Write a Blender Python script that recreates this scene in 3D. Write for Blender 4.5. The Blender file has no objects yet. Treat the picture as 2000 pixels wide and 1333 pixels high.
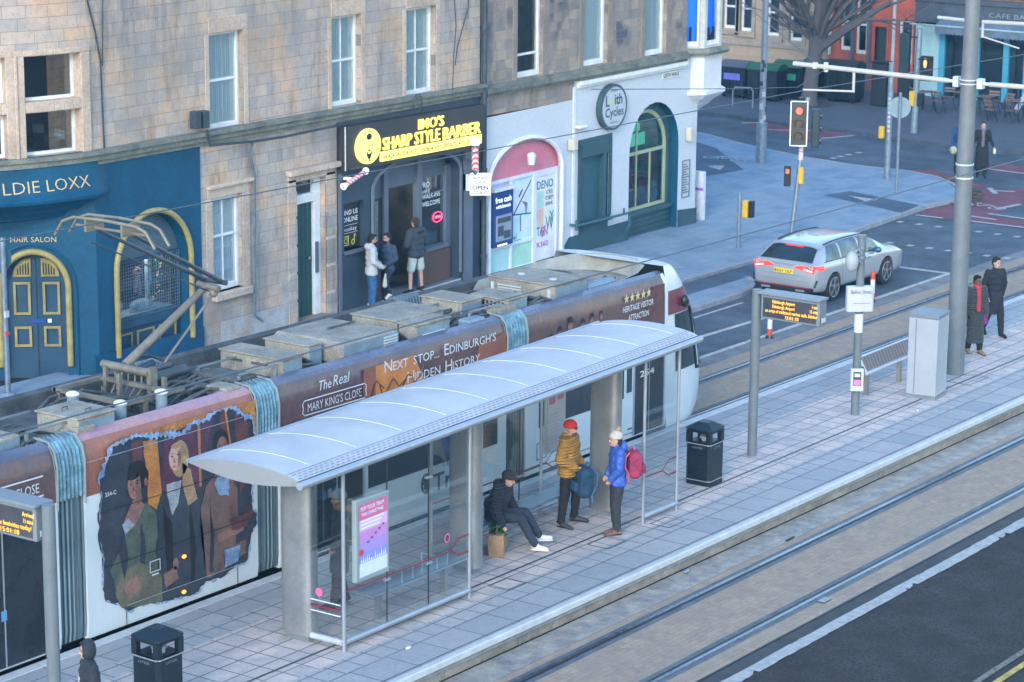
import bpy, bmesh, math, random
from mathutils import Vector, Matrix, noise
random.seed(7)
PI = math.pi
SC = bpy.context.scene
COL = SC.collection
GR = 0.02172                      # the street falls this much per metre towards +X
def G(x): return -GR * x

# ---------------------------------------------------------------- camera, world, sun
FPX, PITCH, YAW, ROLL, CH = 5091.16, 0.23614, 0.60078, 0.0088477, 12.3008
cam = bpy.data.cameras.new('camera'); camo = bpy.data.objects.new('camera', cam); COL.objects.link(camo)
cam.sensor_width = 36.0; cam.lens = FPX / 2000 * 36; cam.clip_start = 0.5; cam.clip_end = 600
fwd = Vector((math.cos(YAW) * math.cos(PITCH), math.sin(YAW) * math.cos(PITCH), -math.sin(PITCH)))
rt = Vector((math.sin(YAW), -math.cos(YAW), 0)); up = rt.cross(fwd)
c_, s_ = math.cos(ROLL), math.sin(ROLL)
r2 = c_ * rt + s_ * up; u2 = -s_ * rt + c_ * up
mw = Matrix((r2, u2, -fwd)).transposed().to_4x4(); mw.translation = Vector((0, 0, CH))
camo.matrix_world = mw
cam.dof.use_dof = True; cam.dof.focus_distance = 44; cam.dof.aperture_fstop = 3.2
SC.camera = camo
SUN_EL, SUN_AZ = math.radians(24), math.radians(200)     # azimuth measured as the direction the light comes from
w = bpy.data.worlds.new('World'); SC.world = w; w.use_nodes = True
nt = w.node_tree; sky = nt.nodes.new('ShaderNodeTexSky'); sky.sky_type = 'NISHITA'; sky.sun_disc = False
sky.sun_elevation = SUN_EL; sky.sun_rotation = math.radians(90) - SUN_AZ; sky.air_density = 1.5; sky.dust_density = .7; sky.ozone_density = 4.0
bg = nt.nodes['Background']; nt.links.new(sky.outputs[0], bg.inputs[0]); bg.inputs[1].default_value = 0.15
sl = bpy.data.lights.new('sun', 'SUN'); so = bpy.data.objects.new('sun', sl); COL.objects.link(so)
sl.energy = 0.55; sl.angle = math.radians(14); sl.color = (1, 0.96, 0.93)
sd = Vector((math.cos(SUN_AZ) * math.cos(SUN_EL), math.sin(SUN_AZ) * math.cos(SUN_EL), math.sin(SUN_EL)))
so.rotation_euler = sd.to_track_quat('Z', 'Y').to_euler()
SC.view_settings.view_transform = 'Standard'; SC.view_settings.look = 'None'
SC.view_settings.exposure = 1.86; SC.view_settings.gamma = 1
SC.cycles.max_bounces = 6; SC.cycles.transparent_max_bounces = 16; SC.cycles.volume_bounces = 0

# ---------------------------------------------------------------- materials
MATS = {}
def nodes(m): m.use_nodes = True; return m.node_tree, m.node_tree.nodes['Principled BSDF']
def setin(b, k, v):
    if k in b.inputs: b.inputs[k].default_value = v
def mat(name, col, rough=0.6, metal=0.0, var=0.12, scale=2.5, bump=0.08, bscale=30, emit=None, estr=0, spec=0.5, var2=None, coat=0, micro=.5):
    """plain surface with two scales of tonal variation and a fine bump"""
    if name in MATS: return MATS[name]
    m = bpy.data.materials.new(name); t, b = nodes(m); L = t.links
    c = (*col, 1)
    tc = t.nodes.new('ShaderNodeTexCoord')
    n1 = t.nodes.new('ShaderNodeTexNoise'); n1.inputs['Scale'].default_value = scale; n1.inputs['Detail'].default_value = 6; n1.inputs['Roughness'].default_value = .65
    L.new(tc.outputs['Object'], n1.inputs['Vector'])
    mx = t.nodes.new('ShaderNodeMix'); mx.data_type = 'RGBA'
    lo = tuple(max(0, x * (1 - var * 1.6)) for x in col); hi = tuple(min(1, x * (1 + var)) for x in col)
    if var2: lo = var2
    mx.inputs[6].default_value = (*lo, 1); mx.inputs[7].default_value = (*hi, 1)
    n3 = t.nodes.new('ShaderNodeTexNoise'); n3.inputs['Scale'].default_value = scale * 14; n3.inputs['Detail'].default_value = 3; L.new(tc.outputs['Object'], n3.inputs['Vector'])
    m3 = t.nodes.new('ShaderNodeMapRange'); m3.inputs[1].default_value = .3; m3.inputs[2].default_value = .7; m3.inputs[3].default_value = 1 - var * micro; m3.inputs[4].default_value = 1 + var * micro; L.new(n3.outputs[0], m3.inputs[0])
    vm = t.nodes.new('ShaderNodeVectorMath'); vm.operation = 'SCALE'; L.new(m3.outputs[0], vm.inputs['Scale']); L.new(mx.outputs[2], vm.inputs[0])
    mr = t.nodes.new('ShaderNodeMapRange'); mr.inputs[1].default_value = .3; mr.inputs[2].default_value = .7
    L.new(n1.outputs[0], mr.inputs[0]); L.new(mr.outputs[0], mx.inputs[0]); L.new(vm.outputs[0], b.inputs['Base Color'])
    b.inputs['Metallic'].default_value = metal; b.inputs['Roughness'].default_value = rough
    setin(b, 'Specular IOR Level', spec)
    if coat: setin(b, 'Coat Weight', coat); setin(b, 'Coat Roughness', .06)
    if bump:
        n2 = t.nodes.new('ShaderNodeTexNoise'); n2.inputs['Scale'].default_value = bscale; n2.inputs['Detail'].default_value = 4
        bp = t.nodes.new('ShaderNodeBump'); bp.inputs['Strength'].default_value = bump; bp.inputs['Distance'].default_value = .02
        L.new(tc.outputs['Object'], n2.inputs['Vector']); L.new(n2.outputs[0], bp.inputs['Height']); L.new(bp.outputs[0], b.inputs['Normal'])
        rr = t.nodes.new('ShaderNodeMapRange'); rr.inputs[3].default_value = max(0, rough - .1); rr.inputs[4].default_value = min(1, rough + .12)
        L.new(n1.outputs[0], rr.inputs[0]); L.new(rr.outputs[0], b.inputs['Roughness'])
    if emit: b.inputs['Emission Color'].default_value = (*emit, 1); b.inputs['Emission Strength'].default_value = estr
    MATS[name] = m; return m
def tex_plane(t, axes, tilt=0):
    tc = t.nodes.new('ShaderNodeTexCoord'); sp = t.nodes.new('ShaderNodeSeparateXYZ'); cb = t.nodes.new('ShaderNodeCombineXYZ')
    t.links.new(tc.outputs['Object'], sp.inputs[0])
    for i, a in enumerate(axes): t.links.new(sp.outputs['XYZ'.index(a)], cb.inputs[i])
    return tc, cb
def brick(name, c1, c2, mortar, bw, bh, ms, axes='XZ', off=.5, rough=.85, bump=.5, stain=None, stain_scale=.6, stain_amt=.5, freq=2, sq=1.0, sqf=2, c3=None, rot=0, msm=.1, var=.25, distort=0, soot=0):
    """coursed stone, paving or setts from a brick texture laid in metres"""
    if name in MATS: return MATS[name]
    m = bpy.data.materials.new(name); t, b = nodes(m); L = t.links
    tc, cb = tex_plane(t, axes); vec = cb.outputs[0]
    if rot:
        mp = t.nodes.new('ShaderNodeMapping'); mp.inputs['Rotation'].default_value = (0, 0, rot); L.new(vec, mp.inputs[0]); vec = mp.outputs[0]
    if distort:
        nd = t.nodes.new('ShaderNodeTexNoise'); nd.inputs['Scale'].default_value = 1.3; L.new(vec, nd.inputs['Vector'])
        va = t.nodes.new('ShaderNodeVectorMath'); va.operation = 'MULTIPLY_ADD'; L.new(nd.outputs['Color'], va.inputs[0]); va.inputs[1].default_value = (distort,) * 3; L.new(vec, va.inputs[2]); vec = va.outputs[0]
    def br(a, bcol, mo, w_=bw, h_=bh, bias=0.0):
        n = t.nodes.new('ShaderNodeTexBrick'); n.offset = off; n.offset_frequency = freq; n.squash = sq; n.squash_frequency = sqf
        L.new(vec, n.inputs['Vector']); n.inputs['Color1'].default_value = (*a, 1); n.inputs['Color2'].default_value = (*bcol, 1); n.inputs['Mortar'].default_value = (*mo, 1)
        n.inputs['Scale'].default_value = 1; n.inputs['Mortar Size'].default_value = ms; n.inputs['Mortar Smooth'].default_value = msm
        n.inputs['Brick Width'].default_value = w_; n.inputs['Row Height'].default_value = h_; n.inputs['Bias'].default_value = bias
        return n
    B = br(c1, c2, mortar); colr = B.outputs[0]
    if c3:
        ns = t.nodes.new('ShaderNodeTexNoise'); ns.inputs['Scale'].default_value = 1.6 / bw * .35; ns.inputs['Detail'].default_value = 1; L.new(vec, ns.inputs['Vector'])
        mr = t.nodes.new('ShaderNodeMapRange'); mr.inputs[1].default_value = .5; mr.inputs[2].default_value = .62; L.new(ns.outputs[0], mr.inputs[0])
        B2 = br(c3, c1, mortar, bias=-.2); mx = t.nodes.new('ShaderNodeMix'); mx.data_type = 'RGBA'; L.new(mr.outputs[0], mx.inputs[0]); L.new(colr, mx.inputs[6]); L.new(B2.outputs[0], mx.inputs[7]); colr = mx.outputs[2]
    nz = t.nodes.new('ShaderNodeTexNoise'); nz.inputs['Scale'].default_value = 7; nz.inputs['Detail'].default_value = 8; nz.inputs['Roughness'].default_value = .7; L.new(tc.outputs['Object'], nz.inputs['Vector'])
    mr = t.nodes.new('ShaderNodeMapRange'); mr.inputs[1].default_value = .25; mr.inputs[2].default_value = .75; mr.inputs[3].default_value = 1 - var; mr.inputs[4].default_value = 1 + var; L.new(nz.outputs[0], mr.inputs[0])
    vm = t.nodes.new('ShaderNodeVectorMath'); vm.operation = 'SCALE'; L.new(colr, vm.inputs[0]); L.new(mr.outputs[0], vm.inputs['Scale']); colr = vm.outputs[0]
    sk = t.nodes.new('ShaderNodeTexNoise'); sk.inputs['Scale'].default_value = 22; sk.inputs['Detail'].default_value = 2; L.new(tc.outputs['Object'], sk.inputs['Vector'])
    kr = t.nodes.new('ShaderNodeMapRange'); kr.inputs[1].default_value = .62; kr.inputs[2].default_value = .72; kr.inputs[3].default_value = 1; kr.inputs[4].default_value = .72; L.new(sk.outputs[0], kr.inputs[0])
    v2 = t.nodes.new('ShaderNodeVectorMath'); v2.operation = 'SCALE'; L.new(colr, v2.inputs[0]); L.new(kr.outputs[0], v2.inputs['Scale']); colr = v2.outputs[0]
    if soot:      # dark runs washed down the face
        mp = t.nodes.new('ShaderNodeMapping'); mp.inputs['Scale'].default_value = (1, 1, .22); L.new(tc.outputs['Object'], mp.inputs[0]); s = t.nodes.new('ShaderNodeTexNoise'); s.inputs['Scale'].default_value = 1.7; s.inputs['Detail'].default_value = 10; s.inputs['Roughness'].default_value = .7; L.new(mp.outputs[0], s.inputs['Vector'])
        r = t.nodes.new('ShaderNodeMapRange'); r.inputs[1].default_value = .50; r.inputs[2].default_value = .68; r.inputs[3].default_value = 1; r.inputs[4].default_value = 1 - soot; L.new(s.outputs[0], r.inputs[0]); v3 = t.nodes.new('ShaderNodeVectorMath'); v3.operation = 'SCALE'; L.new(colr, v3.inputs[0]); L.new(r.outputs[0], v3.inputs['Scale']); colr = v3.outputs[0]
    if stain:
        s = t.nodes.new('ShaderNodeTexNoise'); s.inputs['Scale'].default_value = stain_scale; s.inputs['Detail'].default_value = 9; s.inputs['Roughness'].default_value = .62; L.new(tc.outputs['Object'], s.inputs['Vector'])
        r = t.nodes.new('ShaderNodeMapRange'); r.inputs[1].default_value = .48; r.inputs[2].default_value = .72; r.inputs[4].default_value = stain_amt; L.new(s.outputs[0], r.inputs[0])
        mx = t.nodes.new('ShaderNodeMix'); mx.data_type = 'RGBA'; L.new(r.outputs[0], mx.inputs[0]); L.new(colr, mx.inputs[6]); mx.inputs[7].default_value = (*stain, 1); colr = mx.outputs[2]
    L.new(colr, b.inputs['Base Color']); b.inputs['Roughness'].default_value = rough
    ad = t.nodes.new('ShaderNodeMath'); ad.operation = 'MULTIPLY_ADD'; L.new(B.outputs['Fac'], ad.inputs[0]); ad.inputs[1].default_value = -1; L.new(nz.outputs[0], ad.inputs[2])
    bp = t.nodes.new('ShaderNodeBump'); bp.inputs['Strength'].default_value = bump; bp.inputs['Distance'].default_value = .015; L.new(ad.outputs[0], bp.inputs['Height']); L.new(bp.outputs[0], b.inputs['Normal'])
    MATS[name] = m; return m
def glass(name, tint=(.8, .9, .92), refl=.12, rough=.02):
    """thin clear pane: transparent, with a Fresnel reflection"""
    if name in MATS: return MATS[name]
    m = bpy.data.materials.new(name); m.use_nodes = True; t = m.node_tree; t.nodes.clear(); L = t.links
    o = t.nodes.new('ShaderNodeOutputMaterial'); tr = t.nodes.new('ShaderNodeBsdfTransparent'); gl = t.nodes.new('ShaderNodeBsdfGlossy'); mx = t.nodes.new('ShaderNodeMixShader')
    tr.inputs[0].default_value = (*tint, 1); gl.inputs['Roughness'].default_value = rough
    lw = t.nodes.new('ShaderNodeLayerWeight'); lw.inputs[0].default_value = .35; mr = t.nodes.new('ShaderNodeMapRange'); mr.inputs[3].default_value = refl * .5; mr.inputs[4].default_value = min(1, refl * 5)
    L.new(lw.outputs['Fresnel'], mr.inputs[0]); L.new(mr.outputs[0], mx.inputs[0]); L.new(tr.outputs[0], mx.inputs[1]); L.new(gl.outputs[0], mx.inputs[2]); L.new(mx.outputs[0], o.inputs[0])
    MATS[name] = m; return m
def emis(name, col, s, base=None):
    return mat(name, base or col, .4, var=.03, bump=0, emit=col, estr=s if s < .2 else .2 + (s - .2) * .12)
def wave(name, c1, c2, scale, axis='X', rough=.6, bump=.4, dist=.3, metal=0):
    """ribbed sheet: shutters, curtains, bellows, boards, quilting"""
    if name in MATS: return MATS[name]
    m = bpy.data.materials.new(name); t, b = nodes(m); L = t.links
    tc = t.nodes.new('ShaderNodeTexCoord'); wv = t.nodes.new('ShaderNodeTexWave'); wv.bands_direction = axis; wv.inputs['Scale'].default_value = scale; wv.inputs['Distortion'].default_value = dist; wv.inputs['Detail'].default_value = 2
    L.new(tc.outputs['Object'], wv.inputs['Vector']); mx = t.nodes.new('ShaderNodeMix'); mx.data_type = 'RGBA'; mx.inputs[6].default_value = (*c1, 1); mx.inputs[7].default_value = (*c2, 1)
    nz = t.nodes.new('ShaderNodeTexNoise'); nz.inputs['Scale'].default_value = 3; L.new(tc.outputs['Object'], nz.inputs['Vector'])
    ml = t.nodes.new('ShaderNodeMath'); ml.operation = 'MULTIPLY'; L.new(wv.outputs['Fac'], ml.inputs[0]); mr = t.nodes.new('ShaderNodeMapRange'); mr.inputs[3].default_value = .5; mr.inputs[4].default_value = 1.2; L.new(nz.outputs[0], mr.inputs[0]); L.new(mr.outputs[0], ml.inputs[1])
    L.new(ml.outputs[0], mx.inputs[0]); L.new(mx.outputs[2], b.inputs['Base Color']); b.inputs['Roughness'].default_value = rough; b.inputs['Metallic'].default_value = metal
    bp = t.nodes.new('ShaderNodeBump'); bp.inputs['Strength'].default_value = bump; bp.inputs['Distance'].default_value = .02; L.new(wv.outputs['Fac'], bp.inputs['Height']); L.new(bp.outputs[0], b.inputs['Normal'])
    MATS[name] = m; return m

# ---------------------------------------------------------------- mesh builder
class MB:
    def __init__(s): s.v = []; s.f = []; s.m = []
    def add(s, vs, fs, mi=0):
        n = len(s.v); s.v += [tuple(v) for v in vs]; s.f += [tuple(i + n for i in f) for f in fs]; s.m += [mi] * len(fs); return s
    def box(s, x0, x1, y0, y1, z0, z1, mi=0):
        return s.add([(x, y, z) for z in (z0, z1) for y in (y0, y1) for x in (x0, x1)], [(0, 2, 3, 1), (4, 5, 7, 6), (0, 1, 5, 4), (2, 6, 7, 3), (0, 4, 6, 2), (1, 3, 7, 5)], mi)
    def obox(s, M, sx, sy, sz, mi=0):
        return s.add([M @ Vector((x * sx / 2, y * sy / 2, z * sz / 2)) for z in (-1, 1) for y in (-1, 1) for x in (-1, 1)], [(0, 2, 3, 1), (4, 5, 7, 6), (0, 1, 5, 4), (2, 6, 7, 3), (0, 4, 6, 2), (1, 3, 7, 5)], mi)
    def loft(s, rings, mi=0, closed=True, caps=True):
        n = len(rings[0]); vs = [p for r in rings for p in r]; fs = []
        for i in range(len(rings) - 1):
            for j in range(n if closed else n - 1):
                k = (j + 1) % n; fs.append((i * n + j, i * n + k, (i + 1) * n + k, (i + 1) * n + j))
        if caps: fs.append(tuple(range(n))[::-1]); fs.append(tuple((len(rings) - 1) * n + j for j in range(n)))
        return s.add(vs, fs, mi)
    def cyl(s, a, b, r0, r1=None, n=12, mi=0, caps=True):
        a = Vector(a); b = Vector(b); r1 = r0 if r1 is None else r1; d = (b - a).normalized()
        u = d.orthogonal().normalized(); v = d.cross(u)
        ring = lambda c, r: [c + r * (math.cos(2 * PI * i / n) * u + math.sin(2 * PI * i / n) * v) for i in range(n)]
        return s.loft([ring(a, r0), ring(b, r1)], mi, True, caps)
    def tube(s, pts, r, n=8, mi=0):
        pts = [Vector(p) for p in pts]; rings = []; u = None
        for i, p in enumerate(pts):
            d = (pts[min(i + 1, len(pts) - 1)] - pts[max(i - 1, 0)]).normalized()
            u = d.orthogonal().normalized() if u is None else (u - u.dot(d) * d).normalized()
            v = d.cross(u); rr = r[i] if isinstance(r, (list, tuple)) else r
            rings.append([p + rr * (math.cos(2 * PI * k / n) * u + math.sin(2 * PI * k / n) * v) for k in range(n)])
        return s.loft(rings, mi)
    def sph(s, c, r, nu=12, nv=8, mi=0, v0=0, v1=1, M=None):
        if not isinstance(r, (tuple, list)): r = (r, r, r)
        rings = []
        for i in range(nv + 1):
            a = PI * (v0 + (v1 - v0) * i / nv); a = min(max(a, .01), PI - .01)
            ring = [Vector((r[0] * math.sin(a) * math.cos(2 * PI * j / nu), r[1] * math.sin(a) * math.sin(2 * PI * j / nu), r[2] * math.cos(a))) for j in range(nu)]
            rings.append([(M @ p if M else p) + Vector(c) for p in ring])
        return s.loft(rings[::-1], mi)
    def poly(s, pts, mi=0): return s.add(pts, [tuple(range(len(pts)))], mi)
    def prism(s, pts, vec, mi=0):
        vec = Vector(vec); a = [Vector(p) for p in pts]; b = [p + vec for p in a]; n = len(a)
        return s.add(a + b, [tuple(range(n))[::-1], tuple(range(n, 2 * n))] + [(i, (i + 1) % n, n + (i + 1) % n, n + i) for i in range(n)], mi)
    def map(s, fn): s.v = [tuple(fn(Vector(p))) for p in s.v]; return s
    def join(s, o, M=None, mi=None):
        n = len(s.v); s.v += [tuple(M @ Vector(p)) if M else p for p in o.v]; s.f += [tuple(i + n for i in f) for f in o.f]; s.m += ([mi] * len(o.f) if mi is not None else o.m); return s
def shear(mb): return mb.map(lambda p: (p.x, p.y, p.z + G(p.x)))
def mesh_from(name, mb, mats, smooth=False, off=(0, 0, 0), autos=None):
    me = bpy.data.meshes.new(name); o = Vector(off)
    me.from_pydata([tuple(Vector(v) - o) for v in mb.v], [], mb.f); me.validate()
    for m in (mats if isinstance(mats, (list, tuple)) else [mats]): me.materials.append(m)
    if len(me.polygons) == len(mb.m): me.polygons.foreach_set('material_index', mb.m)
    bm = bmesh.new(); bm.from_mesh(me); bmesh.ops.recalc_face_normals(bm, faces=bm.faces[:]); bm.to_mesh(me); bm.free()
    if smooth:
        me.polygons.foreach_set('use_smooth', [True] * len(me.polygons))
        me.set_sharp_from_angle(angle=math.radians(autos or 38))
    me.update(); return me
def islands(mb, gap):
    par = list(range(len(mb.v)))
    def find(a):
        while par[a] != a: par[a] = par[par[a]]; a = par[a]
        return a
    for f in mb.f:
        for i in f[1:]: par[find(i)] = find(f[0])
    gr = {}
    for k, f in enumerate(mb.f): gr.setdefault(find(f[0]), []).append(k)
    items = []
    for ks in gr.values():
        vs = [mb.v[i] for k in ks for i in mb.f[k]]; items.append([ks, [min(v[i] for v in vs) for i in range(3)], [max(v[i] for v in vs) for i in range(3)]])
    merged = True
    while merged:
        merged = False
        for i in range(len(items)):
            for j in range(i + 1, len(items)):
                if all(items[i][1][a] - gap <= items[j][2][a] and items[j][1][a] - gap <= items[i][2][a] for a in range(3)):
                    a, b = items[i], items.pop(j); a[0] += b[0]; a[1] = [min(p, q) for p, q in zip(a[1], b[1])]; a[2] = [max(p, q) for p, q in zip(a[2], b[2])]; merged = True; break
            if merged: break
    out = []
    for ks, _, _ in items:
        g = MB(); ix = {}
        for k in ks:
            g.f.append(tuple(ix.setdefault(i, len(ix)) for i in mb.f[k])); g.m.append(mb.m[k])
        g.v = [mb.v[i] for i in ix]; out.append(g)
    return out
def obj(name, mb, mats, parent=None, smooth=False, bevel=0, world=True, autos=None, seg=1, split=0):
    """links ONE mesh object; with world=True the builder holds world coordinates and the parent is unrotated"""
    base = Vector((0, 0, 0))
    if world and parent is not None:
        q = parent
        while q is not None: base += q.location; q = q.parent
    if split:      # pieces that stand apart become objects of their own
        first = None
        for g in islands(mb, split):
            o = obj(name, g, mats, parent, smooth, bevel, world, autos, seg); first = first or o
        return first
    me = mesh_from(name, mb, mats, smooth, base, autos)
    o = bpy.data.objects.new(name, me); COL.objects.link(o)
    if parent is not None: o.parent = parent
    if bevel:
        bv = o.modifiers.new('bevel', 'BEVEL'); bv.width = bevel; bv.segments = seg; bv.limit_method = 'ANGLE'; bv.angle_limit = math.radians(40)
    return o
def tag(o, label, cat, group=None, kind=None):
    if label: o['label'] = label
    if cat: o['category'] = cat
    if group: o['group'] = group
    if kind: o['kind'] = kind
    return o
def thing(name, label, cat, loc=(0, 0, 0), rz=0, group=None):
    o = bpy.data.objects.new(name, None); COL.objects.link(o); o.empty_display_size = .2
    o.location = loc; o.rotation_euler = (0, 0, rz); return tag(o, label, cat, group)
def single(name, mb, mats, label, cat, group=None, origin=None, **k):
    """a top-level thing that is one mesh, its origin at its base"""
    if origin is None:
        xs = [p[0] for p in mb.v]; ys = [p[1] for p in mb.v]; zs = [p[2] for p in mb.v]; origin = ((min(xs) + max(xs)) / 2, (min(ys) + max(ys)) / 2, min(zs))
    mb.map(lambda p: p - Vector(origin)); o = obj(name, mb, mats, None, **k); o.location = origin
    return tag(o, label, cat, group)
def structure(name, mb, mats, **k): return tag(obj(name, mb, mats, None, **k), None, None, kind='structure')
def dup(root, loc, rz=None, label=None, group=None, name=None):
    r = root.copy(); COL.objects.link(r); r.location = loc
    if rz is not None: r.rotation_euler = (0, 0, rz)
    if label: r['label'] = label
    if group: r['group'] = group
    for ch in list(root.children):
        c = ch.copy(); COL.objects.link(c); c.parent = r
        for g in list(ch.children):
            d = g.copy(); COL.objects.link(d); d.parent = c
    return r
TCACHE = {}
def text_geo(s, size=1.0, bold=0.0, sx=1.0, spacing=1.0):
    key = (s, bold, spacing)
    if key not in TCACHE:
        cu = bpy.data.curves.new('t', 'FONT'); cu.body = s; cu.size = 1; cu.offset = bold; cu.resolution_u = 2; cu.space_character = spacing
        o = bpy.data.objects.new('t', cu); COL.objects.link(o)
        me = bpy.data.meshes.new_from_object(o.evaluated_get(bpy.context.evaluated_depsgraph_get()))
        TCACHE[key] = ([v.co.copy() for v in me.vertices], [tuple(p.vertices) for p in me.polygons])
        bpy.data.objects.remove(o); bpy.data.curves.remove(cu); bpy.data.meshes.remove(me)
    vs, fs = TCACHE[key]; x0 = min(v.x for v in vs); x1 = max(v.x for v in vs)
    return [Vector(((v.x - x0) * sx * size, v.y * size, 0)) for v in vs], fs, (x1 - x0) * sx * size
def text(mb, s, org, ux, uy, size, width=None, thick=0.0, mi=0, bold=0.0, center=False, slant=0.0):
    """flat lettering: org is the baseline start, ux and uy the reading and up directions"""
    ux = Vector(ux).normalized(); uy = Vector(uy).normalized(); n = ux.cross(uy).normalized()
    vs, fs, w_ = text_geo(s, size, bold)
    k = (width / w_) if width else 1; o = Vector(org) - (ux * w_ * k / 2 if center else Vector((0, 0, 0)))
    pts = [o + ux * (v.x * k + slant * v.y) + uy * v.y for v in vs]
    if thick:
        top = [p + n * thick for p in pts]; mb.add(top, fs, mi)
        ed = {}
        for f in fs:
            for i in range(len(f)):
                a, b = f[i], f[(i + 1) % len(f)]; ed[(a, b)] = 1
        side = [(a, b, b + len(pts), a + len(pts)) for (a, b) in ed if (b, a) not in ed]
        mb.add(pts + top, side, mi)
    else: mb.add(pts, fs, mi)
    return w_ * k
# ================================================================ THE SETTING: ground, tracks, platform, pavements
def shp(pts, h): return [(x, y, h + G(x)) for x, y in pts]
def flat(name, polys, h, m):
    mb = MB()
    for p in polys: mb.poly(shp(p, h))
    return structure(name, mb, m)
def slab(name, pts, h0, h1, m, bevel=0):
    mb = MB(); a = shp(pts, h0); mb.prism(a, (0, 0, h1 - h0)); return structure(name, mb, m, bevel=bevel)
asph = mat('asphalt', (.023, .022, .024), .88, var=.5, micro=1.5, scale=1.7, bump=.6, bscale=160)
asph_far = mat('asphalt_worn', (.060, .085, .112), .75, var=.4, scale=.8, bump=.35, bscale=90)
white_paint = mat('road_paint', (.34, .335, .325), .75, var=.3, scale=9, bump=.3, bscale=60, var2=(.24, .245, .26))
cream_paint = mat('cream_paint', (.42, .40, .37), .8, var=.3, scale=6, var2=(.24, .23, .22))
red_surf = mat('red_cycle_surface', (.17, .055, .075), .85, var=.25, scale=1.5, bump=.4, bscale=110)
SETT = brick('setts_buff', (.33, .25, .185), (.28, .22, .17), (.22, .175, .14), .24, .10, .004, 'XY', bump=.5, stain=(.27, .22, .18), stain_scale=1.1, stain_amt=.8, var=.22, c3=(.36, .27, .19))
mb = MB(); mb.poly([(x, y, -.012 + G(x)) for x, y in ((-60, -40), (400, -40), (400, 400), (-60, 400))]); structure('road', mb, asph)
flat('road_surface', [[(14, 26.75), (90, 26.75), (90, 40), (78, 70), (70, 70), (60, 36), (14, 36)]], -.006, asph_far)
flat('track_bed', [[(12, 16.98), (130, 16.98), (130, 19.74), (12, 19.74)], [(12, 23.9), (130, 23.9), (130, 26.7), (12, 26.7)]], 0, SETT)
flat('platform_channel', [[(12, 19.2), (60, 19.2), (60, 19.74), (12, 19.74)]], .004, mat('wet_channel', (.29, .26, .22), .55, var=.4, scale=4, bump=.6, bscale=25, var2=(.15, .15, .155)))
# rails: worn bright head, dark groove beside it
steel = mat('rail_steel', (.20, .215, .24), .28, 1.0, var=.2, scale=5, bump=.05)
groove = mat('rail_groove', (.012, .014, .02), .6, var=.2); rubber_edge = mat('rail_edging', (.10, .11, .13), .6, var=.3, scale=4)
mr_, mg_, me_ = MB(), MB(), MB()
for yc, sgn in ((18.90, -1), (17.47, 1), (26.10, -1), (24.72, 1)):
    for mb, y0, y1, h in ((me_, -.15, .15, .004), (mr_, -.005, .06, .010), (mg_, -.055, -.005, .008)):
        a, b = sorted((yc - sgn * y0, yc - sgn * y1)); mb.prism(shp([(12, a), (130, a), (130, b), (12, b)], h - .004), (0, 0, .004))
structure('rail_edging', me_, rubber_edge); structure('rail_groove', mg_, groove); structure('rail', mr_, steel)
mb = MB()
for gx, gy in ((46.5, 18.9), (33.5, 17.2)): mb.prism(shp([(gx, gy), (gx + .25, gy), (gx + .25, gy + .12), (gx, gy + .12)], .012), (0, 0, .01))
structure('rail_drain_box', mb, steel)
# near road edge line, double yellow beyond, seam
mb = MB(); rr = random.Random(3); x = 12.0
while x < 90:
    l = rr.choice((.22, .3, .14)); y0, y1 = 16.50 + rr.uniform(-.008, .008), 16.715 + rr.uniform(-.008, .008)
    if rr.random() < .12: mb.poly(shp([(x, y0), (x + l * .5, y0 + .02), (x + l, y0 + .09), (x + l, y1), (x, y1)], 0)); x += l; continue
    mb.poly(shp([(x, y0), (x + l, y0), (x + l, y1), (x, y1)], 0)); x += l
structure('edge_line', mb, white_paint)
flat('road_seam', [[(12, 16.96), (90, 16.96), (90, 16.99), (12, 16.99)]], .004, mat('bitumen', (.022, .022, .026), .5, var=.2))
flat('asphalt_strip', [[(12, 16.72), (90, 16.72), (90, 16.96), (12, 16.96)]], -.006, mat('asphalt_patch', (.050, .052, .060), .9, var=.25, scale=3, bump=.5, bscale=100))
flat('yellow_line', [[(12, 13.62), (60, 13.62), (60, 13.72), (12, 13.72)]], 0, mat('yellow_paint', (.45, .33, .08), .7, var=.4, scale=8))
flat('faded_line', [[(12, 13.85), (60, 13.85), (60, 13.95), (12, 13.95)]], 0, mat('faded_paint', (.16, .15, .13), .8, var=.5, scale=14))
# platform
PAVE_S = brick('platform_small_slabs', (.55, .47, .435), (.41, .38, .375), (.16, .165, .18), .405, .385, .013, 'XY', off=0, bump=.4, stain=(.33, .32, .32), stain_scale=.8, stain_amt=.5, var=.18, c3=(.60, .49, .44))
PAVE_L = brick('platform_edge_slabs', (.36, .36, .37), (.27, .295, .32), (.10, .12, .145), .79, .62, .012, 'XY', off=0, bump=.3, stain=(.28, .29, .30), stain_scale=.9, stain_amt=.5, var=.12)
PAVE_M = brick('platform_mid_slabs', (.33, .345, .36), (.38, .37, .37), (.11, .13, .155), .40, .385, .012, 'XY', off=0, bump=.3, stain=(.24, .27, .31), stain_scale=.8, var=.15)
kerbst = mat('kerb_stone', (.245, .215, .185), .85, var=.3, scale=2.2, bump=.4, bscale=40)
kerblip = mat('platform_lip', (.20, .215, .22), .6, var=.2, scale=5)
X0, X1 = 12, 66
rows = [(19.86, 20.48, PAVE_L), (20.48, 20.87, PAVE_M), (20.87, 22.81, PAVE_S), (22.81, 23.2, PAVE_M), (23.2, 23.84, PAVE_L)]
for i, (a, b, m) in enumerate(rows):
    o = slab('platform', [(X0, a), (X1, a), (X1, b), (X0, b)], -.05, .30, m); o.location = (0, 0, 0)
strip_m = mat('platform_white_edge', (.47, .49, .51), .6, var=.12, scale=4, bump=.15)
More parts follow.
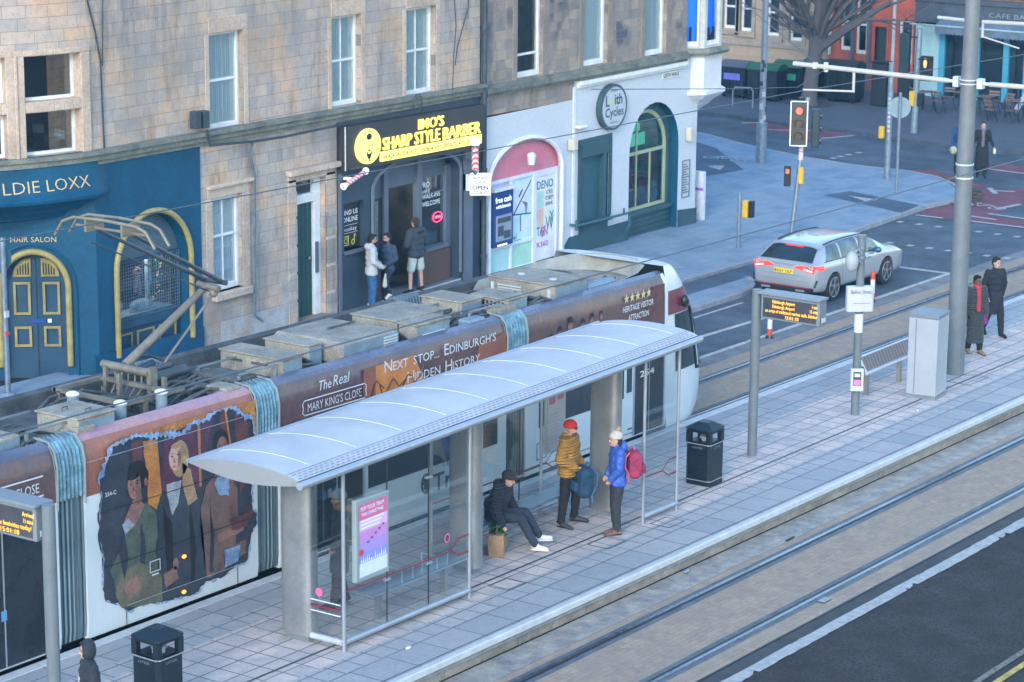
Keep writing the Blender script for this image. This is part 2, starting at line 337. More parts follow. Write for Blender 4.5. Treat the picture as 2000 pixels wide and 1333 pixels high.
slab('platform_edge_strip', [(X0, 19.73), (X1, 19.73), (X1, 19.86), (X0, 19.86)], .19, .305, strip_m, bevel=.02)
slab('platform_edge_strip', [(X0, 23.84), (X1, 23.84), (X1, 24.045), (X0, 24.045)], .19, .305, strip_m, bevel=.02)
flat('platform_joint', [[(X0, 19.885), (X1, 19.885), (X1, 19.905), (X0, 19.905)]], .304, mat('joint', (.10, .11, .12), .8, var=.2))
mb = MB(); x = X0
while x < X1: mb.prism(shp([(x, 19.775), (x + .885, 19.775), (x + .885, 19.86), (x, 19.86)], 0), (0, 0, .187)); x += .9
structure('platform_kerb', mb, kerbst, bevel=.006)
slab('platform_lip', [(X0, 19.745), (X1, 19.745), (X1, 19.86), (X0, 19.86)], .145, .188, kerblip)
slab('platform_kerb', [(X0, 23.86), (X1, 23.86), (X1, 23.93), (X0, 23.93)], 0, .188, kerbst)
mdk = mat('drain_channel', (.075, .08, .095), .6, var=.3, scale=20)
flat('drain_line', [[(X0, 21.28), (X1, 21.28), (X1, 21.325), (X0, 21.325)]], .304, mdk)
mb = MB()
for cx, cy, a, b in ((47.0, 21.05, .9, .5), (34.6, 20.6, .5, .38), (33.0, 20.75, .55, .4), (30.3, 20.8, .5, .36)):
    for (p, q, r, s) in ((0, a, 0, .02), (0, a, b - .02, b), (0, .02, 0, b), (a - .02, a, 0, b)): mb.poly(shp([(cx + p, cy + r), (cx + q, cy + r), (cx + q, cy + s), (cx + p, cy + s)], .305))
structure('cover_frame', mb, mdk)
# road on the far side of the tracks
flat('track_side_line', [[(12, 27.12), (59.1, 27.12), (59.1, 27.26), (12, 27.26)]], .002, cream_paint)
flat('track_margin', [[(12, 26.70), (95, 26.70), (95, 27.10), (12, 27.10)]], .002, mat('margin_concrete', (.17, .175, .185), .85, var=.25, scale=2))
flat('kerb_side_line', [[(12, 29.36), (52.5, 29.36), (52.5, 29.45), (12, 29.45)]], 0, white_paint)
flat('lane_mark', [[(48.5, 28.18), (51.6, 28.08), (51.6, 28.22), (48.5, 28.32)]], 0, cream_paint)
flat('stop_line', [[(59.0, 27.15), (59.22, 27.15), (59.16, 28.75), (58.94, 28.75)], [(61.2, 30.0), (61.5, 30.0), (61.6, 30.5), (61.3, 30.5)]], 0, white_paint)
PAVE_F = brick('pavement_slabs', (.20, .275, .345), (.135, .205, .285), (.11, .165, .23), .60, .42, .008, 'XY', bump=.3, stain=(.25, .29, .34), stain_scale=.5, stain_amt=.5, var=.15, c3=(.21, .275, .34))
kerb_m = mat('granite_kerb', (.27, .28, .31), .8, var=.2, scale=3, bump=.3)
isl = [(12, 29.72), (52.8, 29.72), (53.8, 29.85), (54.6, 30.2), (55.0, 30.62), (12, 30.62)]
slab('pavement', [(x, max(y, 29.86)) for x, y in isl], -.05, .10, PAVE_F)
def kerb(name, pts, w=.14, h=.104, side=1):
    mb = MB()
    for (ax, ay), (bx, by) in zip(pts, pts[1:]):
        d = Vector((bx - ax, by - ay)).normalized(); n = Vector((-d.y, d.x)) * w * side; L_ = math.hypot(bx - ax, by - ay); k = max(1, round(L_ / .9))
        for i in range(k):
            t0, t1 = i / k, (i + 1) / k - .006 / L_ * 1; p = (ax + (bx - ax) * t0, ay + (by - ay) * t0); q = (ax + (bx - ax) * t1, ay + (by - ay) * t1)
            mb.prism(shp([p, q, (q[0] + n.x, q[1] + n.y), (p[0] + n.x, p[1] + n.y)], -.04), (0, 0, h + .04))
    return structure(name, mb, kerb_m)
kerb('kerb', [(12, 29.72), (52.8, 29.72), (53.8, 29.85), (54.6, 30.2), (55.0, 30.62)])
flat('cycle_track', [[(12, 30.62), (55, 30.62), (59, 31.2), (59, 31.75), (12, 31.75)]], .03, mat('cycle_asphalt', (.055, .090, .135), .8, var=.3, scale=1, bump=.3, bscale=90))
main = [(12, 31.75), (57.0, 31.72), (62.3, 31.78), (67.68, 32.11), (69.49, 31.95), (70.8, 32.4), (71.9, 33.2), (72.95, 34.3), (73.4, 35.4), (73.3, 37.0), (73.8, 39.42), (74.88, 41.92), (76.2, 44.37), (79, 52), (84, 66), (60.5, 66), (60.5, 36.4), (12, 36.4)]
slab('pavement', main, -.05, .10, PAVE_F)
kerb('kerb', [(12, 31.61), (57.0, 31.58), (62.3, 31.64), (67.68, 31.97), (69.6, 31.78), (70.95, 32.25), (72.05, 33.07), (73.1, 34.2), (73.55, 35.4), (73.45, 37.0), (73.95, 39.38), (75.0, 41.88), (76.33, 44.3), (79.14, 52), (84, 66)], side=1)
cyc = MATS['cycle_asphalt']
flat('cycle_crossing', [[(67.34, 35.12), (68.56, 34.87), (67.63, 32.15), (66.06, 31.95)], [(74.3, 43.5), (73.6, 42.4), (70.08, 39.36), (67.96, 39.59), (68.5, 43.5)]], .106, cyc)
flat('give_way_triangle', [[(67.78, 34.55), (67.68, 33.5), (67.10, 33.56)], [(69.94, 40.60), (70.42, 40.23), (69.50, 39.85)]], .11, white_paint)
flat('red_cycle_lane', [[(73.9, 35.9), (74.8, 35.1), (73.2, 33.0), (72.47, 31.70), (74.2, 31.0), (74.2, 28.0), (67.03, 28.2), (66.6, 29.0), (66.6, 31.66), (67.68, 31.98), (69.6, 31.78), (70.95, 32.25), (72.05, 33.07), (73.1, 34.2)],
    [(77.08, 35.01), (77.47, 33.14), (77.3, 31), (75.6, 31), (75.84, 32.43), (75.86, 34.27)], [(80.18, 45.17), (81.2, 44.46), (80.5, 42.78), (80.2, 40.56), (78.27, 41.25), (79.08, 43.49)]], 0, red_surf)
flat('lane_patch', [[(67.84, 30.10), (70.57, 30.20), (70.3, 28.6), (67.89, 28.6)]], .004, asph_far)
def seg(a, b, w): 
    d = Vector((b[0] - a[0], b[1] - a[1])).normalized(); n = Vector((-d.y, d.x)) * w / 2
    return [(a[0] - n.x, a[1] - n.y), (b[0] - n.x, b[1] - n.y), (b[0] + n.x, b[1] + n.y), (a[0] + n.x, a[1] + n.y)]
lines = [((80.18, 45.17), (81.0, 44.6)), ((78.21, 41.31), (80.1, 40.66)), ((66.57, 31.75), (66.57, 30.9)), ((66.65, 30.18), (66.70, 28.2)), ((72.15, 31.92), (72.42, 31.3)), ((72.54, 32.20), (71.67, 31.59)), ((69.08, 30.4), (70.35, 30.23)), ((67.45, 30.55), (67.35, 29.64)), ((68.17, 30.25), (68.05, 28.8)), ((76.14, 33.96), (75.98, 32.0)), ((74.4, 34.2), (74.0, 33.7)), ((79.3, 43.6), (80.2, 42.2))]
flat('junction_line', [seg(a, b, .17) for a, b in lines], .008, white_paint)
dots = [(65.2, y) for y in (31.57, 30.98, 30.4, 29.2, 28.63, 28.06)] + [(62.0, y) for y in (30.91, 30.30, 29.70, 29.13, 28.59, 28.04, 27.49, 26.93)] + [(74.2, 38.7), (74.8, 38.7), (75.3, 38.7), (75.9, 38.7), (76.5, 38.65), (71.0, 37.2)]
flat('crossing_stud', [[(x - .13, y - .09), (x + .13, y - .09), (x + .13, y + .09), (x - .13, y + .09)] for x, y in dots[:14]] + [[(x - .15, y - .1), (x + .15, y - .1), (x + .15, y + .1), (x - .15, y + .1)] for x, y in dots[14:19]], .006, white_paint)
# painted bicycle on the red lane
mb = MB()
def ringp(cx, cy, r, w, n=14):
    for i in range(n):
        a, b = 2 * PI * i / n, 2 * PI * (i + 1) / n
        mb.poly(shp([(cx + r * math.cos(a), cy + r * math.sin(a)), (cx + r * math.cos(b), cy + r * math.sin(b)), (cx + (r - w) * math.cos(b), cy + (r - w) * math.sin(b)), (cx + (r - w) * math.cos(a), cy + (r - w) * math.sin(a))], .009))
def bike(cx, cy):
    ringp(cx, cy - .5, .27, .07); ringp(cx, cy + .5, .27, .07)
    for a, b in (((0, -.5), (.42, -.12)), ((.42, -.12), (.42, .42)), ((0, .5), (.5, .36)), ((.42, -.12), (0, .08)), ((0, .08), (.42, .36)), ((.5, .36), (.52, .2))): mb.poly(shp(seg((cx + a[0], cy + a[1]), (cx + b[0], cy + b[1]), .07), .009))
bike(69.2, 30.95); mb2 = mb; mb = MB(); structure('cycle_symbol', mb2, white_paint)
bike(71.6, 40.9); mb.map(lambda p: (p.x, p.y, p.z + .104)); structure('cycle_symbol', mb, white_paint)
# leaf drift lying in the gutter round the island nose
leafm = mat('fallen_leaves', (.10, .075, .035), .9, var=.5, scale=8, var2=(.05, .05, .03))
mb = MB(); rr = random.Random(5)
for i in range(420):
    t = rr.random(); path = [(69.0, 31.55), (70.6, 31.8), (71.9, 32.6), (73.0, 33.9), (73.6, 35.0)]
    k = min(3, int(t * 4)); f = t * 4 - k; px = path[k][0] + (path[k + 1][0] - path[k][0]) * f + rr.gauss(0, .12); py = path[k][1] + (path[k + 1][1] - path[k][1]) * f + rr.gauss(0, .12) - .1
    s = rr.uniform(.04, .09); a = rr.random() * 6; c, d = math.cos(a) * s, math.sin(a) * s; z = G(px) + .012 + rr.random() * .03
    mb.add([(px - c, py - d, z), (px + d, py - c, z + .01), (px + c, py + d, z), (px - d, py + c, z + .015)], [(0, 1, 2, 3)])
o = structure('leaf_litter', mb, leafm); o['kind'] = 'stuff'; o['label'] = 'drift of brown fallen leaves in the gutter'; o['category'] = 'leaves'
# far side of the side street
PAVE_D = brick('far_paving', (.072, .090, .118), (.06, .078, .105), (.045, .056, .075), .5, .4, .008, 'XY', bump=.3, stain=(.09, .105, .13), stain_scale=.4, var=.15)
fk = [(82.0, 66), (81.6, 50), (81.3, 46), (80.93, 44.5), (80.54, 43.06), (80.6, 41.35), (80.22, 39.33), (79.75, 36.89), (79.9, 34.33), (80.5, 30), (86, 24), (96, 20)]
slab('far_pavement', [(110, 66)] + fk + [(110, 20)], -.05, .10, PAVE_D)
kerb_m = mat('far_kerb_stone', (.06, .075, .10), .8, var=.3, scale=3)
kerb('far_kerb', [(x - .13, y) for x, y in fk], side=1)
# ================================================================ BUILDINGS
STONE = brick('ashlar_warm', (.45, .365, .305), (.325, .30, .29), (.19, .17, .155), .62, .245, .005, 'XZ', bump=.35, stain=(.20, .175, .155), stain_scale=.42, stain_amt=.7, var=.17, c3=(.50, .345, .24), soot=.48, sq=.7, sqf=3)
STONE_D = brick('ashlar_grey', (.34, .275, .225), (.19, .175, .175), (.20, .18, .16), .55, .235, .006, 'XZ', bump=.5, stain=(.31, .225, .16), stain_scale=.8, stain_amt=.3, var=.16, soot=.35, c3=(.085, .09, .115), sq=.65, sqf=2)
dressed = mat('dressed_stone', (.42, .33, .26), .85, var=.3, scale=1.1, bump=.3, var2=(.32, .26, .215))
dressed_d = mat('dressed_stone_dark', (.215, .18, .15), .85, var=.25, scale=1.6, bump=.3, var2=(.15, .13, .12))
course_m = mat('string_course', (.17, .175, .15), .85, var=.35, scale=2.5, bump=.4, var2=(.085, .10, .095))
blue_wall = mat('blue_painted_wall', (.004, .066, .130), .6, var=.18, scale=1.1, bump=.35, bscale=14, spec=.3, var2=(.003, .048, .098))
blue_wood = mat('blue_painted_wood', (.012, .058, .110), .5, var=.15, scale=2)
gold = mat('gold_paint', (.32, .26, .095), .5, var=.2, scale=5, bump=.1)
dark_fascia = mat('charcoal_fascia', (.035, .037, .042), .55, var=.15, scale=2)
slate_wall = mat('slate_painted_wall', (.030, .050, .075), .6, var=.2, scale=1.5, bump=.2)
slate_trim = mat('slate_grey_trim', (.10, .125, .165), .5, var=.12, scale=3)
shutter_m = wave('grey_shutter', (.085, .105, .14), (.14, .165, .205), 14, 'Z', .5, .5, 0)
shutter_b = wave('blue_shutter', (.05, .085, .12), (.16, .215, .26), 9, 'Z', .5, .6, 0)
white_wall = brick('white_painted_stone', (.51, .54, .59), (.48, .52, .58), (.49, .52, .58), .6, .3, .003, 'XZ', bump=.15, stain=(.46, .49, .54), stain_scale=.7, stain_amt=.5, var=.05)
white_wood = mat('white_window_paint', (.66, .68, .69), .45, var=.1, scale=4, bump=.04)
pane_m = glass('window_pane', (.90, .95, .97), .10); pane_dk = glass('shop_pane', (.75, .84, .88), .07)
interior_m = mat('interior_shade', (.020, .028, .038), .9, var=.4, scale=1.2)  # near-black backing behind windows, the rooms' shade put into its colour
curtain_m = wave('net_curtain', (.62, .70, .72), (.84, .88, .88), 5, 'X', .9, .5, 1.5)
curtain_w = wave('pale_curtain', (.70, .75, .78), (.90, .92, .93), 5, 'X', .9, .5, 1.0)
pipe_m = mat('cast_iron_pipe', (.035, .055, .075), .55, var=.3, scale=5)
wood_br = wave('brown_boards', (.085, .045, .040), (.14, .075, .062), 9, 'X', .6, .5, .4)
YW = 35.6
def arc(x0, x1, zs, rise, n=14):
    xm, a = (x0 + x1) / 2, (x1 - x0) / 2
    return [(xm - a * math.cos(PI * i / n), zs + rise * math.sin(PI * i / n)) for i in range(n + 1)]
def wall_holes(mb, x0, x1, z0, z1, holes, Y, depth=.22, mi=0, mir=None):
    """front face at Y with openings (x0,x1,z0,z1[,rise]) and their reveals"""
    mir = mi if mir is None else mir
    xs = sorted({x0, x1} | {h[0] for h in holes} | {h[1] for h in holes}); zs = sorted({z0, z1} | {h[2] for h in holes} | {h[3] for h in holes})
    for a, b in zip(xs, xs[1:]):
        for c, d in zip(zs, zs[1:]):
            cx, cz = (a + b) / 2, (c + d) / 2
            if not any(h[0] < cx < h[1] and h[2] < cz < h[3] for h in holes): mb.poly([(a, Y, c), (b, Y, c), (b, Y, d), (a, Y, d)], mi)
    for h in holes:
        hx0, hx1, hz0, hz1 = h[:4]; rise = h[4] if len(h) > 4 else 0
        if rise:
            pts = arc(hx0, hx1, hz1 - rise, rise)
            for (a, za), (b, zb) in zip(pts, pts[1:]):
                mb.poly([(a, Y, za), (b, Y, zb), (b, Y, hz1), (a, Y, hz1)] if abs(za - hz1) > 1e-5 and abs(zb - hz1) > 1e-5 else ([(a, Y, za), (b, Y, zb), (a, Y, hz1)] if abs(zb - hz1) < 1e-5 else [(a, Y, za), (b, Y, zb), (b, Y, hz1)]), mi)
        else: pts = [(hx0, hz1), (hx1, hz1)]
        ring = [(hx0, hz0)] + pts + [(hx1, hz0)]
        for (a, za), (b, zb) in zip(ring, ring[1:] + ring[:1]):
            mb.poly([(a, Y, za), (b, Y, zb), (b, Y + depth, zb), (a, Y + depth, za)], mir)
    return mb
def frame_rect(mb, x0, x1, z0, z1, y0, y1, w, mi=0, top=None, bot=None):
    t, b_ = top or w, bot or w
    mb.box(x0, x0 + w, y0, y1, z0, z1, mi); mb.box(x1 - w, x1, y0, y1, z0, z1, mi)
    mb.box(x0 + w, x1 - w, y0, y1, z1 - t, z1, mi); mb.box(x0 + w, x1 - w, y0, y1, z0, z0 + b_, mi)
def sash(parent, x0, x1, z0, z1, Y, m=None, cur=None, vbar=False, mid=.5, w=.065, single_pane=False):
    m = m or white_wood; mb = MB(); frame_rect(mb, x0, x1, z0, z1, Y, Y + .09, w, bot=w * 1.6)
    zm = z0 + (z1 - z0) * mid
    if not single_pane: mb.box(x0 + w, x1 - w, Y + .015, Y + .085, zm - .028, zm + .028)
    if vbar: mb.box((x0 + x1) / 2 - .012, (x0 + x1) / 2 + .012, Y + .02, Y + .07, z0 + w, z1 - w)
    fr = obj('window', mb, m, parent, bevel=.008)
    obj('pane', MB().box(x0 + w, x1 - w, Y + .045, Y + .05, z0 + w, z1 - w), pane_m, fr)
    if cur:
        cb = MB(); n = 26; zt = z1 - .02
        cb.loft([[(x0 + .02 + (x1 - x0 - .04) * i / n, Y + .075 + .012 * math.sin(i * 1.9) + .008 * math.sin(i * 4.7), z) for i in range(n + 1)] for z in (z0 + .02, zt)], 0, False, False)
        obj('curtain', cb, cur, fr, smooth=True)
    return fr

# ---------------------------------------------------------------- tenement on the left
LT = thing('tenement_building', 'warm sandstone tenement with blue hair salon and charcoal barber shopfront at street level', 'building', (37, 35.6, -.8))
up_holes = [(40.78, 41.86, 3.80, 5.82), (44.85, 45.90, 3.80, 5.80), (47.58, 48.72, 3.74, 5.75)]
mb = MB(); wall_holes(mb, 37.8, 50.5, 3.68, 10.5, up_holes, YW, .24)
def curve_pt(x, off=0):   # bowed corner of the facade, radius 5
    a = math.asin(max(-1, min(1, (x - 37.8) / 5.0))); return (37.8 + (5 + off) * math.sin(a), 40.6 - (5 + off) * math.cos(a))
cx_ = [37.8 - .4 * i for i in range(11)]
def curved(mb, za, zb, off=0, xs=cx_, mi=0, depth=None):
    for a, b in zip(xs, xs[1:]):
        p, q = curve_pt(a, off), curve_pt(b, off); mb.poly([(*p, za), (*q, za), (*q, zb), (*p, zb)], mi)
        if depth:
            r, s = curve_pt(a, off - depth), curve_pt(b, off - depth); mb.poly([(*p, zb), (*q, zb), (*s, zb), (*r, zb)], mi); mb.poly([(*p, za), (*q, za), (*s, za), (*r, za)], mi)
# window bays in the bow: solid above and below, stone piers between
xs_bow = [37.8, 37.5, 37.22]; curved(mb, 3.68, 10.5, 0, xs_bow)
curved(mb, 5.85, 10.5, 0, [37.22, 36.9, 36.6, 36.27, 36.1, 35.7, 35.3, 34.9, 34.4]); curved(mb, 3.3, 3.80, 0, [37.22, 36.9, 36.6, 36.27, 36.1, 35.7, 35.3, 34.9, 34.4])
mb.box(37.0, 50.5, 46, 46.2, -2, 10.5); mb.poly([(50.5, 35.6, 3.68), (50.5, 46, 3.68), (50.5, 46, 10.5), (50.5, 35.6, 10.5)]); mb.poly([(34.4, 37, 10.5), (37.8, 35.6, 10.5), (50.5, 35.6, 10.5), (50.5, 46, 10.5), (34.4, 46, 10.5)])
obj('wall', mb, STONE, LT)
# bow window surrounds and panes
mb = MB(); gl = MB(); fr = MB()
def bowbox(mb, xa, xb, za, zb, o0, o1, mi=0):
    n = max(1, int(abs(xa - xb) / .2)); 
    for i in range(n):
        a = xa + (xb - xa) * i / n; b = xa + (xb - xa) * (i + 1) / n
        p, q, r, s = curve_pt(a, o0), curve_pt(b, o0), curve_pt(b, o1), curve_pt(a, o1)
        mb.prism([(*p, za), (*q, za), (*r, za), (*s, za)], (0, 0, zb - za), mi)
for a, b in ((37.24, 37.02), (35.84, 35.50), (34.5, 34.3)): bowbox(mb, a, b, 3.80, 5.85, -.28, .05)
bowbox(mb, 37.24, 34.4, 5.82, 5.93, -.28, .06); bowbox(mb, 37.24, 34.4, 4.72, 4.93, -.28, .04); bowbox(mb, 37.24, 34.4, 3.74, 3.86, -.28, .07)
bowbox(mb, 35.70, 35.64, 3.8, 5.85, .05, .09)
obj('window_surround', mb, dressed, LT, bevel=.015)
for a, b in ((37.02, 35.84), (35.50, 34.5)):
    for za, zb in ((3.86, 4.72), (4.93, 5.82)):
        gl = MB(); fr = MB()
        bowbox(gl, a, b, za, zb, -.235, -.23)
        for c, d in ((a, a - .05), (b + .05, b)): bowbox(fr, c, d, za, zb, -.26, -.2)
        bowbox(fr, a, b, za, za + .06, -.26, -.2); bowbox(fr, a, b, zb - .04, zb, -.26, -.2)
        fo = obj('window', fr, white_wood, LT); obj('pane', gl, pane_m, fo)
mb = MB(); bowbox(mb, 37.2, 34.8, 3.6, 5.9, -1.3, -1.25); obj('interior_backing', mb, interior_m, LT)
# window dressings and sashes on the flat part
mb = MB()
for (a, b, c, d) in up_holes:
    mb.box(a - .02, b + .16, YW - .012, YW + .02, d, d + .32); mb.box(b, b + .15, YW - .012, YW + .02, c - .1, d); mb.box(a - .14, a, YW - .01, YW + .02, c - .1, d)
mb.box(40.64, 42.0, YW - .015, YW + .02, 2.36, 2.62); mb.box(40.58, 40.8, YW - .012, YW + .02, .3, 2.36); mb.box(41.75, 42.0, YW - .012, YW + .02, .3, 2.36)
mb.box(40.60, 42.05, YW - .10, YW + .05, 2.58, 2.66)
mb.box(43.28, 43.55, YW - .02, YW + .02, -1.2, 2.4); mb.box(44.60, 44.93, YW - .02, YW + .02, -1.2, 2.4); mb.box(43.28, 44.93, YW - .02, YW + .02, 2.33, 2.55); mb.box(43.22, 44.98, YW - .16, YW + .05, 2.50, 2.62)
obj('window_surround', mb, dressed, LT, bevel=.012, split=.06)
mb = MB(); mb.box(44.78, 46.02, YW - .12, YW + .2, 3.62, 3.74); obj('window_sill', mb, mat('green_sill', (.10, .20, .21), .6, var=.3, scale=4), LT, bevel=.01)
mb = MB(); mb.box(40.74, 41.95, YW - .13, YW + .2, .16, .33); obj('window_sill', mb, dressed, LT, bevel=.02)
sash(LT, 40.78, 41.86, 3.80, 5.82, YW + .14, cur=curtain_m); sash(LT, 44.85, 45.90, 3.80, 5.80, YW + .14, cur=curtain_m, vbar=True); sash(LT, 47.58, 48.72, 3.74, 5.75, YW + .14, cur=curtain_m, vbar=True)
sash(LT, 40.80, 41.75, .33, 2.36, YW + .12, cur=curtain_w, vbar=True, mid=.58, w=.08)
# ground floor stone with the close door
mb = MB(); wall_holes(mb, 40.4, 45.0, -1.6, 3.68, [(40.80, 41.75, .33, 2.36), (43.55, 44.60, -1.4, 2.33)], YW, .3)
for i in range(5): mb.box(43.26, 43.56, YW - .03, YW, -.9 + i * .62, -.32 + i * .62 - .03); mb.box(44.60, 44.95, YW - .03, YW, -.9 + i * .62, -.32 + i * .62 - .03)
obj('wall', mb, STONE, LT)
mb = MB(); mb.box(42.98, 43.26, YW - .012, YW, -1.2, .2); mb.box(41.0, 43.0, YW - .01, YW, -1.2, -.32); obj('render_patch', mb, mat('grey_render', (.30, .315, .33), .9, var=.35, scale=2.2, bump=.4, var2=(.31, .25, .20)), LT)
mb = MB(); mb.box(43.60, 44.38, YW + .24, YW + .30, -.80, 1.78); dr = obj('door', mb, wave('green_door', (.003, .045, .048), (.005, .062, .062), 2.2, 'X', .4, .3, 0), LT)
obj('handle', MB().sph((44.26, YW + .21, .5), .035, 8, 6), gold, dr); obj('letterplate', MB().box(43.64, 43.72, YW + .225, YW + .24, 1.2, 1.26), gold, dr)
mb = MB(); mb.box(43.55, 43.61, YW + .2, YW + .31, -.95, 2.33); mb.box(44.38, 44.60, YW + .16, YW + .31, -.95, 2.33); mb.box(43.55, 44.6, YW + .15, YW + .31, 1.78, 1.98); mb.box(43.6, 44.4, YW + .2, YW + .31, 2.27, 2.33); dfr = obj('door_frame', mb, white_wood, LT, bevel=.01)
obj('fanlight', MB().box(43.62, 44.37, YW + .26, YW + .27, 1.98, 2.27), mat('dark_glass', (.02, .035, .045), .08, var=.1), dfr)
obj('doorstep', MB().box(43.45, 44.7, YW - .12, YW + .3, -1.1, -.80), dressed_d, LT, bevel=.02)
obj('interior_backing', MB().box(40.4, 50.4, YW + .9, YW + .95, 3.6, 6.2), interior_m, LT); obj('interior_backing', MB().box(40.4, 44.9, YW + .9, YW + .95, -1.2, 3.5), interior_m, LT)
obj('door_entry_panel', MB().box(44.40, 44.50, YW + .13, YW + .16, .15, .85), slate_trim, LT)
# string course, sagging with the street
mb = MB()
for z0, z1, p in ((3.50, 3.60, .06), (3.60, 3.72, .13), (3.72, 3.80, .20)):
    for xa, xb in ((37.8, 50.55),):
        za = lambda z, x: z + .02 - .0095 * (x - 42)
        vs = [(x, YW + y, za(z, x)) for x in (xa, xb) for y, z in ((.02, z0), (-p, z0), (-p, z1), (.02, z1))]; mb.add(vs, [(0, 1, 5, 4), (1, 2, 6, 5), (2, 3, 7, 6), (0, 3, 2, 1), (4, 5, 6, 7)])
    bowbox(mb, 37.8, 34.6, z0 + .06, z1 + .06, -.02, p)
obj('string_course', mb, course_m, LT)
# blue salon corner
SALX0, SALX1 = 37.62, 40.4
mb = MB(); wall_holes(mb, 37.25, 40.4, -1.6, 3.68, [(37.84, 39.95, -.62, 2.34, 1.08)], YW - .03, .38)
cf = Vector((-.77, -.64, 0)); cdv = Vector((-.64, .77, 0))     # chamfer normal, chamfer run
c0 = Vector((37.25, YW - .03, 0))
def ch(u, z, d=0): p = c0 + cdv * u - cf * d; return (p.x, p.y, z)
def chamfer_wall(mb, u0, u1, z0, z1, hole, mi=0, depth=.35):
    t = MB(); wall_holes(t, u0, u1, z0, z1, [hole], 0, depth, mi); mb.join(MB().add([ch(x, z, y) for x, y, z in t.v], t.f, mi))
chamfer_wall(mb, 0, 2.6, -1.6, 3.3, (.62, 1.88, -1.5, 1.76, .66))
mb.box(37.1, 40.4, YW - .06, YW - .03, -1.3, -.30)
obj('shopfront_wall', mb, blue_wall, LT)
# curved fascia with cornice rings
mb = MB()
prof = [(3.66, .10), (3.5, .12), (3.14, .22), (3.04, .36), (2.98, .34), (2.95, .16), (2.84, .06), (2.82, -.06), (2.70, -.14), (2.68, -.28), (2.56, -.34), (2.50, -.55)]
xs = [37.7 - .2 * i for i in range(18)]
rings = []
for z, o in prof:
    ring = []
    for i, x in enumerate(xs):
        f = min(1, i / 3.0); ring.append((*curve_pt(x, o * f - (0 if z > 2.45 else 0)), z))
    rings.append(ring)
mb.loft(rings, 0, False, False); obj('fascia', mb, blue_wall, LT, smooth=True, autos=30)
mb = MB()
def onbow(s, x0, z, size, off, width=None, mi=0, thick=.012):
    t = MB(); text(t, s, (0, 0, 0), (1, 0, 0), (0, 1, 0), size, width, thick, bold=-.014)
    out = []
    for v in t.v:
        x = x0 + v[0]; o = off(z + v[1]) + v[2] + .006; p = curve_pt(x - .0, o); out.append((p[0], p[1], z + v[1]))
    mb.add(out, t.f, mi)
onbow('GOLDIE LOXX', 34.80, 3.19, .33, lambda z: .12 + (3.5 - z) / .36 * .10, 2.24)
gold_em = mat('gilt_lettering', (.55, .42, .22), .4, var=.1)
obj('shop_lettering', mb, gold_em, LT)
mb = MB(); text(mb, 'HAIR SALON', ch(1.68, 2.03, -.012), -cdv, (0, 0, 1), .15, .90, .006); obj('shop_lettering', mb, gold_em, LT)
# gold arch rolls
mb = MB(); mb.tube([(37.77, YW - .07, -.45)] + [(x, YW - .07, z) for x, z in arc(37.77, 40.02, 1.28, 1.13, 22)] + [(40.02, YW - .07, -.45)], .062, 10)
pts = [(.57, -.50)] + [(u, z) for u, z in arc(.57, 1.93, 1.10, .74, 20)] + [(1.93, -.50)]
mb.tube([ch(u, z, -.04) for u, z in pts], .066, 10); obj('gold_moulding', mb, gold, LT, smooth=True, split=.01)
mb = MB(); pts = [(u, z) for u, z in arc(.42, 2.08, 1.10, .88, 20)]; mb.tube([ch(.42, -.9, 0)] + [ch(u, z, 0) for u, z in pts] + [ch(2.08, -.9, 0)], .04, 6); obj('arch_moulding', mb, blue_wall, LT, smooth=True)
# salon door: two leaves with gold panels
mb = MB(); t = MB(); a_ = arc(.62, 1.88, 1.10, .66, 16); t.prism([ch(.62, -1.2, .22)] + [ch(u, z, .22) for u, z in a_] + [ch(1.88, -1.2, .22)], tuple(-cf * .05)); dr = obj('door', t, blue_wood, LT)
mg = MB(); mk = MB()
def gpanel(u0, u1, z0, z1, w=.05, d=.20):
    for (a, b, c, e) in ((u0, u0 + w, z0, z1), (u1 - w, u1, z0, z1), (u0 + w, u1 - w, z0, z0 + w), (u0 + w, u1 - w, z1 - w, z1)):
        p = [ch(a, c, d), ch(b, c, d), ch(b, e, d), ch(a, e, d)]; mg.prism(p, tuple(-cf * .03 * -1))
for s in (0, 1):
    b = .76 + s * .58; gpanel(b, b + .34, -.15, .27); gpanel(b, b + .34, .51, 1.18)
    oc = b + .36 if s == 0 else b - .02; sg = -1 if s == 0 else 1
    fan = [(oc, 1.29)] + [(oc + sg * .36 * math.sin(k * PI / 12), 1.29 + .38 * math.cos(k * PI / 12)) for k in range(7)]
    mg.prism([ch(u, z, .2) for u, z in fan], tuple(cf * .02))
    for k in range(5):
        u = oc + sg * (.05 + .052 * k); hgt = math.sqrt(max(.01, .33 ** 2 - (u - oc) ** 2)) - .05
        if hgt > .04: mk.prism([ch(u - .012, 1.33, .175), ch(u + .012, 1.33, .175), ch(u + .012, 1.30 + hgt, .175), ch(u - .012, 1.30 + hgt, .175)], tuple(cf * .006))
obj('door_panel', mg, gold, dr); obj('door_louvre', mk, mat('louvre_black', (.01, .01, .014), .6, var=.1), dr)
mb = MB(); mb.prism([ch(1.218, -1.2, .198), ch(1.228, -1.2, .198), ch(1.228, 1.72, .198), ch(1.218, 1.72, .198)], tuple(cf * .004)); obj('door_gap', mb, MATS['louvre_black'], dr)
mb = MB(); mb.prism([ch(1.05, .34, .19), ch(1.36, .34, .19), ch(1.36, .42, .19), ch(1.05, .42, .19)], tuple(cf * .006)); obj('letterbox', mb, mat('royal_blue_paint', (.01, .06, .28), .5, var=.1), dr)
obj('lock', MB().add([ch(.94, .34, .185), ch(1.02, .34, .185), ch(1.02, .42, .185), ch(.94, .42, .185)], [(0, 1, 2, 3)]), white_wood, dr)
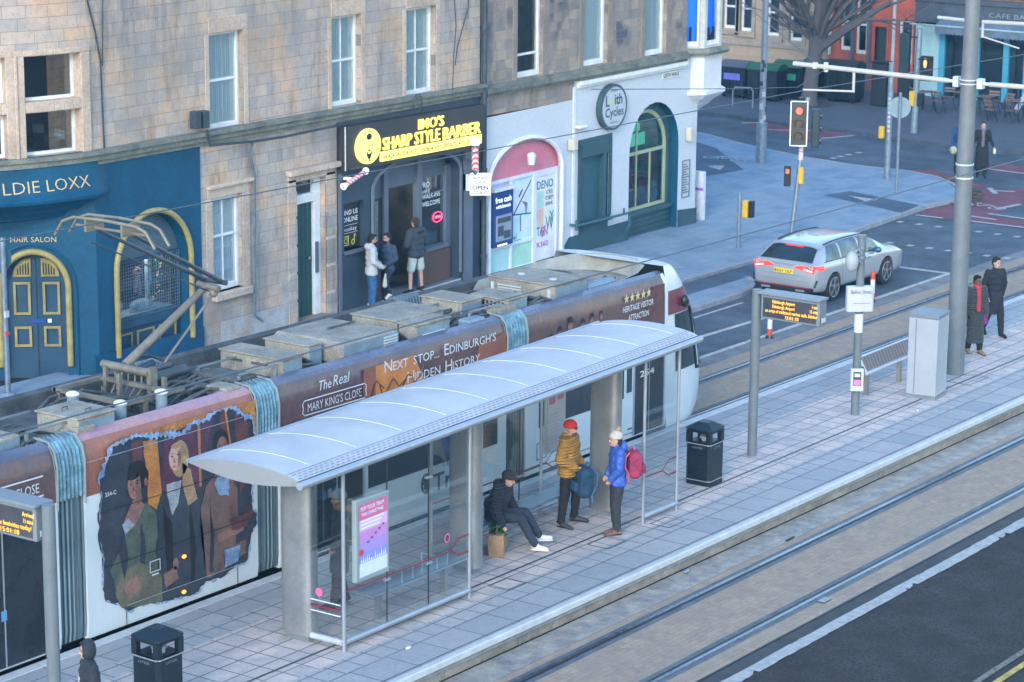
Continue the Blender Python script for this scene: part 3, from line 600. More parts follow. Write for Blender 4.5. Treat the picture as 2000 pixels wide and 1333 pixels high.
# salon window: shutter head, glass with grid, stallriser panels, display
mb = MB(); a_ = arc(37.84, 39.95, 1.26, 1.08, 16); mb.prism([(37.84, YW + .22, 1.42)] + [(x, YW + .22, z) for x, z in a_ if z > 1.42] + [(39.95, YW + .22, 1.42)], (0, .04, 0)); obj('roller_shutter', mb, shutter_b, LT)
mb = MB(); frame_rect(mb, 37.84, 39.95, .18, 1.44, YW + .16, YW + .25, .07); mb.box(37.84, 39.95, YW + .12, YW + .28, .02, .19); mb.box(37.84, 39.95, YW + .2, YW + .3, -.62, .03); wd = obj('window', mb, blue_wood, LT, bevel=.01)
obj('pane', MB().box(37.9, 39.9, YW + .2, YW + .205, .24, 1.4), pane_dk, wd)
mb = MB()
for i in range(29): mb.box(37.92 + i * .07, 37.924 + i * .07, YW + .145, YW + .15, .2, 1.42)
for i in range(17): mb.box(37.9, 39.9, YW + .142, YW + .148, .22 + i * .07, .2235 + i * .07)
obj('security_grille', mb, mat('grille_wire', (.16, .22, .28), .5, var=.1, bump=0), wd)
mb = MB()
for a in (37.93, 38.6, 39.27): frame_rect(mb, a, a + .52, -.55, -.08, YW + .17, YW + .2, .035)
obj('stallriser_panel', mb, gold, LT, split=.01)
disp = thing('window_display', 'christmas window display with wreath and red ribbon behind the salon grille', 'window display', (38.9, 36.1, .2))
obj('display_shelf', MB().box(37.9, 39.9, 35.86, 36.4, .17, .22), mat('white_cloth', (.7, .72, .75), .8, var=.1), disp)
obj('backdrop', MB().box(37.9, 38.6, 36.42, 36.46, .9, 1.42), mat('crimson_drape', (.28, .02, .06), .8, var=.4, scale=6), disp)
mb = MB(); mb.tube([(38.78 + .10 * math.cos(a), 35.9, 1.06 + .12 * math.sin(a)) for a in [i * PI / 8 for i in range(9)]], .03, 6); mb.tube([(38.76, 35.9, 1.1), (38.70, 35.9, .68)], .04, 6); mb.tube([(38.80, 35.9, 1.1), (38.86, 35.9, .62)], .04, 6); obj('ribbon', mb, wave('candy_ribbon', (.5, .02, .05), (.8, .75, .75), 7, 'Z', .5, 0, 0), disp)
mb = MB(); mb.tube([(39.45 + .16 * math.cos(i * PI / 8), 35.98, .62 + .18 * math.sin(i * PI / 8)) for i in range(17)], .05, 7); mb.tube([(39.5, 35.98, .85), (39.46, 35.98, 1.1), (39.5, 35.98, 1.36)], .05, 7); obj('wreath', mb, mat('wreath_green', (.02, .12, .05), .8, var=.6, scale=20), disp)
mb = MB(); rr = random.Random(2)
for i in range(26): mb.sph((39.45 + rr.uniform(-.2, .12), 35.93, rr.uniform(.42, 1.36)), .013, 6, 4)
obj('fairy_lights', mb, emis('warm_bulb', (1, .72, .3), 1.6), disp)
mb = MB(); mb.sph((39.42, 35.94, .42), (.14, .03, .07), 8, 6); obj('bow', mb, MATS['crimson_drape'], disp)
mb = MB(); mb.sph((38.2, 36.1, .42), (.3, .15, .2), 10, 8); mb.box(39.2, 39.3, 36.0, 36.1, .25, 1.3); mb.sph((39.1, 36.1, .35), (.35, .15, .12)); ll = bpy.data.lights.new('display_fill', 'POINT'); ll.energy = 9; ll.color = (1, .86, .7); ll.shadow_soft_size = .1; lo_ = bpy.data.objects.new('display_fill', ll); COL.objects.link(lo_); lo_.location = (38.9, 36.0, 1.5)  # point lamp added to brighten the display, no fitting for it
obj('fake_snow', mb, mat('fake_snow_wool', (.45, .55, .62), .9, var=.4, scale=8), disp)
# ---------------------------------------------------------------- barber shopfront (parts of the left tenement)
mb = MB(); wall_holes(mb, 45.0, 50.5, -1.6, 3.45, [(45.22, 45.95, .52, 1.60), (46.30, 49.62, -1.5, 2.32, .52)], YW - .02, .5); obj('shopfront_wall', mb, slate_wall, LT)
mb = MB(); mb.box(45.0, 50.5, YW - .02, YW + .1, 3.45, 3.62); obj('fascia_trim', mb, slate_trim, LT)
mb = MB(); mb.tube([(46.25, YW - .04, -.7)] + [(x, YW - .04, z) for x, z in arc(46.25, 49.67, 1.78, .6, 18)] + [(49.67, YW - .04, -.7)], .045, 6); mb.box(49.8, 50.1, YW - .1, YW - .02, -1.3, 2.2); mb.box(45.0, 45.1, YW - .06, YW - .02, -1.3, 2.3); obj('arch_moulding', mb, slate_trim, LT, smooth=True, split=.01)
mb = MB(); a_ = arc(46.30, 49.62, 1.80, .52, 16)
for x0, x1, zb in ((46.4, 47.02, 1.45), (47.16, 48.30, 1.62), (48.46, 49.5, 1.66)):
    top = [(x, YW + .3, 1.80 + .52 * math.sqrt(max(0, 1 - ((x - 47.96) / 1.66) ** 2))) for x in [x0 + (x1 - x0) * i / 8 for i in range(9)]]
    mb.prism([(x0, YW + .3, zb)] + top + [(x1, YW + .3, zb)], (0, .03, 0))
obj('roller_shutter', mb, shutter_m, LT, split=.01)
mb = MB()
for x0, x1 in ((46.3, 46.42), (47.0, 47.17), (48.30, 48.47), (49.40, 49.62)): mb.box(x0, x1, YW + .2, YW + .36, -1.0, 2.3 if x0 in (47.0, 48.30) else 1.9)
mb.box(48.47, 49.4, YW + .1, YW + .36, -.06, .03); mb.box(46.42, 47.0, YW + .2, YW + .36, -.06, .0)
sf = obj('shopfront_frame', mb, slate_trim, LT, bevel=.01)
obj('pane', MB().box(48.47, 49.4, YW + .28, YW + .285, .03, 1.66), pane_dk, sf)
obj('window_poster', MB().box(46.42, 47.0, YW + .27, YW + .275, 0, 1.46), mat('black_poster', (.022, .026, .034), .4, var=.1), sf)
mb = MB(); rr = random.Random(9)
for i in range(24):
    z = 1.36 - i * .052; s = ''.join(rr.choice(['Skin', 'Fade', 'Hair', 'Cut', 'Beard', 'Trim', 'Shave', 'Kids', 'Wash', 'Style', 'Hot', 'Towel']) + ' ' for _ in range(1))
    if i < 18: text(mb, s.strip(), (46.47, YW + .265, z), (1, 0, 0), (0, 0, 1), .05, .16); text(mb, '£%d' % rr.randint(8, 25), (46.74, YW + .265, z), (1, 0, 0), (0, 0, 1), .05, .1)
    elif i % 2 == 0: text(mb, s.strip(), (46.47, YW + .265, z), (1, 0, 0), (0, 0, 1), .06, .28, mi=1)
obj('price_lettering', mb, [mat('white_vinyl', (.7, .74, .78), .5, var=.05, bump=0), mat('yellow_vinyl', (.65, .55, .08), .5, var=.05, bump=0)], sf)
mb = MB(); mb.box(48.44, 49.5, YW + .14, YW + .3, -1.15, -.06); mb.box(46.4, 47.02, YW + .22, YW + .3, -1.1, -.06); obj('stallriser', mb, wood_br, LT, split=.01)
mb = MB(); mb.box(46.2, 49.7, YW - .06, YW + .6, -1.2, -.86); obj('doorstep', mb, mat('step_stone', (.12, .15, .18), .8, var=.2), LT)
obj('step_edge', MB().box(46.3, 49.65, YW - .075, YW - .06, -.885, -.85), mat('metal_nosing', (.55, .6, .64), .4, .6, var=.1), LT)
mb = MB(); mb.box(48.47, 49.4, YW + .26, YW + .27, 1.3, 1.301)
text(mb, 'PRO', (48.50, YW + .262, 1.46), (1, 0, 0), (0, 0, 1), .17, .34); text(mb, 'BARB', (48.50, YW + .262, 1.32), (1, 0, 0), (0, 0, 1), .12, .34)
text(mb, 'WALK-INS', (48.54, YW + .262, 1.18), (1, 0, 0), (0, 0, 1), .15, .72, bold=.01); text(mb, 'WELCOME', (48.54, YW + .262, 1.0), (1, 0, 0), (0, 0, 1), .16, .72, bold=.01)
obj('window_lettering', mb, MATS['white_vinyl'], sf)
mb = MB(); mb.box(45.25, 45.92, YW + .1, YW + .11, .55, 1.58); wp = obj('window_poster', mb, MATS['black_poster'], LT)
mb = MB(); text(mb, 'FIND US', (45.30, YW + .09, 1.30), (1, 0, 0), (0, 0, 1), .16, .56, bold=.01); text(mb, 'ONLINE', (45.30, YW + .09, 1.14), (1, 0, 0), (0, 0, 1), .16, .56, bold=.01)
mb.box(45.3, 45.86, YW + .09, YW + .095, 1.06, 1.067); mb.box(45.3, 45.86, YW + .09, YW + .095, .88, .887); text(mb, 'booksy', (45.32, YW + .09, .93), (1, 0, 0), (0, 0, 1), .13, .5)
def ringxz(mb, cx, cz, r, w, y, mi=0, n=20, sx=1):
    for i in range(n):
        a, b = 2 * PI * i / n, 2 * PI * (i + 1) / n
        mb.add([(cx + sx * r * math.cos(a), y, cz + r * math.sin(a)), (cx + sx * r * math.cos(b), y, cz + r * math.sin(b)), (cx + sx * (r - w) * math.cos(b), y, cz + (r - w) * math.sin(b)), (cx + sx * (r - w) * math.cos(a), y, cz + (r - w) * math.sin(a))], [(0, 1, 2, 3)], mi)
frame_rect(mb, 45.31, 45.53, .60, .82, YW + .09, YW + .095, .022, 1); ringxz(mb, 45.42, .71, .065, .022, YW + .09, 1); mb.sph((45.485, YW + .09, .775), .013, 6, 4, 1)
mb.box(45.72, 45.745, YW + .09, YW + .095, .64, .84, 1); ringxz(mb, 45.68, .66, .065, .024, YW + .089, 1); mb.prism([(45.745, YW + .09, .84), (45.80, YW + .09, .76), (45.80, YW + .09, .79), (45.77, YW + .09, .84)], (0, .005, 0), 1)
obj('poster_lettering', mb, [MATS['white_vinyl'], MATS['yellow_vinyl']], wp)
frm = MB(); frame_rect(frm, 45.22, 45.95, .46, 1.60, YW + .12, YW + .2, .04); frm.box(45.2, 46.0, YW - .08, YW + .1, .44, .52); obj('window', frm, slate_trim, LT)
# barber interior seen through the open door
inn = MB(); inn.box(46.3, 49.7, 38.6, 38.65, -1, 2.2); inn.box(46.3, 49.7, 35.95, 38.6, -.95, -.9); inn.box(46.28, 46.3, 35.95, 38.6, -1, 2.2); inn.box(49.62, 49.64, 35.95, 38.6, -1, 2.2)
mb = MB(); rr = random.Random(4)
for i in range(34): x, y, z = rr.uniform(46.9, 48.9), rr.uniform(37.2, 38.4), rr.uniform(-.2, 1.5); mb.box(x, x + rr.uniform(.04, .16), y, y + .1, z, z + rr.uniform(.05, .22), rr.randrange(3))
obj('shop_fitting', mb, [mat('bottle_amber', (.40, .20, .07), .3, var=.3), mat('bottle_grey', (.35, .40, .45), .3, var=.2), mat('chair_black', (.02, .025, .03), .4, var=.1)], LT)
obj('interior_backing', inn, mat('barber_interior', (.045, .055, .065), .8, var=.4, scale=2), LT)
mb = MB(); mb.box(47.3, 47.34, 37.5, 37.55, 1.32, 1.35); mb.box(48.1, 48.16, 37.0, 37.05, 1.42, 1.46); mb.box(47.2, 47.26, 37.7, 37.75, .2, .5); ll = bpy.data.lights.new('barber_fill', 'POINT'); ll.energy = 22; ll.color = (1, .84, .68); ll.shadow_soft_size = .15; lo_ = bpy.data.objects.new('barber_fill', ll); COL.objects.link(lo_); lo_.location = (48.0, 37.3, 1.7)  # unseen point lamp added to brighten the barber interior
obj('interior_lamp', mb, emis('soft_lamp', (1, .9, .8), 2.5), LT, split=.01)

# fascia sign board with lit letters (a sign of its own)
SG = thing('shop_sign', 'long charcoal barber fascia board with glowing yellow letters and bearded face roundel', 'sign', (45.0, 35.3, 2.3))
mb = MB(); vs = [(45.02, z0, y) for z0 in ()]
mb.add([(45.03, 35.38, 2.40), (50.40, 35.38, 2.21), (50.40, 35.38, 3.27), (45.03, 35.38, 3.38), (45.03, 35.57, 2.40), (50.40, 35.57, 2.21), (50.40, 35.57, 3.27), (45.03, 35.57, 3.38)], [(0, 1, 2, 3), (4, 7, 6, 5), (0, 4, 5, 1), (3, 2, 6, 7), (0, 3, 7, 4), (1, 5, 6, 2)])
obj('sign_board', mb, dark_fascia, SG)
obj('sign_edge', MB().box(45.0, 45.025, 35.36, 35.375, 2.40, 3.38), white_wood, SG)
yel = emis('yellow_neon', (1, .84, .16), 1.25, (.8, .7, .2)); yel2 = emis('yellow_neon_side', (.85, .66, .08), .55, (.6, .5, .1)); blk = mat('sign_black', (.02, .02, .015), .6, var=.05, bump=0)
tl = Vector((1, 0, -.0185))
mb = MB()
def lit(s, x, z, size, width, bold=.008):
    text(mb, s, (x, 35.33, z), tl, (0, 0, 1), size, width, .0, 0, bold=bold); text(mb, s, (x - .022, 35.36, z - .008), tl, (0, 0, 1), size, width, .02, 1, bold=bold)
lit("IMO'S", 47.72, 3.00, .34, .98); lit('SHARP STYLE', 46.36, 2.70, .40, 2.18); lit('BARBER', 48.68, 2.65, .40, 1.5)
obj('sign_letters', mb, [yel, yel2], SG)
mb = MB(); mb.add([(46.28, 35.34, 2.44), (50.22, 35.34, 2.36), (50.22, 35.34, 2.58), (46.28, 35.34, 2.66), (46.28, 35.38, 2.44), (50.22, 35.38, 2.36), (50.22, 35.38, 2.58), (46.28, 35.38, 2.66)], [(0, 1, 2, 3), (0, 4, 5, 1), (3, 2, 6, 7), (0, 3, 7, 4), (1, 5, 6, 2)])
st = obj('sign_strip', mb, yel, SG)
mb = MB(); text(mb, 'WALK-IN SERVICE, 07308547691 OPEN 7DAYS @ IMOS', (46.36, 35.335, 2.485), tl, (0, 0, 1), .15, 3.78, bold=.012); obj('strip_lettering', mb, blk, st, split=.05)
mb = MB(); mb.prism([(45.80 + .44 * math.cos(a), 35.31, 2.86 + .40 * math.sin(a)) for a in [2 * PI * i / 32 for i in range(32)]], (0, .07, 0)); rd = obj('sign_roundel', mb, yel, SG)
mb = MB(); y = 35.305
ringxz(mb, 45.80, 2.86, .34, .014, y, 0, 32, 1.08)
mb.poly([(45.80 + .10 * math.cos(a), y, 3.08 + .075 * math.sin(a)) for a in [2 * PI * i / 14 for i in range(14)]])
mb.poly([(45.69, y, 2.76), (45.72, y, 2.64), (45.80, y, 2.53), (45.88, y, 2.64), (45.91, y, 2.76), (45.86, y, 2.73), (45.84, y, 2.70), (45.80, y, 2.69), (45.76, y, 2.70), (45.74, y, 2.73)])
mb.poly([(45.73, y - .002, 2.76), (45.80, y - .002, 2.80), (45.87, y - .002, 2.76), (45.80, y - .002, 2.755)])
for s in (-1, 1): ringxz(mb, 45.80 + s * .055, 2.90, .042, .009, y, 0, 12); mb.box(45.80 + s * .13 - .006, 45.80 + s * .13 + .006, y, y + .003, 2.76, 3.04)
for i in range(9):
    for s in (-1, 1): mb.box(45.80 + s * .27 - .05, 45.80 + s * .27 + .05, y, y + .003, 2.68 + i * .045, 2.685 + i * .045)
obj('roundel_face', mb, blk, rd)
# barber poles
stripe = wave('barber_stripes', (.55, .05, .06), (.8, .82, .85), 5, 'DIAGONAL', .3, 0, 0)
BP = thing('barber_pole', 'upright red and white barber pole with globe lamp at the right end of the fascia', 'barber pole', (49.76, 35.25, 1.8))
obj('pole', MB().cyl((49.76, 35.2, 1.80), (49.76, 35.2, 2.34), .085, n=14), stripe, BP, smooth=True); obj('globe', MB().sph((49.76, 35.2, 2.46), .115), emis('globe_lamp', (1, .98, .92), .9, (.8, .8, .8)), BP, smooth=True)
mb = MB(); mb.cyl((49.76, 35.2, 1.68), (49.76, 35.2, 1.80), .06, .1, n=14); mb.cyl((49.76, 35.2, 2.34), (49.76, 35.2, 2.39), .1, n=14); mb.box(49.72, 49.80, 35.2, 35.5, 2.0, 2.04); mb.sph((49.76, 35.2, 1.64), .05, 8, 6); obj('bracket', mb, mat('chrome', (.6, .65, .7), .25, 1, var=.05), BP, smooth=True)
BP2 = thing('barber_pole', 'tilted red and white barber pole fixed under the left end of the barber fascia', 'barber pole', (45.5, 35.3, 2.1))
obj('pole', MB().cyl((44.92, 35.3, 2.10), (45.60, 35.3, 2.30), .055, n=12), stripe, BP2, smooth=True); mb = MB(); mb.sph((45.66, 35.3, 2.32), .08, 10, 8); mb.cyl((44.84, 35.3, 2.08), (44.92, 35.3, 2.10), .08, .06); mb.box(45.2, 45.26, 35.3, 35.58, 2.16, 2.22); obj('end_cap', mb, MATS['globe_lamp'], BP2, smooth=True)
# projecting sign
PS = thing('projecting_sign', 'white square projecting sign reading barber shop open 7 days', 'sign', (49.9, 34.95, 1.1))
mb = MB(); vs = []; Mx = Matrix.Translation((49.83, 35.1, 1.45)) @ Matrix.Rotation(math.radians(-52), 4, 'Z')
mb.obox(Mx, .50, .10, .54); obj('sign_panel', mb, mat('white_acrylic', (.72, .74, .74), .35, var=.04, bump=0, emit=(1, 1, .97), estr=.12), PS, bevel=.03, seg=2)
mb = MB(); fx = Mx.to_3x3() @ Vector((1, 0, 0)); fy = Mx.to_3x3() @ Vector((0, -1, 0)); P = lambda u, z: Vector((49.83, 35.1, 1.45)) + fx * u + fy * .055 + Vector((0, 0, z))
for s, z, sz, wd, bo in (('BARBER', .13, .10, .34, .01), ('SHOP', .02, .10, .22, .01), ('OPEN', -.12, .14, .38, .03), ('7 DAYS', -.23, .11, .36, .02)): text(mb, s, P(-wd / 2, z), fx, (0, 0, 1), sz, wd, bold=bo)
obj('sign_lettering', mb, mat('sign_ink', (.03, .05, .07), .6, var=.05, bump=0), PS)
obj('bracket', MB().box(49.8, 49.86, 35.2, 35.6, 1.26, 1.65), white_wood, PS)
ON = thing('neon_sign', 'small oval pink neon open sign in the barber window', 'sign', (49.16, 35.85, .55))
mb = MB(); mb.tube([(49.16 + .19 * math.cos(a), 35.86, .68 + .12 * math.sin(a)) for a in [2 * PI * i / 24 for i in range(25)]], .012, 6); obj('neon_ring', mb, emis('pink_neon', (1, .06, .22), 3.0), ON)
mb = MB(); text(mb, 'OPEN', (49.16, 35.86, .645), (1, 0, 0), (0, 0, 1), .10, .25, .006, center=True); obj('neon_text', mb, emis('neon_text_red', (1, .16, .25), 3), ON)

# ---------------------------------------------------------------- cables, boxes and pipes on the stone front
def cable(name, pts, r, label, m=pipe_m, cat='cable'):
    c = []; 
    for i in range(len(pts) - 1):
        for k in range(4): c.append(Vector(pts[i]).lerp(Vector(pts[i + 1]), k / 4))
    c.append(Vector(pts[-1])); return single(name, MB().tube(c, r, 5), m, label, cat, smooth=True)
cable('wall_cable', [(37.05, 35.55, 8), (37.2, 35.6, 6.9), (37.42, 35.6, 6.2), (37.52, 35.57, 5.6), (37.56, 35.57, 3.7)], .018, 'black cable hanging down the stone beside the bowed window')
cable('wall_cable', [(37.6, 35.55, 8.6), (37.62, 35.55, 7), (37.56, 35.56, 5.5)], .014, 'thin dark cable dropping straight down by the bow seam')
cable('wall_cable', [(40.42, 35.38, 3.9), (40.5, 35.38, 3.55), (41.0, 35.4, 3.52), (41.8, 35.4, 3.46), (43.0, 35.42, 3.42), (44.9, 35.42, 3.44)], .028, 'sagging black cable run under the string course')
cable('wall_cable', [(49.2, 35.55, 9), (49.25, 35.55, 7), (49.45, 35.55, 5.2), (49.3, 35.5, 4.6), (49.1, 35.4, 3.6)], .014, 'pair of loose cables hanging beside the right upper window')
cable('wall_cable', [(49.75, 35.55, 9), (49.9, 35.55, 7), (49.95, 35.55, 5.6), (49.5, 35.55, 4.7), (49.35, 35.5, 4.3)], .014, 'loose curved cable nearest the drainpipe above the barber')
mb = MB(); mb.tube([(47.65 + .17 * math.cos(a), 35.33, 3.62 + .2 * math.sin(a)) for a in [2 * PI * i / 18 for i in range(19)]], .016, 5); single('cable_coil', mb, pipe_m, 'coil of spare black cable hung on the string course above the barber sign', 'cable')
cable('drain_pipe', [(41.95, 35.45, 3.45), (41.9, 35.5, 3.2), (42.08, 35.52, 2.7), (42.02, 35.5, 1.2), (42.0, 35.5, -.35), (42.2, 35.45, -.5)], .035, 'thin grey pipe running down the stone between window and green door', mat('grey_pipe', (.11, .15, .18), .6, var=.3, scale=6), 'pipe')
mb = MB(); mb.cyl((50.52, 35.48, -1.2), (50.52, 35.48, 9.5), .065, n=10)
for z in (-.5, 1.6, 3.4, 5, 6.8): mb.cyl((50.52, 35.48, z), (50.52, 35.48, z + .1), .085, n=10)
single('drain_pipe', mb, pipe_m, 'tall dark cast iron drainpipe between the two tenements', 'pipe', smooth=True)
jb = MB(); jb.box(40.09, 40.27, 35.40, 35.56, 3.94, 4.30); [jb.box(40.08, 40.28, 35.39, 35.5, 3.97 + i * .05, 3.985 + i * .05) for i in range(7)]; b1 = single('junction_box', jb, mat('box_plastic', (.04, .06, .085), .5, var=.2), 'dark ribbed cable joint box on the wall, left one of two', 'junction box', 'cable joint boxes', bevel=.03)
o = dup(b1, (40.45, 35.48, b1.location.z - .02), label='blue grey cable joint box on the wall, right one of two next to the window')
# ---------------------------------------------------------------- tenement on the right, white cycle shop below
RT = thing('tenement_building', 'grey rubble stone tenement over a white painted corner cycle shop', 'building', (56, 35.6, -1.2))
YR = 35.6
uh = [(52.07, 53.2, 3.66, 6.2), (55.02, 56.15, 3.64, 6.2), (57.96, 59.05, 3.60, 6.2)]
mb = MB(); wall_holes(mb, 50.55, 60.1, 3.52, 10.5, uh, YR, .24); mb.poly([(50.55, YR, 2.93), (54.72, YR, 2.86), (54.72, YR, 3.52), (50.55, YR, 3.52)])
mb.box(50.6, 60.7, 46, 46.2, -2, 10.5); mb.poly([(60.7, 35.8, -2), (60.7, 46, -2), (60.7, 46, 10.5), (60.7, 35.8, 10.5)]); mb.poly([(50.6, 35.6, 10.5), (60.7, 35.6, 10.5), (60.7, 46, 10.5), (50.6, 46, 10.5)])
obj('wall', mb, STONE_D, RT)
mb = MB()
for a, b, c, d in uh: mb.box(b, b + .26, YR - .012, YR + .02, c - .1, d + .3); mb.box(a - .2, a, YR - .012, YR + .02, c - .1, d + .3); mb.box(a, b, YR - .012, YR + .02, d, d + .3)
obj('window_surround', mb, dressed_d, RT, bevel=.012, split=.05)
for i, (a, b, c, d) in enumerate(uh): sash(RT, a, b, c, d, YR + .12, cur=(None, curtain_w, curtain_m)[i], mid=(.22, .72, .9)[i], w=.085)
mb = MB(); mb.tube([(58.2, 35.9, 4.6), (58.4, 35.86, 4.35), (58.7, 35.86, 4.28)], .025, 6); single('lit_star', mb, emis('window_star', (1, .95, .7), 1.5), 'glowing curved strip hanging behind the third window of the grey tenement', 'window light')
mb = MB()
for z0, z1, p in ((3.33, 3.42, .10), (3.42, 3.52, .18), (3.52, 3.60, .10)):
    vs = [(x, YR + y, z + .03 - .0095 * (x - 54)) for x in (50.6, 60.0) for y, z in ((.02, z0), (-p, z0), (-p, z1), (.02, z1))]; mb.add(vs, [(0, 1, 5, 4), (1, 2, 6, 5), (2, 3, 7, 6), (0, 3, 2, 1), (4, 5, 6, 7)])
obj('string_course', mb, course_m, RT)
# street level: white wall with openings
mb = MB(); wall_holes(mb, 50.6, 54.6, -1.8, 2.88, [(50.80, 54.12, -1.75, 2.24, .95)], YR - .01, .16)
wall_holes(mb, 54.6, 60.72, -1.8, 3.40, [(54.92, 56.25, -.35, 1.70), (57.28, 59.78, -1.7, 2.36, 1.25)], YR - .01, .42, mir=1)
mb.poly([(60.72, YR - .01, -1.8), (60.72, 36.6, -1.8), (60.72, 36.6, 3.4), (60.72, YR - .01, 3.4)])
mb.prism([(60.5, YR - .01, 2.3), (60.72, YR - .01, 1.0), (61.05, YR + .2, 1.9), (61.1, YR + .2, 2.5)], (0, .5, 0))
obj('shopfront_wall', mb, [white_wall, blue_wall], RT)
mb = MB(); pts = arc(50.86, 54.06, 1.26, .93, 18); mb.tube([(50.86, YR - .03, -1)] + [(x, YR - .03, z) for x, z in pts] + [(54.06, YR - .03, -1)], .06, 6); mb.box(54.55, 54.65, YR - .03, YR, -1, 3.2); obj('arch_moulding', mb, white_wood, RT, smooth=True)
mb = MB()
for z0, z1, p in ((3.16, 3.24, .08), (3.24, 3.34, .16)):
    vs = [(x, YR + y, z - .004 * (x - 54)) for x in (54.72, 59.95) for y, z in ((0, z0), (-p, z0), (-p, z1), (0, z1))]; mb.add(vs, [(0, 1, 5, 4), (1, 2, 6, 5), (2, 3, 7, 6), (0, 3, 2, 1), (4, 5, 6, 7)])
obj('shop_cornice', mb, white_wood, RT)
teal_base = mat('teal_plinth', (.022, .075, .10), .6, var=.2, scale=2, bump=.2)
mb = MB(); mb.prism([(54.25, YR - .04, -1.5), (54.25, YR - .04, -.80), (54.45, YR - .04, -.62), (57.26, YR - .04, -.62), (57.26, YR - .04, -1.5)], (0, .03, 0)); mb.prism([(59.8, YR - .04, -1.6), (59.8, YR - .04, -.72), (60.74, YR - .04, -.80), (60.74, YR - .04, -1.6)], (0, .03, 0)); mb.box(60.72, 60.75, YR - .04, 37, -1.8, -.8)
mb.prism([(54.86, YR - .05, -.64), (54.86, YR - .05, -.45), (54.80, YR - .05, -.30), (56.36, YR - .05, -.30), (56.22, YR - .05, -.45), (56.22, YR - .05, -.64)], (0, .02, 0)); mb.box(54.80, 54.92, YR - .05, YR - .03, -.30, 1.82); mb.box(56.25, 56.38, YR - .05, YR - .03, -.30, 1.82); mb.box(54.92, 56.25, YR - .05, YR - .03, 1.70, 1.82)
obj('plinth', mb, teal_base, RT, split=.02)
mb = MB(); mb.box(54.93, 56.24, YR + .08, YR + .11, -.35, 1.36); obj('roller_shutter', mb, wave('teal_shutter', (.02, .075, .10), (.05, .125, .16), 9, 'Z', .5, .6, 0), RT)
mb = MB(); mb.box(54.92, 56.25, YR - .07, YR + .16, 1.34, 1.70); mb.box(55.98, 56.10, YR - .072, YR + .16, -.35, 1.34); mb.box(54.86, 56.3, YR - .16, YR + .1, -.42, -.34); obj('shutter_box', mb, teal_base, RT, bevel=.01)
# arched shop window
yel_f = mat('primrose_frame', (.36, .40, .26), .5, var=.1)
mb = MB(); a0 = arc(57.28, 59.78, 1.11, 1.25, 20); a1 = arc(57.42, 59.60, 1.11, 1.05, 20)
for (p, q, r, s) in zip(a0, a0[1:], a1[1:], a1): mb.prism([(p[0], YR + .22, p[1]), (q[0], YR + .22, q[1]), (r[0], YR + .22, r[1]), (s[0], YR + .22, s[1])], (0, .1, 0))
mb.box(57.28, 57.42, YR + .22, YR + .32, -.55, 1.11); mb.box(59.60, 59.78, YR + .22, YR + .32, -.55, 1.11); mb.box(57.28, 59.78, YR + .1, YR + .4, -.62, -.50); mb.box(57.28, 59.78, YR + .2, YR + .36, -1.6, -.62)
for i in range(6): mb.box(57.4, 59.7, YR + .17, YR + .2, -1.5 + i * .14, -1.42 + i * .14)
sw = obj('window', mb, teal_base, RT, bevel=.01)
mb = MB(); a2 = arc(57.50, 59.50, 1.11, .95, 20)
for (p, q, r, s) in zip(a1, a1[1:], a2[1:], a2): mb.prism([(p[0], YR + .28, p[1]), (q[0], YR + .28, q[1]), (r[0], YR + .28, r[1]), (s[0], YR + .28, s[1])], (0, .06, 0))
mb.box(57.42, 57.5, YR + .28, YR + .34, -.5, 1.11); mb.box(59.50, 59.60, YR + .28, YR + .34, -.5, 1.11); mb.box(57.5, 59.5, YR + .28, YR + .34, .98, 1.06); mb.box(57.5, 59.5, YR + .28, YR + .34, -.5, -.42); mb.box(58.12, 58.16, YR + .29, YR + .33, -.42, 2.0); mb.box(58.80, 58.84, YR + .29, YR + .33, -.42, .98)
obj('glazing_bar', mb, yel_f, sw); ll = bpy.data.lights.new('cycle_fill', 'POINT'); ll.energy = 16; ll.color = (.75, 1, .9); ll.shadow_soft_size = .2; lo_ = bpy.data.objects.new('cycle_fill', ll); COL.objects.link(lo_); lo_.location = (58.5, 36.4, 1.9)  # extra unseen lamp lifts the cycle shop stock behind the glass
obj('pane', MB().prism([(57.5, YR + .31, -.42)] + [(x, YR + .31, z) for x, z in a2] + [(59.5, YR + .31, -.42)], (0, .005, 0)), pane_dk, sw)
mb = MB(); mb.box(57.4, 59.7, 37.4, 37.45, -1.2, 2.4); mb.box(57.3, 57.35, 36, 37.4, -1.2, 2.4); mb.box(59.65, 59.7, 36, 37.4, -1.2, 2.4); mb.box(50.6, 60.6, YR + 1.9, YR + 1.95, 3.4, 6.5); obj('interior_backing', mb, mat('cycle_interior', (.03, .10, .12), .8, var=.6, scale=3), RT)
mb = MB(); rr = random.Random(11)
for i in range(60): x, y, z = rr.uniform(57.6, 59.4), rr.uniform(36.1, 37.2), rr.uniform(-.5, 1.6); mb.box(x, x + rr.uniform(.04, .2), y, y + .04, z, z + rr.uniform(.05, .3), rr.randrange(4))
obj('shop_goods', mb, [mat('goods_green', (.03, .28, .14), .6, var=.3), mat('goods_dark', (.02, .03, .04), .6, var=.3), mat('goods_pale', (.35, .42, .45), .6, var=.3), mat('goods_red', (.4, .05, .06), .6, var=.2)], RT)
mb = MB(); mb.box(57.6, 59.2, 36.3, 36.34, 1.1, 1.42); mb.box(57.7, 58.9, 36.28, 36.32, 1.5, 1.7); obj('green_glow_panel', mb, emis('green_light', (.05, .75, .42), .55, (.05, .4, .25)), RT, split=.01)
bike_t = thing('bicycle', 'dark bicycle displayed behind the arched shop window', 'bicycle', (58.6, 36.2, -.45))
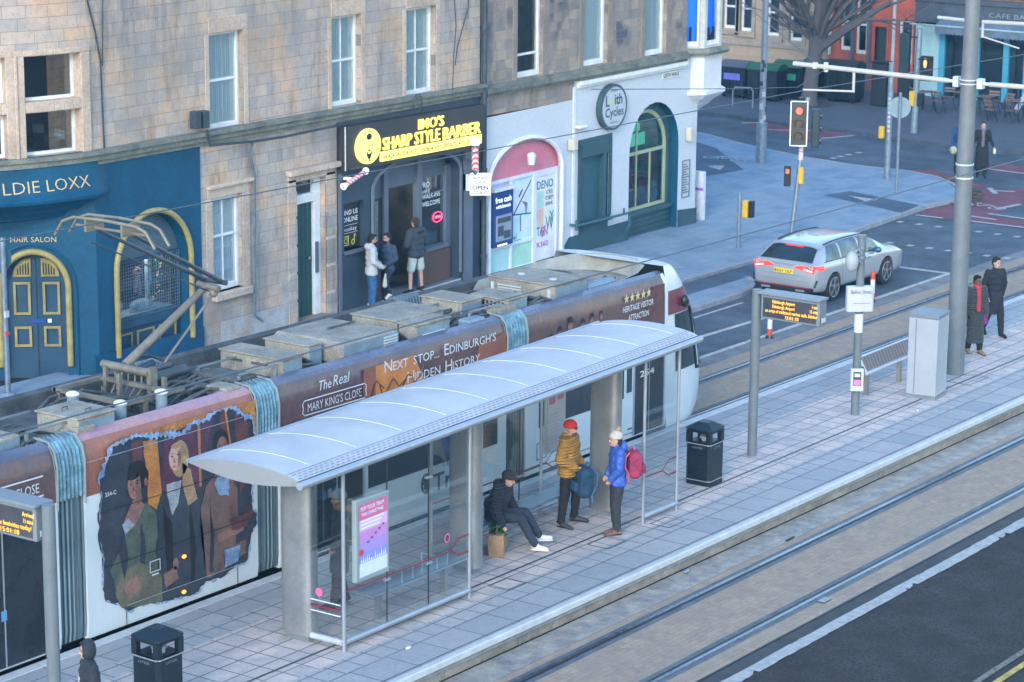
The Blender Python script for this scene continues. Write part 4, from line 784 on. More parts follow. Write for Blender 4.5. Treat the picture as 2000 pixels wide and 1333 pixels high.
for dx in (-.35, .35):
    mb = MB(); mb.tube([(58.5 + dx + .3 * math.cos(a), 36.2, -.08 + .3 * math.sin(a)) for a in [2 * PI * i / 20 for i in range(21)]], .022, 6); obj('wheel', mb, mat('tyre_black', (.012, .012, .015), .8, var=.2), bike_t)
mb = MB(); mb.tube([(58.15, 36.2, -.08), (58.35, 36.2, .35), (58.75, 36.2, .38), (58.85, 36.2, -.08)], .02, 6); mb.tube([(58.35, 36.2, .35), (58.5, 36.2, -.08), (58.75, 36.2, .38)], .02, 6); mb.box(58.27, 58.45, 36.17, 36.23, .42, .46); obj('frame', mb, mat('bike_red', (.35, .04, .06), .4, var=.1), bike_t)
# red arched infill, window, door
mb = MB(); pts = arc(50.80, 54.12, 1.29, .95, 18); mb.prism([(50.8, YR + .12, 1.26)] + [(x, YR + .12, z) for x, z in pts] + [(54.12, YR + .12, 1.26)], (0, .03, 0)); obj('arch_panel', mb, mat('faded_pink_paint', (.52, .13, .20), .6, var=.16, scale=1.6, var2=(.50, .20, .27)), RT)
mb = MB()
for x0, x1 in ((50.80, 50.92), (51.93, 52.02), (52.92, 53.06), (53.94, 54.12)): mb.box(x0, x1, YR + .06, YR + .15, -1.3, 1.26)
mb.box(50.92, 51.93, YR + .06, YR + .15, 1.18, 1.26); mb.box(52.02, 52.92, YR + .06, YR + .15, 1.18, 1.26); mb.box(53.06, 53.94, YR + .06, YR + .15, 1.10, 1.26)
mb.box(50.92, 51.93, YR + .06, YR + .15, -.46, -.38); mb.box(52.02, 52.92, YR + .06, YR + .15, -.46, -.38); mb.box(50.92, 52.92, YR + .06, YR + .15, -1.3, -1.02)
sf = obj('shopfront_frame', mb, mat('lilac_white_frame', (.62, .65, .76), .4, var=.06), RT, bevel=.008)
mb = MB(); mb.box(50.92, 51.93, YR + .10, YR + .11, -1.02, -.46); obj('lower_panel', mb, mat('mint_panel', (.38, .60, .62), .4, var=.1), sf)
mb = MB(); mb.box(52.02, 52.92, YR + .10, YR + .11, -1.02, -.46); obj('lower_panel', mb, mat('green_panel', (.36, .62, .48), .4, var=.1), sf)
mb = MB(); mb.box(50.92, 51.93, YR + .12, YR + .13, -.38, 1.18); obj('back_panel', mb, mat('lilac_panel', (.42, .44, .74), .5, var=.1), sf)
mb = MB(); mb.box(52.02, 52.92, YR + .10, YR + .11, -.38, 1.18, 0); y = YR + .094
mb.poly([(52.08, y, .30), (52.86, y, 1.08), (52.86, y, 1.02), (52.14, y, .30)], 1); mb.poly([(52.35, y, .68), (52.50, y, .86), (52.47, y, .90), (52.32, y, .74)], 1); mb.poly([(52.45, y, .60), (52.72, y, .52), (52.66, y, .20), (52.60, y, .46)], 2); mb.poly([(52.08, y, .28), (52.88, y, .22), (52.88, y, .25), (52.08, y, .31)], 1); mb.poly([(52.40, y, .26), (52.43, y, .26), (52.43, y, -.16), (52.40, y, -.16)], 1); mb.box(52.5, 52.86, y, y + .003, -.22, .14, 3); mb.box(52.1, 52.8, y + .002, y + .004, .36, 1.0, 3)
text(mb, 'Hair', (52.06, y, -.32), (1, 0, 0), (0, 0, 1), .12, .2, mi=1); text(mb, 'London', (52.16, y, -.42 + .02), (1, 0, 0), (0, 0, 1), .1, .3, mi=1)
obj('window_panel', mb, [mat('mint_glass', (.50, .68, .72), .3, var=.12), mat('sign_ink', (.03, .05, .07), .6), mat('slate_shape', (.16, .18, .24), .5, var=.1), mat('paper_pale', (.60, .64, .76), .7, var=.06)], sf)
mb = MB(); mb.box(53.06, 53.94, YR + .08, YR + .11, -1.05, 1.10, 0); y = YR + .074
mb.box(53.12, 53.40, y, y + .003, .3, .72, 1); mb.box(53.12, 53.40, y, y + .003, -.18, .28, 2); mb.box(53.45, 53.66, y, y + .003, -.15, .26, 3)
text(mb, 'DENO', (53.10, y - .002, .78), (1, 0, 0), (0, 0, 1), .30, .72, mi=4, bold=.01)
text(mb, 'TAF', (53.10, y - .002, -.40), (1, 0, 0), (0, 0, 1), .32, .4, mi=4, bold=.01); text(mb, 'EN', (53.3, y - .003, -.44), (1, 0, 0), (0, 0, 1), .34, .3, mi=5, bold=.01); text(mb, 'W', (53.5, y - .002, -.3), (1, 0, 0), (0, 0, 1), .5, .36, mi=4); text(mb, 'R360', (53.12, y - .002, -.70), (1, 0, 0), (0, 0, 1), .2, .5, mi=5, bold=.01)
for k, s in enumerate(('CEL', 'DEP', 'BRK')): text(mb, s, (53.5, y - .002, .62 - k * .15), (1, 0, 0), (0, 0, 1), .14, .34, mi=6)
text(mb, 'Y', (53.66, y - .002, -.1), (1, 0, 0), (0, 0, 1), .4, .22, mi=4); mb.box(53.06, 53.94, y, y + .003, -1.05, -1.03, 6)
obj('door', mb, [mat('grubby_white_door', (.66, .67, .74), .5, var=.12, scale=3), mat('poster_green', (.36, .55, .50), .6), mat('poster_orange', (.62, .42, .34), .6), mat('poster_cream', (.6, .64, .55), .6), mat('graffiti_teal', (.02, .17, .22), .5), mat('graffiti_pink', (.55, .10, .36), .5), MATS['sign_ink']], sf)
obj('doorstep', MB().box(50.75, 54.2, YR - .1, YR + .1, -1.3, -1.05), mat('step_stone', (.12, .15, .18), .8), RT)
# cash machine
CM = thing('cash_machine', 'blue cash machine set in the pink arched shopfront', 'cash machine', (51.45, 35.55, -.4))
mb = MB(); mb.box(51.02, 51.88, YR - .06, YR + .12, -.36, 1.02); obj('cabinet', mb, mat('navy_plastic', (.01, .045, .20), .35, var=.1), CM, bevel=.02)
mb = MB(); mb.box(51.02, 51.88, YR - .10, YR + .1, 1.02, 1.10); obj('canopy', mb, white_wood, CM)
mb = MB(); mb.box(51.12, 51.78, YR - .075, YR - .06, -.22, .42, 0); mb.box(51.18, 51.72, YR - .09, YR - .075, .24, .36, 1); mb.box(51.2, 51.42, YR - .09, YR - .075, -.08, .16, 1); mb.box(51.46, 51.7, YR - .1, YR - .075, -.16, .02, 1); obj('keypad', mb, [mat('atm_grey', (.25, .30, .38), .4, var=.1), mat('atm_dark', (.05, .07, .10), .4)], CM)
mb = MB(); text(mb, 'free cash', (51.10, YR - .066, .74), (1, 0, 0), (0, 0, 1), .2, .68, bold=.02); text(mb, 'withdrawals', (51.12, YR - .066, .60), (1, 0, 0), (0, 0, 1), .13, .62, bold=.02); obj('machine_lettering', mb, emis('atm_text', (.85, .95, .9), .7, (.7, .8, .8)), CM)
mb = MB(); mb.box(51.2, 51.6, YR - .07, YR - .06, -.34, -.30); obj('light_bar', mb, emis('atm_light', (.9, .95, 1), 1.2), CM)
# wall fittings
mb = MB(); mb.sph((52.53, 35.47, 1.75), (.13, .10, .08)); mb.cyl((52.53, 35.47, 1.74), (52.53, 35.47, 1.52), .12, .085); single('bulkhead_lamp', mb, white_wood, 'white hooded lamp on the pink arch panel', 'lamp', smooth=True)
mb = MB(); mb.box(54.30, 54.52, 35.38, 35.58, 1.62, 1.92); single('alarm_box', mb, mat('cream_alarm', (.55, .52, .42), .5), 'cream alarm box on the white wall beside the shuttered door', 'alarm box', bevel=.03)
mb = MB(); mb.box(54.62, 54.98, 35.40, 35.58, 2.13, 2.22); single('spotlight', mb, mat('cream_lamp', (.68, .66, .55), .5), 'long cream floodlight above the alarm box on the white wall', 'light', bevel=.03)
mb = MB(); mb.box(60.12, 60.28, 35.42, 35.58, 1.12, 1.50, 0); single('alarm_box', mb, mat('cream_alarm', (.55, .52, .42), .5), 'narrow cream box on the wall by the shop corner', 'alarm box', bevel=.02)
mb = MB(); frame_rect(mb, 59.98, 60.38, -.42, .60, 35.56, 35.59, .02)
for i in range(12): mb.box(60.03, 60.33 - (i % 3) * .06, 35.57, 35.58, -.3 + i * .07, -.27 + i * .07)
single('notice_panel', mb, mat('notice_grey', (.14, .17, .20), .6), 'tall narrow notice with lines of grey text on the white corner wall', 'notice')
mb = MB(); mb.tube([(54.45, 35.55, -.30), (54.45, 35.35, -.30), (56.95, 35.35, -.34), (57.0, 35.35, -.64), (57.0, 35.5, -.9)], .035, 8); mb.cyl((54.45, 35.36, -.42), (54.45, 35.36, -.16), .04, n=8); mb.cyl((56.7, 35.36, -.34), (56.7, 35.36, -.18), .03, n=8); single('handrail', mb, mat('teal_rail', (.03, .10, .13), .5), 'dark teal bent rail across the shuttered doorway', 'rail', smooth=True)
# round cycle shop sign
RS = thing('shop_sign', 'large round grey cycle shop sign on the white wall', 'sign', (56.25, 35.5, 1.9))
mb = MB(); circ = lambda r, y: [(56.25 + r * math.cos(2 * PI * i / 40), y, 2.51 + r * .93 * math.sin(2 * PI * i / 40)) for i in range(40)]
mb.prism(circ(.64, 35.44), (0, .14, 0)); obj('sign_rim', mb, mat('sign_dark_teal', (.035, .075, .095), .5, var=.1), RS)
mb = MB(); mb.poly(circ(.575, 35.434)); obj('sign_ring', mb, mat('ring_grey', (.22, .29, .33), .5), RS)
mb = MB(); mb.poly(circ(.55, 35.43)); obj('sign_face', mb, mat('face_grey', (.40, .46, .52), .5, var=.05), RS)
mb = MB(); y = 35.425
text(mb, 'L', (55.84, y, 2.56), (1, 0, 0), (0, 0, 1), .40, bold=.02); text(mb, 'e', (56.04, y, 2.58), (1, 0, 0), (0, 0, 1), .36, mi=1, bold=.02); text(mb, 'ith', (56.26, y, 2.58), (1, 0, 0), (0, 0, 1), .38, bold=.02); text(mb, 'Cycles', (55.82, y, 2.28), (1, 0, 0), (0, 0, 1), .33, .88, bold=.015)
text(mb, 'EDINBURGH', (56.25, y, 2.92), (1, 0, 0), (0, 0, 1), .07, .36, center=True); text(mb, 'SALES & REPAIR', (56.25, y, 2.10), (1, 0, 0), (0, 0, 1), .06, .4, center=True)
obj('sign_lettering', mb, [MATS['sign_dark_teal'], mat('lime_letter', (.45, .62, .15), .5)], RS)
NP = thing('street_nameplate', 'pale street nameplate reading Leith Walk high on the white corner', 'nameplate', (59.25, 35.57, 2.95))
obj('plate', MB().box(58.84, 59.72, 35.56, 35.59, 2.94, 3.10), mat('plate_white', (.60, .62, .63), .5, var=.03), NP); mb = MB(); text(mb, 'LEITH WALK', (59.28, 35.555, 2.97), (1, 0, 0), (0, 0, 1), .14, .8, center=True, bold=.02); obj('plate_lettering', mb, MATS['sign_ink'], NP)
# corner oriel: stone bay with big window over white stepped corbels
oc = Vector((61.05, 36.45, 0)); AN = [math.radians(a) for a in (-157.5, -112.5, -67.5, -22.5, 22.5, 67.5, 112.5, 157.5)]
def octo(r, z): return [(oc.x + r * math.cos(a), oc.y + r * math.sin(a), z) for a in AN]
mb = MB(); mb.loft([octo(1.22, 2.42), octo(1.22, 3.42)]); mb.loft([octo(1.34, 2.34), octo(1.34, 2.46)])
for r0, r1, z0, z1 in ((1.30, 1.15, 2.34, 2.2), (1.1, .92, 2.2, 2.05), (.95, .80, 2.05, 1.95), (.78, .62, 1.95, 1.82), (.60, .42, 1.82, 1.68)): mb.loft([octo(r1, z1), octo(r0, z0)])
obj('corbel', mb, mat('white_corbel', (.56, .58, .63), .6, var=.06), RT, bevel=.015)
mb = MB(); mb.loft([octo(1.38, 3.42), octo(1.44, 3.5), octo(1.38, 3.6)]); obj('string_course', mb, course_m, RT)
mb = MB(); mb.loft([octo(1.20, 3.58), octo(1.20, 3.66)]); 
for a0, a1 in zip(AN, AN[1:] + AN[:1]):
    p, q = [Vector((oc.x + 1.2 * math.cos(a), oc.y + 1.2 * math.sin(a), 0)) for a in (a0, a1)]
    for f0, f1 in ((0, .14), (.86, 1)):
        a, b = p.lerp(q, f0), p.lerp(q, f1); n = (Vector((oc.x, oc.y, 0)) - (a + b) / 2).normalized() * .16; mb.prism([(a.x, a.y, 3.66), (b.x, b.y, 3.66), (b.x + n.x, b.y + n.y, 3.66), (a.x + n.x, a.y + n.y, 3.66)], (0, 0, 3.2))
mb.loft([octo(1.2, 6.86), octo(1.2, 10.5)]); obj('oriel', mb, mat('painted_pale_stone', (.42, .44, .42), .7, var=.15), RT)
fr = MB(); gl = MB()
for a0, a1 in zip(AN, AN[1:] + AN[:1]):
    p, q = [Vector((oc.x + 1.14 * math.cos(a), oc.y + 1.14 * math.sin(a), 0)) for a in (a0, a1)]; d = (q - p).normalized(); n = Vector((-d.y, d.x, 0)) * .05
    for f0, f1, z0, z1 in ((.10, .2, 3.66, 6.86), (.80, .9, 3.66, 6.86), (.2, .8, 3.66, 3.78), (.2, .8, 6.7, 6.86)):
        a, b = p.lerp(q, f0), p.lerp(q, f1); fr.prism([(a.x, a.y, z0), (b.x, b.y, z0), (b.x + n.x, b.y + n.y, z0), (a.x + n.x, a.y + n.y, z0)], (0, 0, z1 - z0))
    a, b = p.lerp(q, .2), p.lerp(q, .8); gl.poly([(a.x, a.y, 3.78), (b.x, b.y, 3.78), (b.x, b.y, 6.7), (a.x, a.y, 6.7)])
fo = obj('window', fr, white_wood, RT); obj('pane', gl, pane_m, fo)
mb = MB(); mb.loft([octo(.98, 3.6), octo(.98, 6.9)]); obj('blind', mb, emis('blue_lit_blind', (.0, .16, .85), .42, (.01, .12, .5)), RT)
mb = MB(); rr = random.Random(6)
for i in range(26): a = rr.uniform(-2.9, -.6); x, y = oc.x + 1.02 * math.cos(a), oc.y + 1.02 * math.sin(a); h = rr.uniform(.1, .5); mb.box(x - .03, x + .03, y - .02, y + .02, 3.66, 3.75 + h)
obj('window_ledge_plants', mb, mat('ledge_dark', (.01, .03, .07), .7, var=.4), RT)

# ---------------------------------------------------------------- buildings across the side street (face x = 91.5)
XF = 91.5; GZ = -1.88
SAND = brick('far_sandstone', (.36, .27, .19), (.31, .24, .175), (.24, .19, .145), .7, .3, .006, 'YZ', bump=.2, stain=(.22, .18, .15), stain_scale=.4, var=.15)
def far_wall(mb, y0, y1, z0, z1, holes, X, depth=.25):
    t = MB(); wall_holes(t, -y1, -y0, z0, z1, [(-h[1], -h[0], h[2], h[3]) for h in holes], 0, depth); return mb.add([(X + v[1], -v[0], v[2]) for v in t.v], t.f)
def far_window(parent, y0, y1, z0, z1, X, m=None, n=2, wd=.09):
    m = m or white_wood; mb = MB(); mb.box(X, X + .08, y0, y0 + wd, z0, z1); mb.box(X, X + .08, y1 - wd, y1, z0, z1); mb.box(X, X + .08, y0 + wd, y1 - wd, z0, z0 + wd * 1.5); mb.box(X, X + .08, y0 + wd, y1 - wd, z1 - wd, z1)
    for i in range(1, n): z = z0 + (z1 - z0) * i / n; mb.box(X + .01, X + .07, y0 + wd, y1 - wd, z - .035, z + .035)
    w_ = obj('window', mb, m, parent); obj('pane', MB().box(X + .04, X + .045, y0 + wd, y1 - wd, z0 + wd, z1 - wd), pane_m, w_); return w_
FB = thing('stone_building', 'buff sandstone building behind the communal bins and bare tree', 'building', (XF, 52, GZ))
sh = [(51.95, 52.55, .05, 3.6), (51.2, 51.75, 0, 3.6), (49.95, 50.55, -.10, 3.6), (48.9, 49.5, -.22, 3.6), (53.2, 53.8, .1, 3.6)]
mb = MB(); far_wall(mb, 47.75, 66, -2.6, 9, sh, XF); mb.poly([(XF, 47.75, -2.6), (XF + 8, 47.75, -2.6), (XF + 8, 47.75, 9), (XF, 47.75, 9)]); obj('wall', mb, SAND, FB)
mb = MB()
for y0, y1, z0, z1 in sh: mb.box(XF - .05, XF + .02, y0 - .16, y0, z0 - .1, z1); mb.box(XF - .05, XF + .02, y1, y1 + .16, z0 - .1, z1); mb.box(XF - .1, XF + .1, y0 - .18, y1 + .18, z0 - .22, z0 - .08)
mb.box(XF - .07, XF + .02, 47.76, 66, -.55, -.32); obj('window_surround', mb, mat('far_dressed', (.27, .235, .20), .8, var=.2), FB)
for y0, y1, z0, z1 in sh: far_window(FB, y0, y1, z0, z1, XF + .15, n=4, wd=.08)
obj('interior_backing', MB().box(XF + 1.2, XF + 1.3, 40, 60, -2, 7), interior_m, FB)
RB = thing('red_building', 'brick red painted building with white sash windows and a tall dark door', 'building', (XF, 45.9, GZ))
redw = mat('red_render', (.42, .085, .045), .75, var=.16, scale=1.2, bump=.2, var2=(.28, .075, .06))
rh = [(46.72, 47.22, -.40, 2.9), (46.06, 46.55, -.5, 2.9), (45.20, 45.70, -1.75, .62), (44.10, 44.70, -.75, .95)]
mb = MB(); far_wall(mb, 44.02, 47.72, -2.6, 9, rh, XF - .06, .3); mb.box(XF - .10, XF - .06, 45.1, 45.16, -1.8, 1.05); mb.box(XF - .1, XF - .06, 45.74, 45.8, -1.8, 1.05); obj('wall', mb, redw, RB)
for y0, y1, z0, z1 in rh[:2] + rh[3:]: far_window(RB, y0, y1, z0, z1, XF + .08, n=3 if z1 > 2 else 2)
mb = MB(); mb.box(XF + .1, XF + .14, 45.2, 45.7, -1.8, .62); obj('door', mb, mat('dark_door', (.015, .035, .05), .4, var=.2), RB)
mb = MB(); mb.box(XF - .02, XF + .12, 45.14, 45.2, -1.8, .68); mb.box(XF - .02, XF + .12, 45.7, 45.76, -1.8, .68); mb.box(XF - .02, XF + .12, 45.2, 45.7, .62, .68); obj('door_frame', mb, mat('grey_frame', (.40, .43, .47), .5), RB)
for yy, col_, z0 in ((47.6, 'grey_frame', -.6), (46.62, None, -1.9), (45.9, None, -1.9), (44.85, 'grey_frame', -1.0)):
    obj('drain_pipe', MB().cyl((XF - .16, yy, z0), (XF - .16, yy, 6), .07, n=8), MATS[col_] if col_ else mat('slate_pipe', (.07, .09, .125), .6), RB)
TB = thing('cafe_building', 'pale teal and blue cafe frontage with folding glass doors and awning', 'building', (XF, 41, GZ))
teal_l = mat('pale_teal_paint', (.27, .44, .48), .6, var=.12, scale=1.5); teal_b = mat('bright_teal_frame', (.045, .27, .42), .5, var=.1); sl_m = mat('slate_cladding', (.055, .075, .10), .6, var=.2)
mb = MB(); mb.poly([(XF, 42.9, -2.4), (XF, 44.0, -2.4), (XF, 44.0, .85), (XF, 42.9, .85)]); mb.box(XF - .05, XF, 38.6, 38.9, -2.4, 1.2); mb.poly([(XF, 36, -2.4), (XF, 38.4, -2.4), (XF, 38.4, -1.6), (XF, 36, -1.6)]); obj('wall', mb, teal_l, TB, split=.25)
mb = MB(); mb.box(XF - .12, XF + .2, 34, 44.0, .95, 1.75); mb.box(XF - .2, XF + .2, 34, 44.0, 1.75, 1.95); mb.box(XF + .6, XF + .7, 30, 44, -2.4, 1.2); obj('fascia', mb, sl_m, TB)
mb = MB(); mb.box(XF, XF + 2, 30, 44, 1.95, 9); obj('upper_wall', mb, mat('far_brown_stone', (.17, .115, .085), .85, var=.3, scale=1.5, bump=.3), TB)
mb = MB()
for y in (42.75, 41.3, 40.1, 39.4, 38.6, 37.4): mb.box(XF - .03, XF + .1, y, y + (.22 if y != 39.4 else .08), -2.3, .95)
obj('door_frame', mb, teal_b, TB, split=.01)
mb = MB()
for y in (42.5, 41.9, 39.9, 38.95): mb.box(XF + .15, XF + .3, y, y + .28, -2.2, .9)
obj('folded_door', mb, sl_m, TB, split=.01)
obj('pane', MB().box(XF + .12, XF + .125, 36, 42.8, -2.2, .9), pane_dk, TB)
mb = MB(); mb.box(XF - .15, XF + 0, 34, 41.2, 2.1, 2.25); mb.box(XF - .1, XF, 34, 41.2, 2.5, 2.6); obj('cornice', mb, mat('dark_ledge', (.05, .055, .07), .7), TB)
mb = MB(); text(mb, 'CAFE BAR', (XF - .21, 40.9, 1.32), (0, -1, 0), (0, 0, 1), .26, 1.7); obj('shop_lettering', mb, mat('far_letters', (.22, .26, .30), .6), TB)
AW = thing('awning', 'folded blue grey scalloped awning along the cafe front', 'awning', (XF - .5, 39.5, .7))
mb = MB()
for y0, y1 in ((41.35, 42.85), (34.5, 41.05)):
    n = int((y1 - y0) / .16)
    for i in range(n):
        a, b = y0 + (y1 - y0) * i / n, y0 + (y1 - y0) * (i + 1) / n
        mb.poly([(XF - .75, a, .92), (XF - .75, b, .92), (XF - .1, b, 1.25), (XF - .1, a, 1.25)]); mb.poly([(XF - .75, a, .92), (XF - .75, b, .92), (XF - .75, b, .66), (XF - .75, (a + b) / 2, .60), (XF - .75, a, .66)])
obj('canopy', mb, mat('awning_cloth', (.10, .15, .21), .8, var=.2, scale=4), AW)
obj('front_bar', MB().cyl((XF - .76, 34.5, .93), (XF - .76, 43.9, .93), .035, n=6), mat('awning_bar', (.3, .42, .5), .4), AW)
mb = MB(); mb.sph((XF + .35, 41.75, -.35), (.1, .1, .17)); single('wall_lamp', mb, emis('warm_lamp', (1, .62, .2), 2.2), 'glowing orange lamp inside the cafe window', 'lamp', smooth=True)
# hill of ground floor beyond, closes the view
# ================================================================ OVERHEAD LINE, POLES, SIGNALS
pole_m = mat('pole_grey_paint', (.135, .160, .180), .45, var=.12, scale=3, bump=.05)
galv = mat('galvanised', (.22, .28, .35), .45, .55, var=.2, scale=6, bump=.08)
cream_ins = mat('cream_insulated_arm', (.42, .42, .40), .45, var=.06)
white_fit = mat('pale_fitting', (.50, .55, .60), .4, var=.1)
black_pl = mat('black_housing', (.012, .018, .026), .4, var=.2); green_pl = mat('signal_green_black', (.012, .035, .045), .45, var=.2)
yellow_box = mat('yellow_push_box', (.62, .38, .03), .45, var=.08)
def pz(x, h=.3): return G(x) + h
# tall mast with bracket arm
x, y = 47.75, 21.75; z = pz(x)
TP = thing('overhead_line_mast', 'tall thick grey steel mast on the platform carrying a cream bracket arm', 'mast', (x, y, z))
mb = MB(); mb.cyl((x, y, z - .02), (x, y, z + 9), .195, .14, 28); obj('pole', mb, pole_m, TP, smooth=True)
mb = MB(); 
for dz in (4.05, 4.32): mb.cyl((x, y, z + dz), (x, y, z + dz + .03), .185, n=24)
obj('band', mb, white_fit, TP, smooth=True)
za = 5.24
mb = MB(); mb.cyl((x, y + .45, za), (x, y + 3.95, za + .06), .05, n=12); mb.cyl((x, y - .45, za), (x, y - 3.95, za + .06), .05, n=12); ar = obj('bracket_arm', mb, cream_ins, TP, smooth=True)
mb = MB()
for s in (1, -1):
    mb.box(x - .07, x + .07, y + s * .26 - .06, y + s * .26 + .06, za - .10, za + .10); mb.cyl((x, y + s * .3, za), (x, y + s * .5, za), .035, n=8)
    mb.cyl((x, y + s * 3.2, za - .05), (x, y + s * 3.2, za + .14), .05, n=8); mb.cyl((x, y + s * 3.45, za + .0), (x, y + s * 3.45, za + .12), .06, n=8)
for dz in (-.03, .05): mb.cyl((x, y, za + dz), (x, y, za + dz + .02), .19, n=20)
obj('clamp', mb, white_fit, ar)
mb = MB(); mb.cyl((x, y + 2.55, za), (x, y + 2.55, za - .42), .03, n=8); mb.cyl((x, y + 2.55, za - .40), (x - .3, y + 3.55, za - .42), .022, n=8); mb.cyl((x, y - 2.1, za), (x, y - 2.1, za - .42), .03, n=8); mb.cyl((x, y - 2.1, za - .40), (x - .3, y - 3.1, za - .42), .022, n=8); obj('steady_arm', mb, cream_ins, ar, smooth=True)
# second mast beyond, hidden behind the first
x2, y2 = 74.5, 33.95 - 0; x2, y2 = 62.0, 28.25
z2 = G(x2); OM = thing('overhead_line_mast', 'farther mast whose cream bracket arm shows either side of the nearer mast', 'mast', (x2, y2, z2))
obj('pole', MB().cyl((x2, y2, z2), (x2, y2, z2 + 7.9), .12, .1, 16), pole_m, OM, smooth=True)
mb = MB(); zb = 4.72; mb.cyl((x2, y2, zb), (x2, y2 + .95, zb + .03), .045, n=8); mb.cyl((x2, y2 - .3, zb), (x2, y2 - 2.2, zb + .05), .05, n=8); ar = obj('bracket_arm', mb, cream_ins, OM, smooth=True)
mb = MB(); mb.cyl((x2, y2 - .32, zb), (x2, y2 - .32, zb - .40), .035, n=8); mb.cyl((x2, y2 - .34, zb - .38), (x2, y2 - 1.35, zb - .60), .022, n=8); obj('steady_arm', mb, cream_ins, ar, smooth=True)
wire_m = mat('wire', (.10, .13, .17), .5, .5, var=.1)
def wire(pts, label, r=.010, name='overhead_wire', g='overhead wires'):
    return single(name, MB().tube(pts, r, 5), wire_m, label, 'wire', g)
wire([(x_, 25.42, 5.80 + G(x_)) for x_ in (8, 20, 34, 47.7)] + [(62, 25.6, 4.25), (90, 26.0, 3.6)], 'contact wire above the tram track, touching the pantograph')
wire([(x_, 18.2, 5.70 + G(x_)) for x_ in (6, 20, 34, 47.7)] + [(62, 18.6, 4.3), (90, 19, 3.7)], 'contact wire over the empty near track, crossing in front of the mast')
wire([(47.75, 25.2, 5.36), (52, 31, 7.0), (58, 37, 8.7)], 'thin stay wire rising from the bracket arm to the building', .010)
wire([(47.75, 24.9, 5.28), (47.2, 25.3, 4.9), (46.2, 26.2, 4.9), (44.2, 28.4, 4.92)], 'short drooping stay wire under the end of the bracket arm', .009)
# ---- passenger information displays
amber = emis('amber_led', (1, .46, .04), 3.2); dg = mat('display_grey', (.17, .205, .235), .45, var=.1); lcd = mat('display_black', (.050, .052, .065), .35, var=.15, scale=3)
def info_display(x, y, label, lines, ztop, flip):
    z = pz(x); D = thing('information_display', label, 'information display', (x, y, z), 0, 'passenger information displays')
    mb = MB(); mb.cyl((x, y, z), (x, y, z + ztop), .085, n=18); obj('post', mb, pole_m, D, smooth=True)
    y0, y1 = y - .14, y - 1.30 if not flip else 0
    if flip: y0, y1 = y + 1.42, y + .12
    w_ = abs(y1 - y0); hi, lo = z + ztop - .05, z + ztop - .48
    a, b = min(y0, y1), max(y0, y1)
    mb = MB(); mb.box(x - .10, x + .16, a, b, lo, hi); mb.box(x - .14, x + .20, a - .02, b + .06, hi, hi + .05); cs = obj('casing', mb, dg, D, bevel=.012)
    obj('screen', MB().box(x - .108, x - .10, a + .06, b - .05, lo + .04, hi - .04), lcd, cs)
    mb = MB(); ux = (0, -1, 0); L0 = b - .08
    for s, u, dz, wd in lines: text(mb, s, (x - .112, L0 - u, hi - .04 - dz), ux, (0, 0, 1), .085, wd, bold=.0)
    obj('led_text', mb, amber, cs)
    mb = MB(); mb.box(x - .05, x + .1, a - .022, a - .016, lo + .06, lo + .14); obj('end_vent', mb, white_fit, cs)
    return D
info_display(39.43, 21.8, 'passenger display with amber text hung on a grey post beyond the shelter', [('Edinburgh Airport', .16, .085, .44), ('1 min', .94, .085, .10), ('Edinburgh Airport', .16, .17, .44), ('13 mins', .90, .17, .15), ('an array of traditional market stalls, Edinbur', .02, .255, 1.03), ('15:01:18', .42, .34, .26)], 3.04, False)
info_display(21.98, 21.92, 'passenger display cut by the left edge of the view beside its thick post', [('Airport', .16, .085, .4), ('Arrived', 1.0, .085, .20), ('11 mins', 1.02, .17, .16), ('Join with the festivities today!', .25, .255, .90), ('15:01:18', .62, .34, .32)], 3.02, True)
# ---- validator post
x, y = 43.33, 21.75; z = pz(x)
VP = thing('platform_post', 'grey platform post with stop name board and ticket validator', 'post', (x, y, z))
obj('post', MB().cyl((x, y, z), (x, y, z + 3.45), .082, .075, 18), pole_m, VP, smooth=True)
obj('post_cap', MB().cyl((x, y, z + 3.45), (x, y, z + 3.49), .088, n=18), pole_m, VP)
mb = MB(); mr3 = Matrix.Translation((x - .02, y, z + 2.30)) @ Matrix.Rotation(math.radians(-48), 4, 'Z'); ring = []
pr = [(a * .72, b) for a, b in [(-.36, -.10), (-.30, -.13), (0, -.15), (.30, -.13), (.36, -.10), (.36, .02), (0, .06), (-.36, .02)]]
mb.loft([[tuple(mr3 @ Vector((a, b, zz))) for a, b in pr] for zz in (-.26, .22)]); sb = obj('name_board', mb, mat('board_white', (.46, .48, .52), .4, var=.04), VP, bevel=.01)
mb = MB(); fx = mr3.to_3x3() @ Vector((1, 0, 0)); fy = mr3.to_3x3() @ Vector((0, -1, 0)); text(mb, 'Balfour Street', Vector((x - .02, y, z + 2.40)) + fy * .156, fx, (0, 0, 1), .10, .40, .004, center=True); obj('board_lettering', mb, mat('purple_ink', (.20, .14, .26), .6, var=0, bump=0), sb)
mb = MB(); mb.prism([tuple(mr3 @ Vector((a, -.155, zz))) for a, zz in ((-.15, -.09), (.18, -.09), (.18, -.083), (-.15, -.083))], fy * .003); obj('board_rule', mb, mat('red_rule', (.5, .05, .12), .5, bump=0), sb)
mb = MB(); mb.cyl((x, y, z + 1.62), (x, y, z + 1.98), .085, n=18); obj('notice_wrap', mb, mat('paper_notice', (.60, .62, .64), .8, var=.1, scale=20), VP, smooth=True)
mv = Matrix.Translation((x, y, z)) @ Matrix.Rotation(math.radians(-58), 4, 'Z'); mb = MB(); mb.obox(mv @ Matrix.Translation((0, -.14, .72)), .25, .10, .44); va = obj('validator', mb, mat('validator_white', (.50, .52, .55), .35, var=.04), VP, bevel=.02, seg=2)
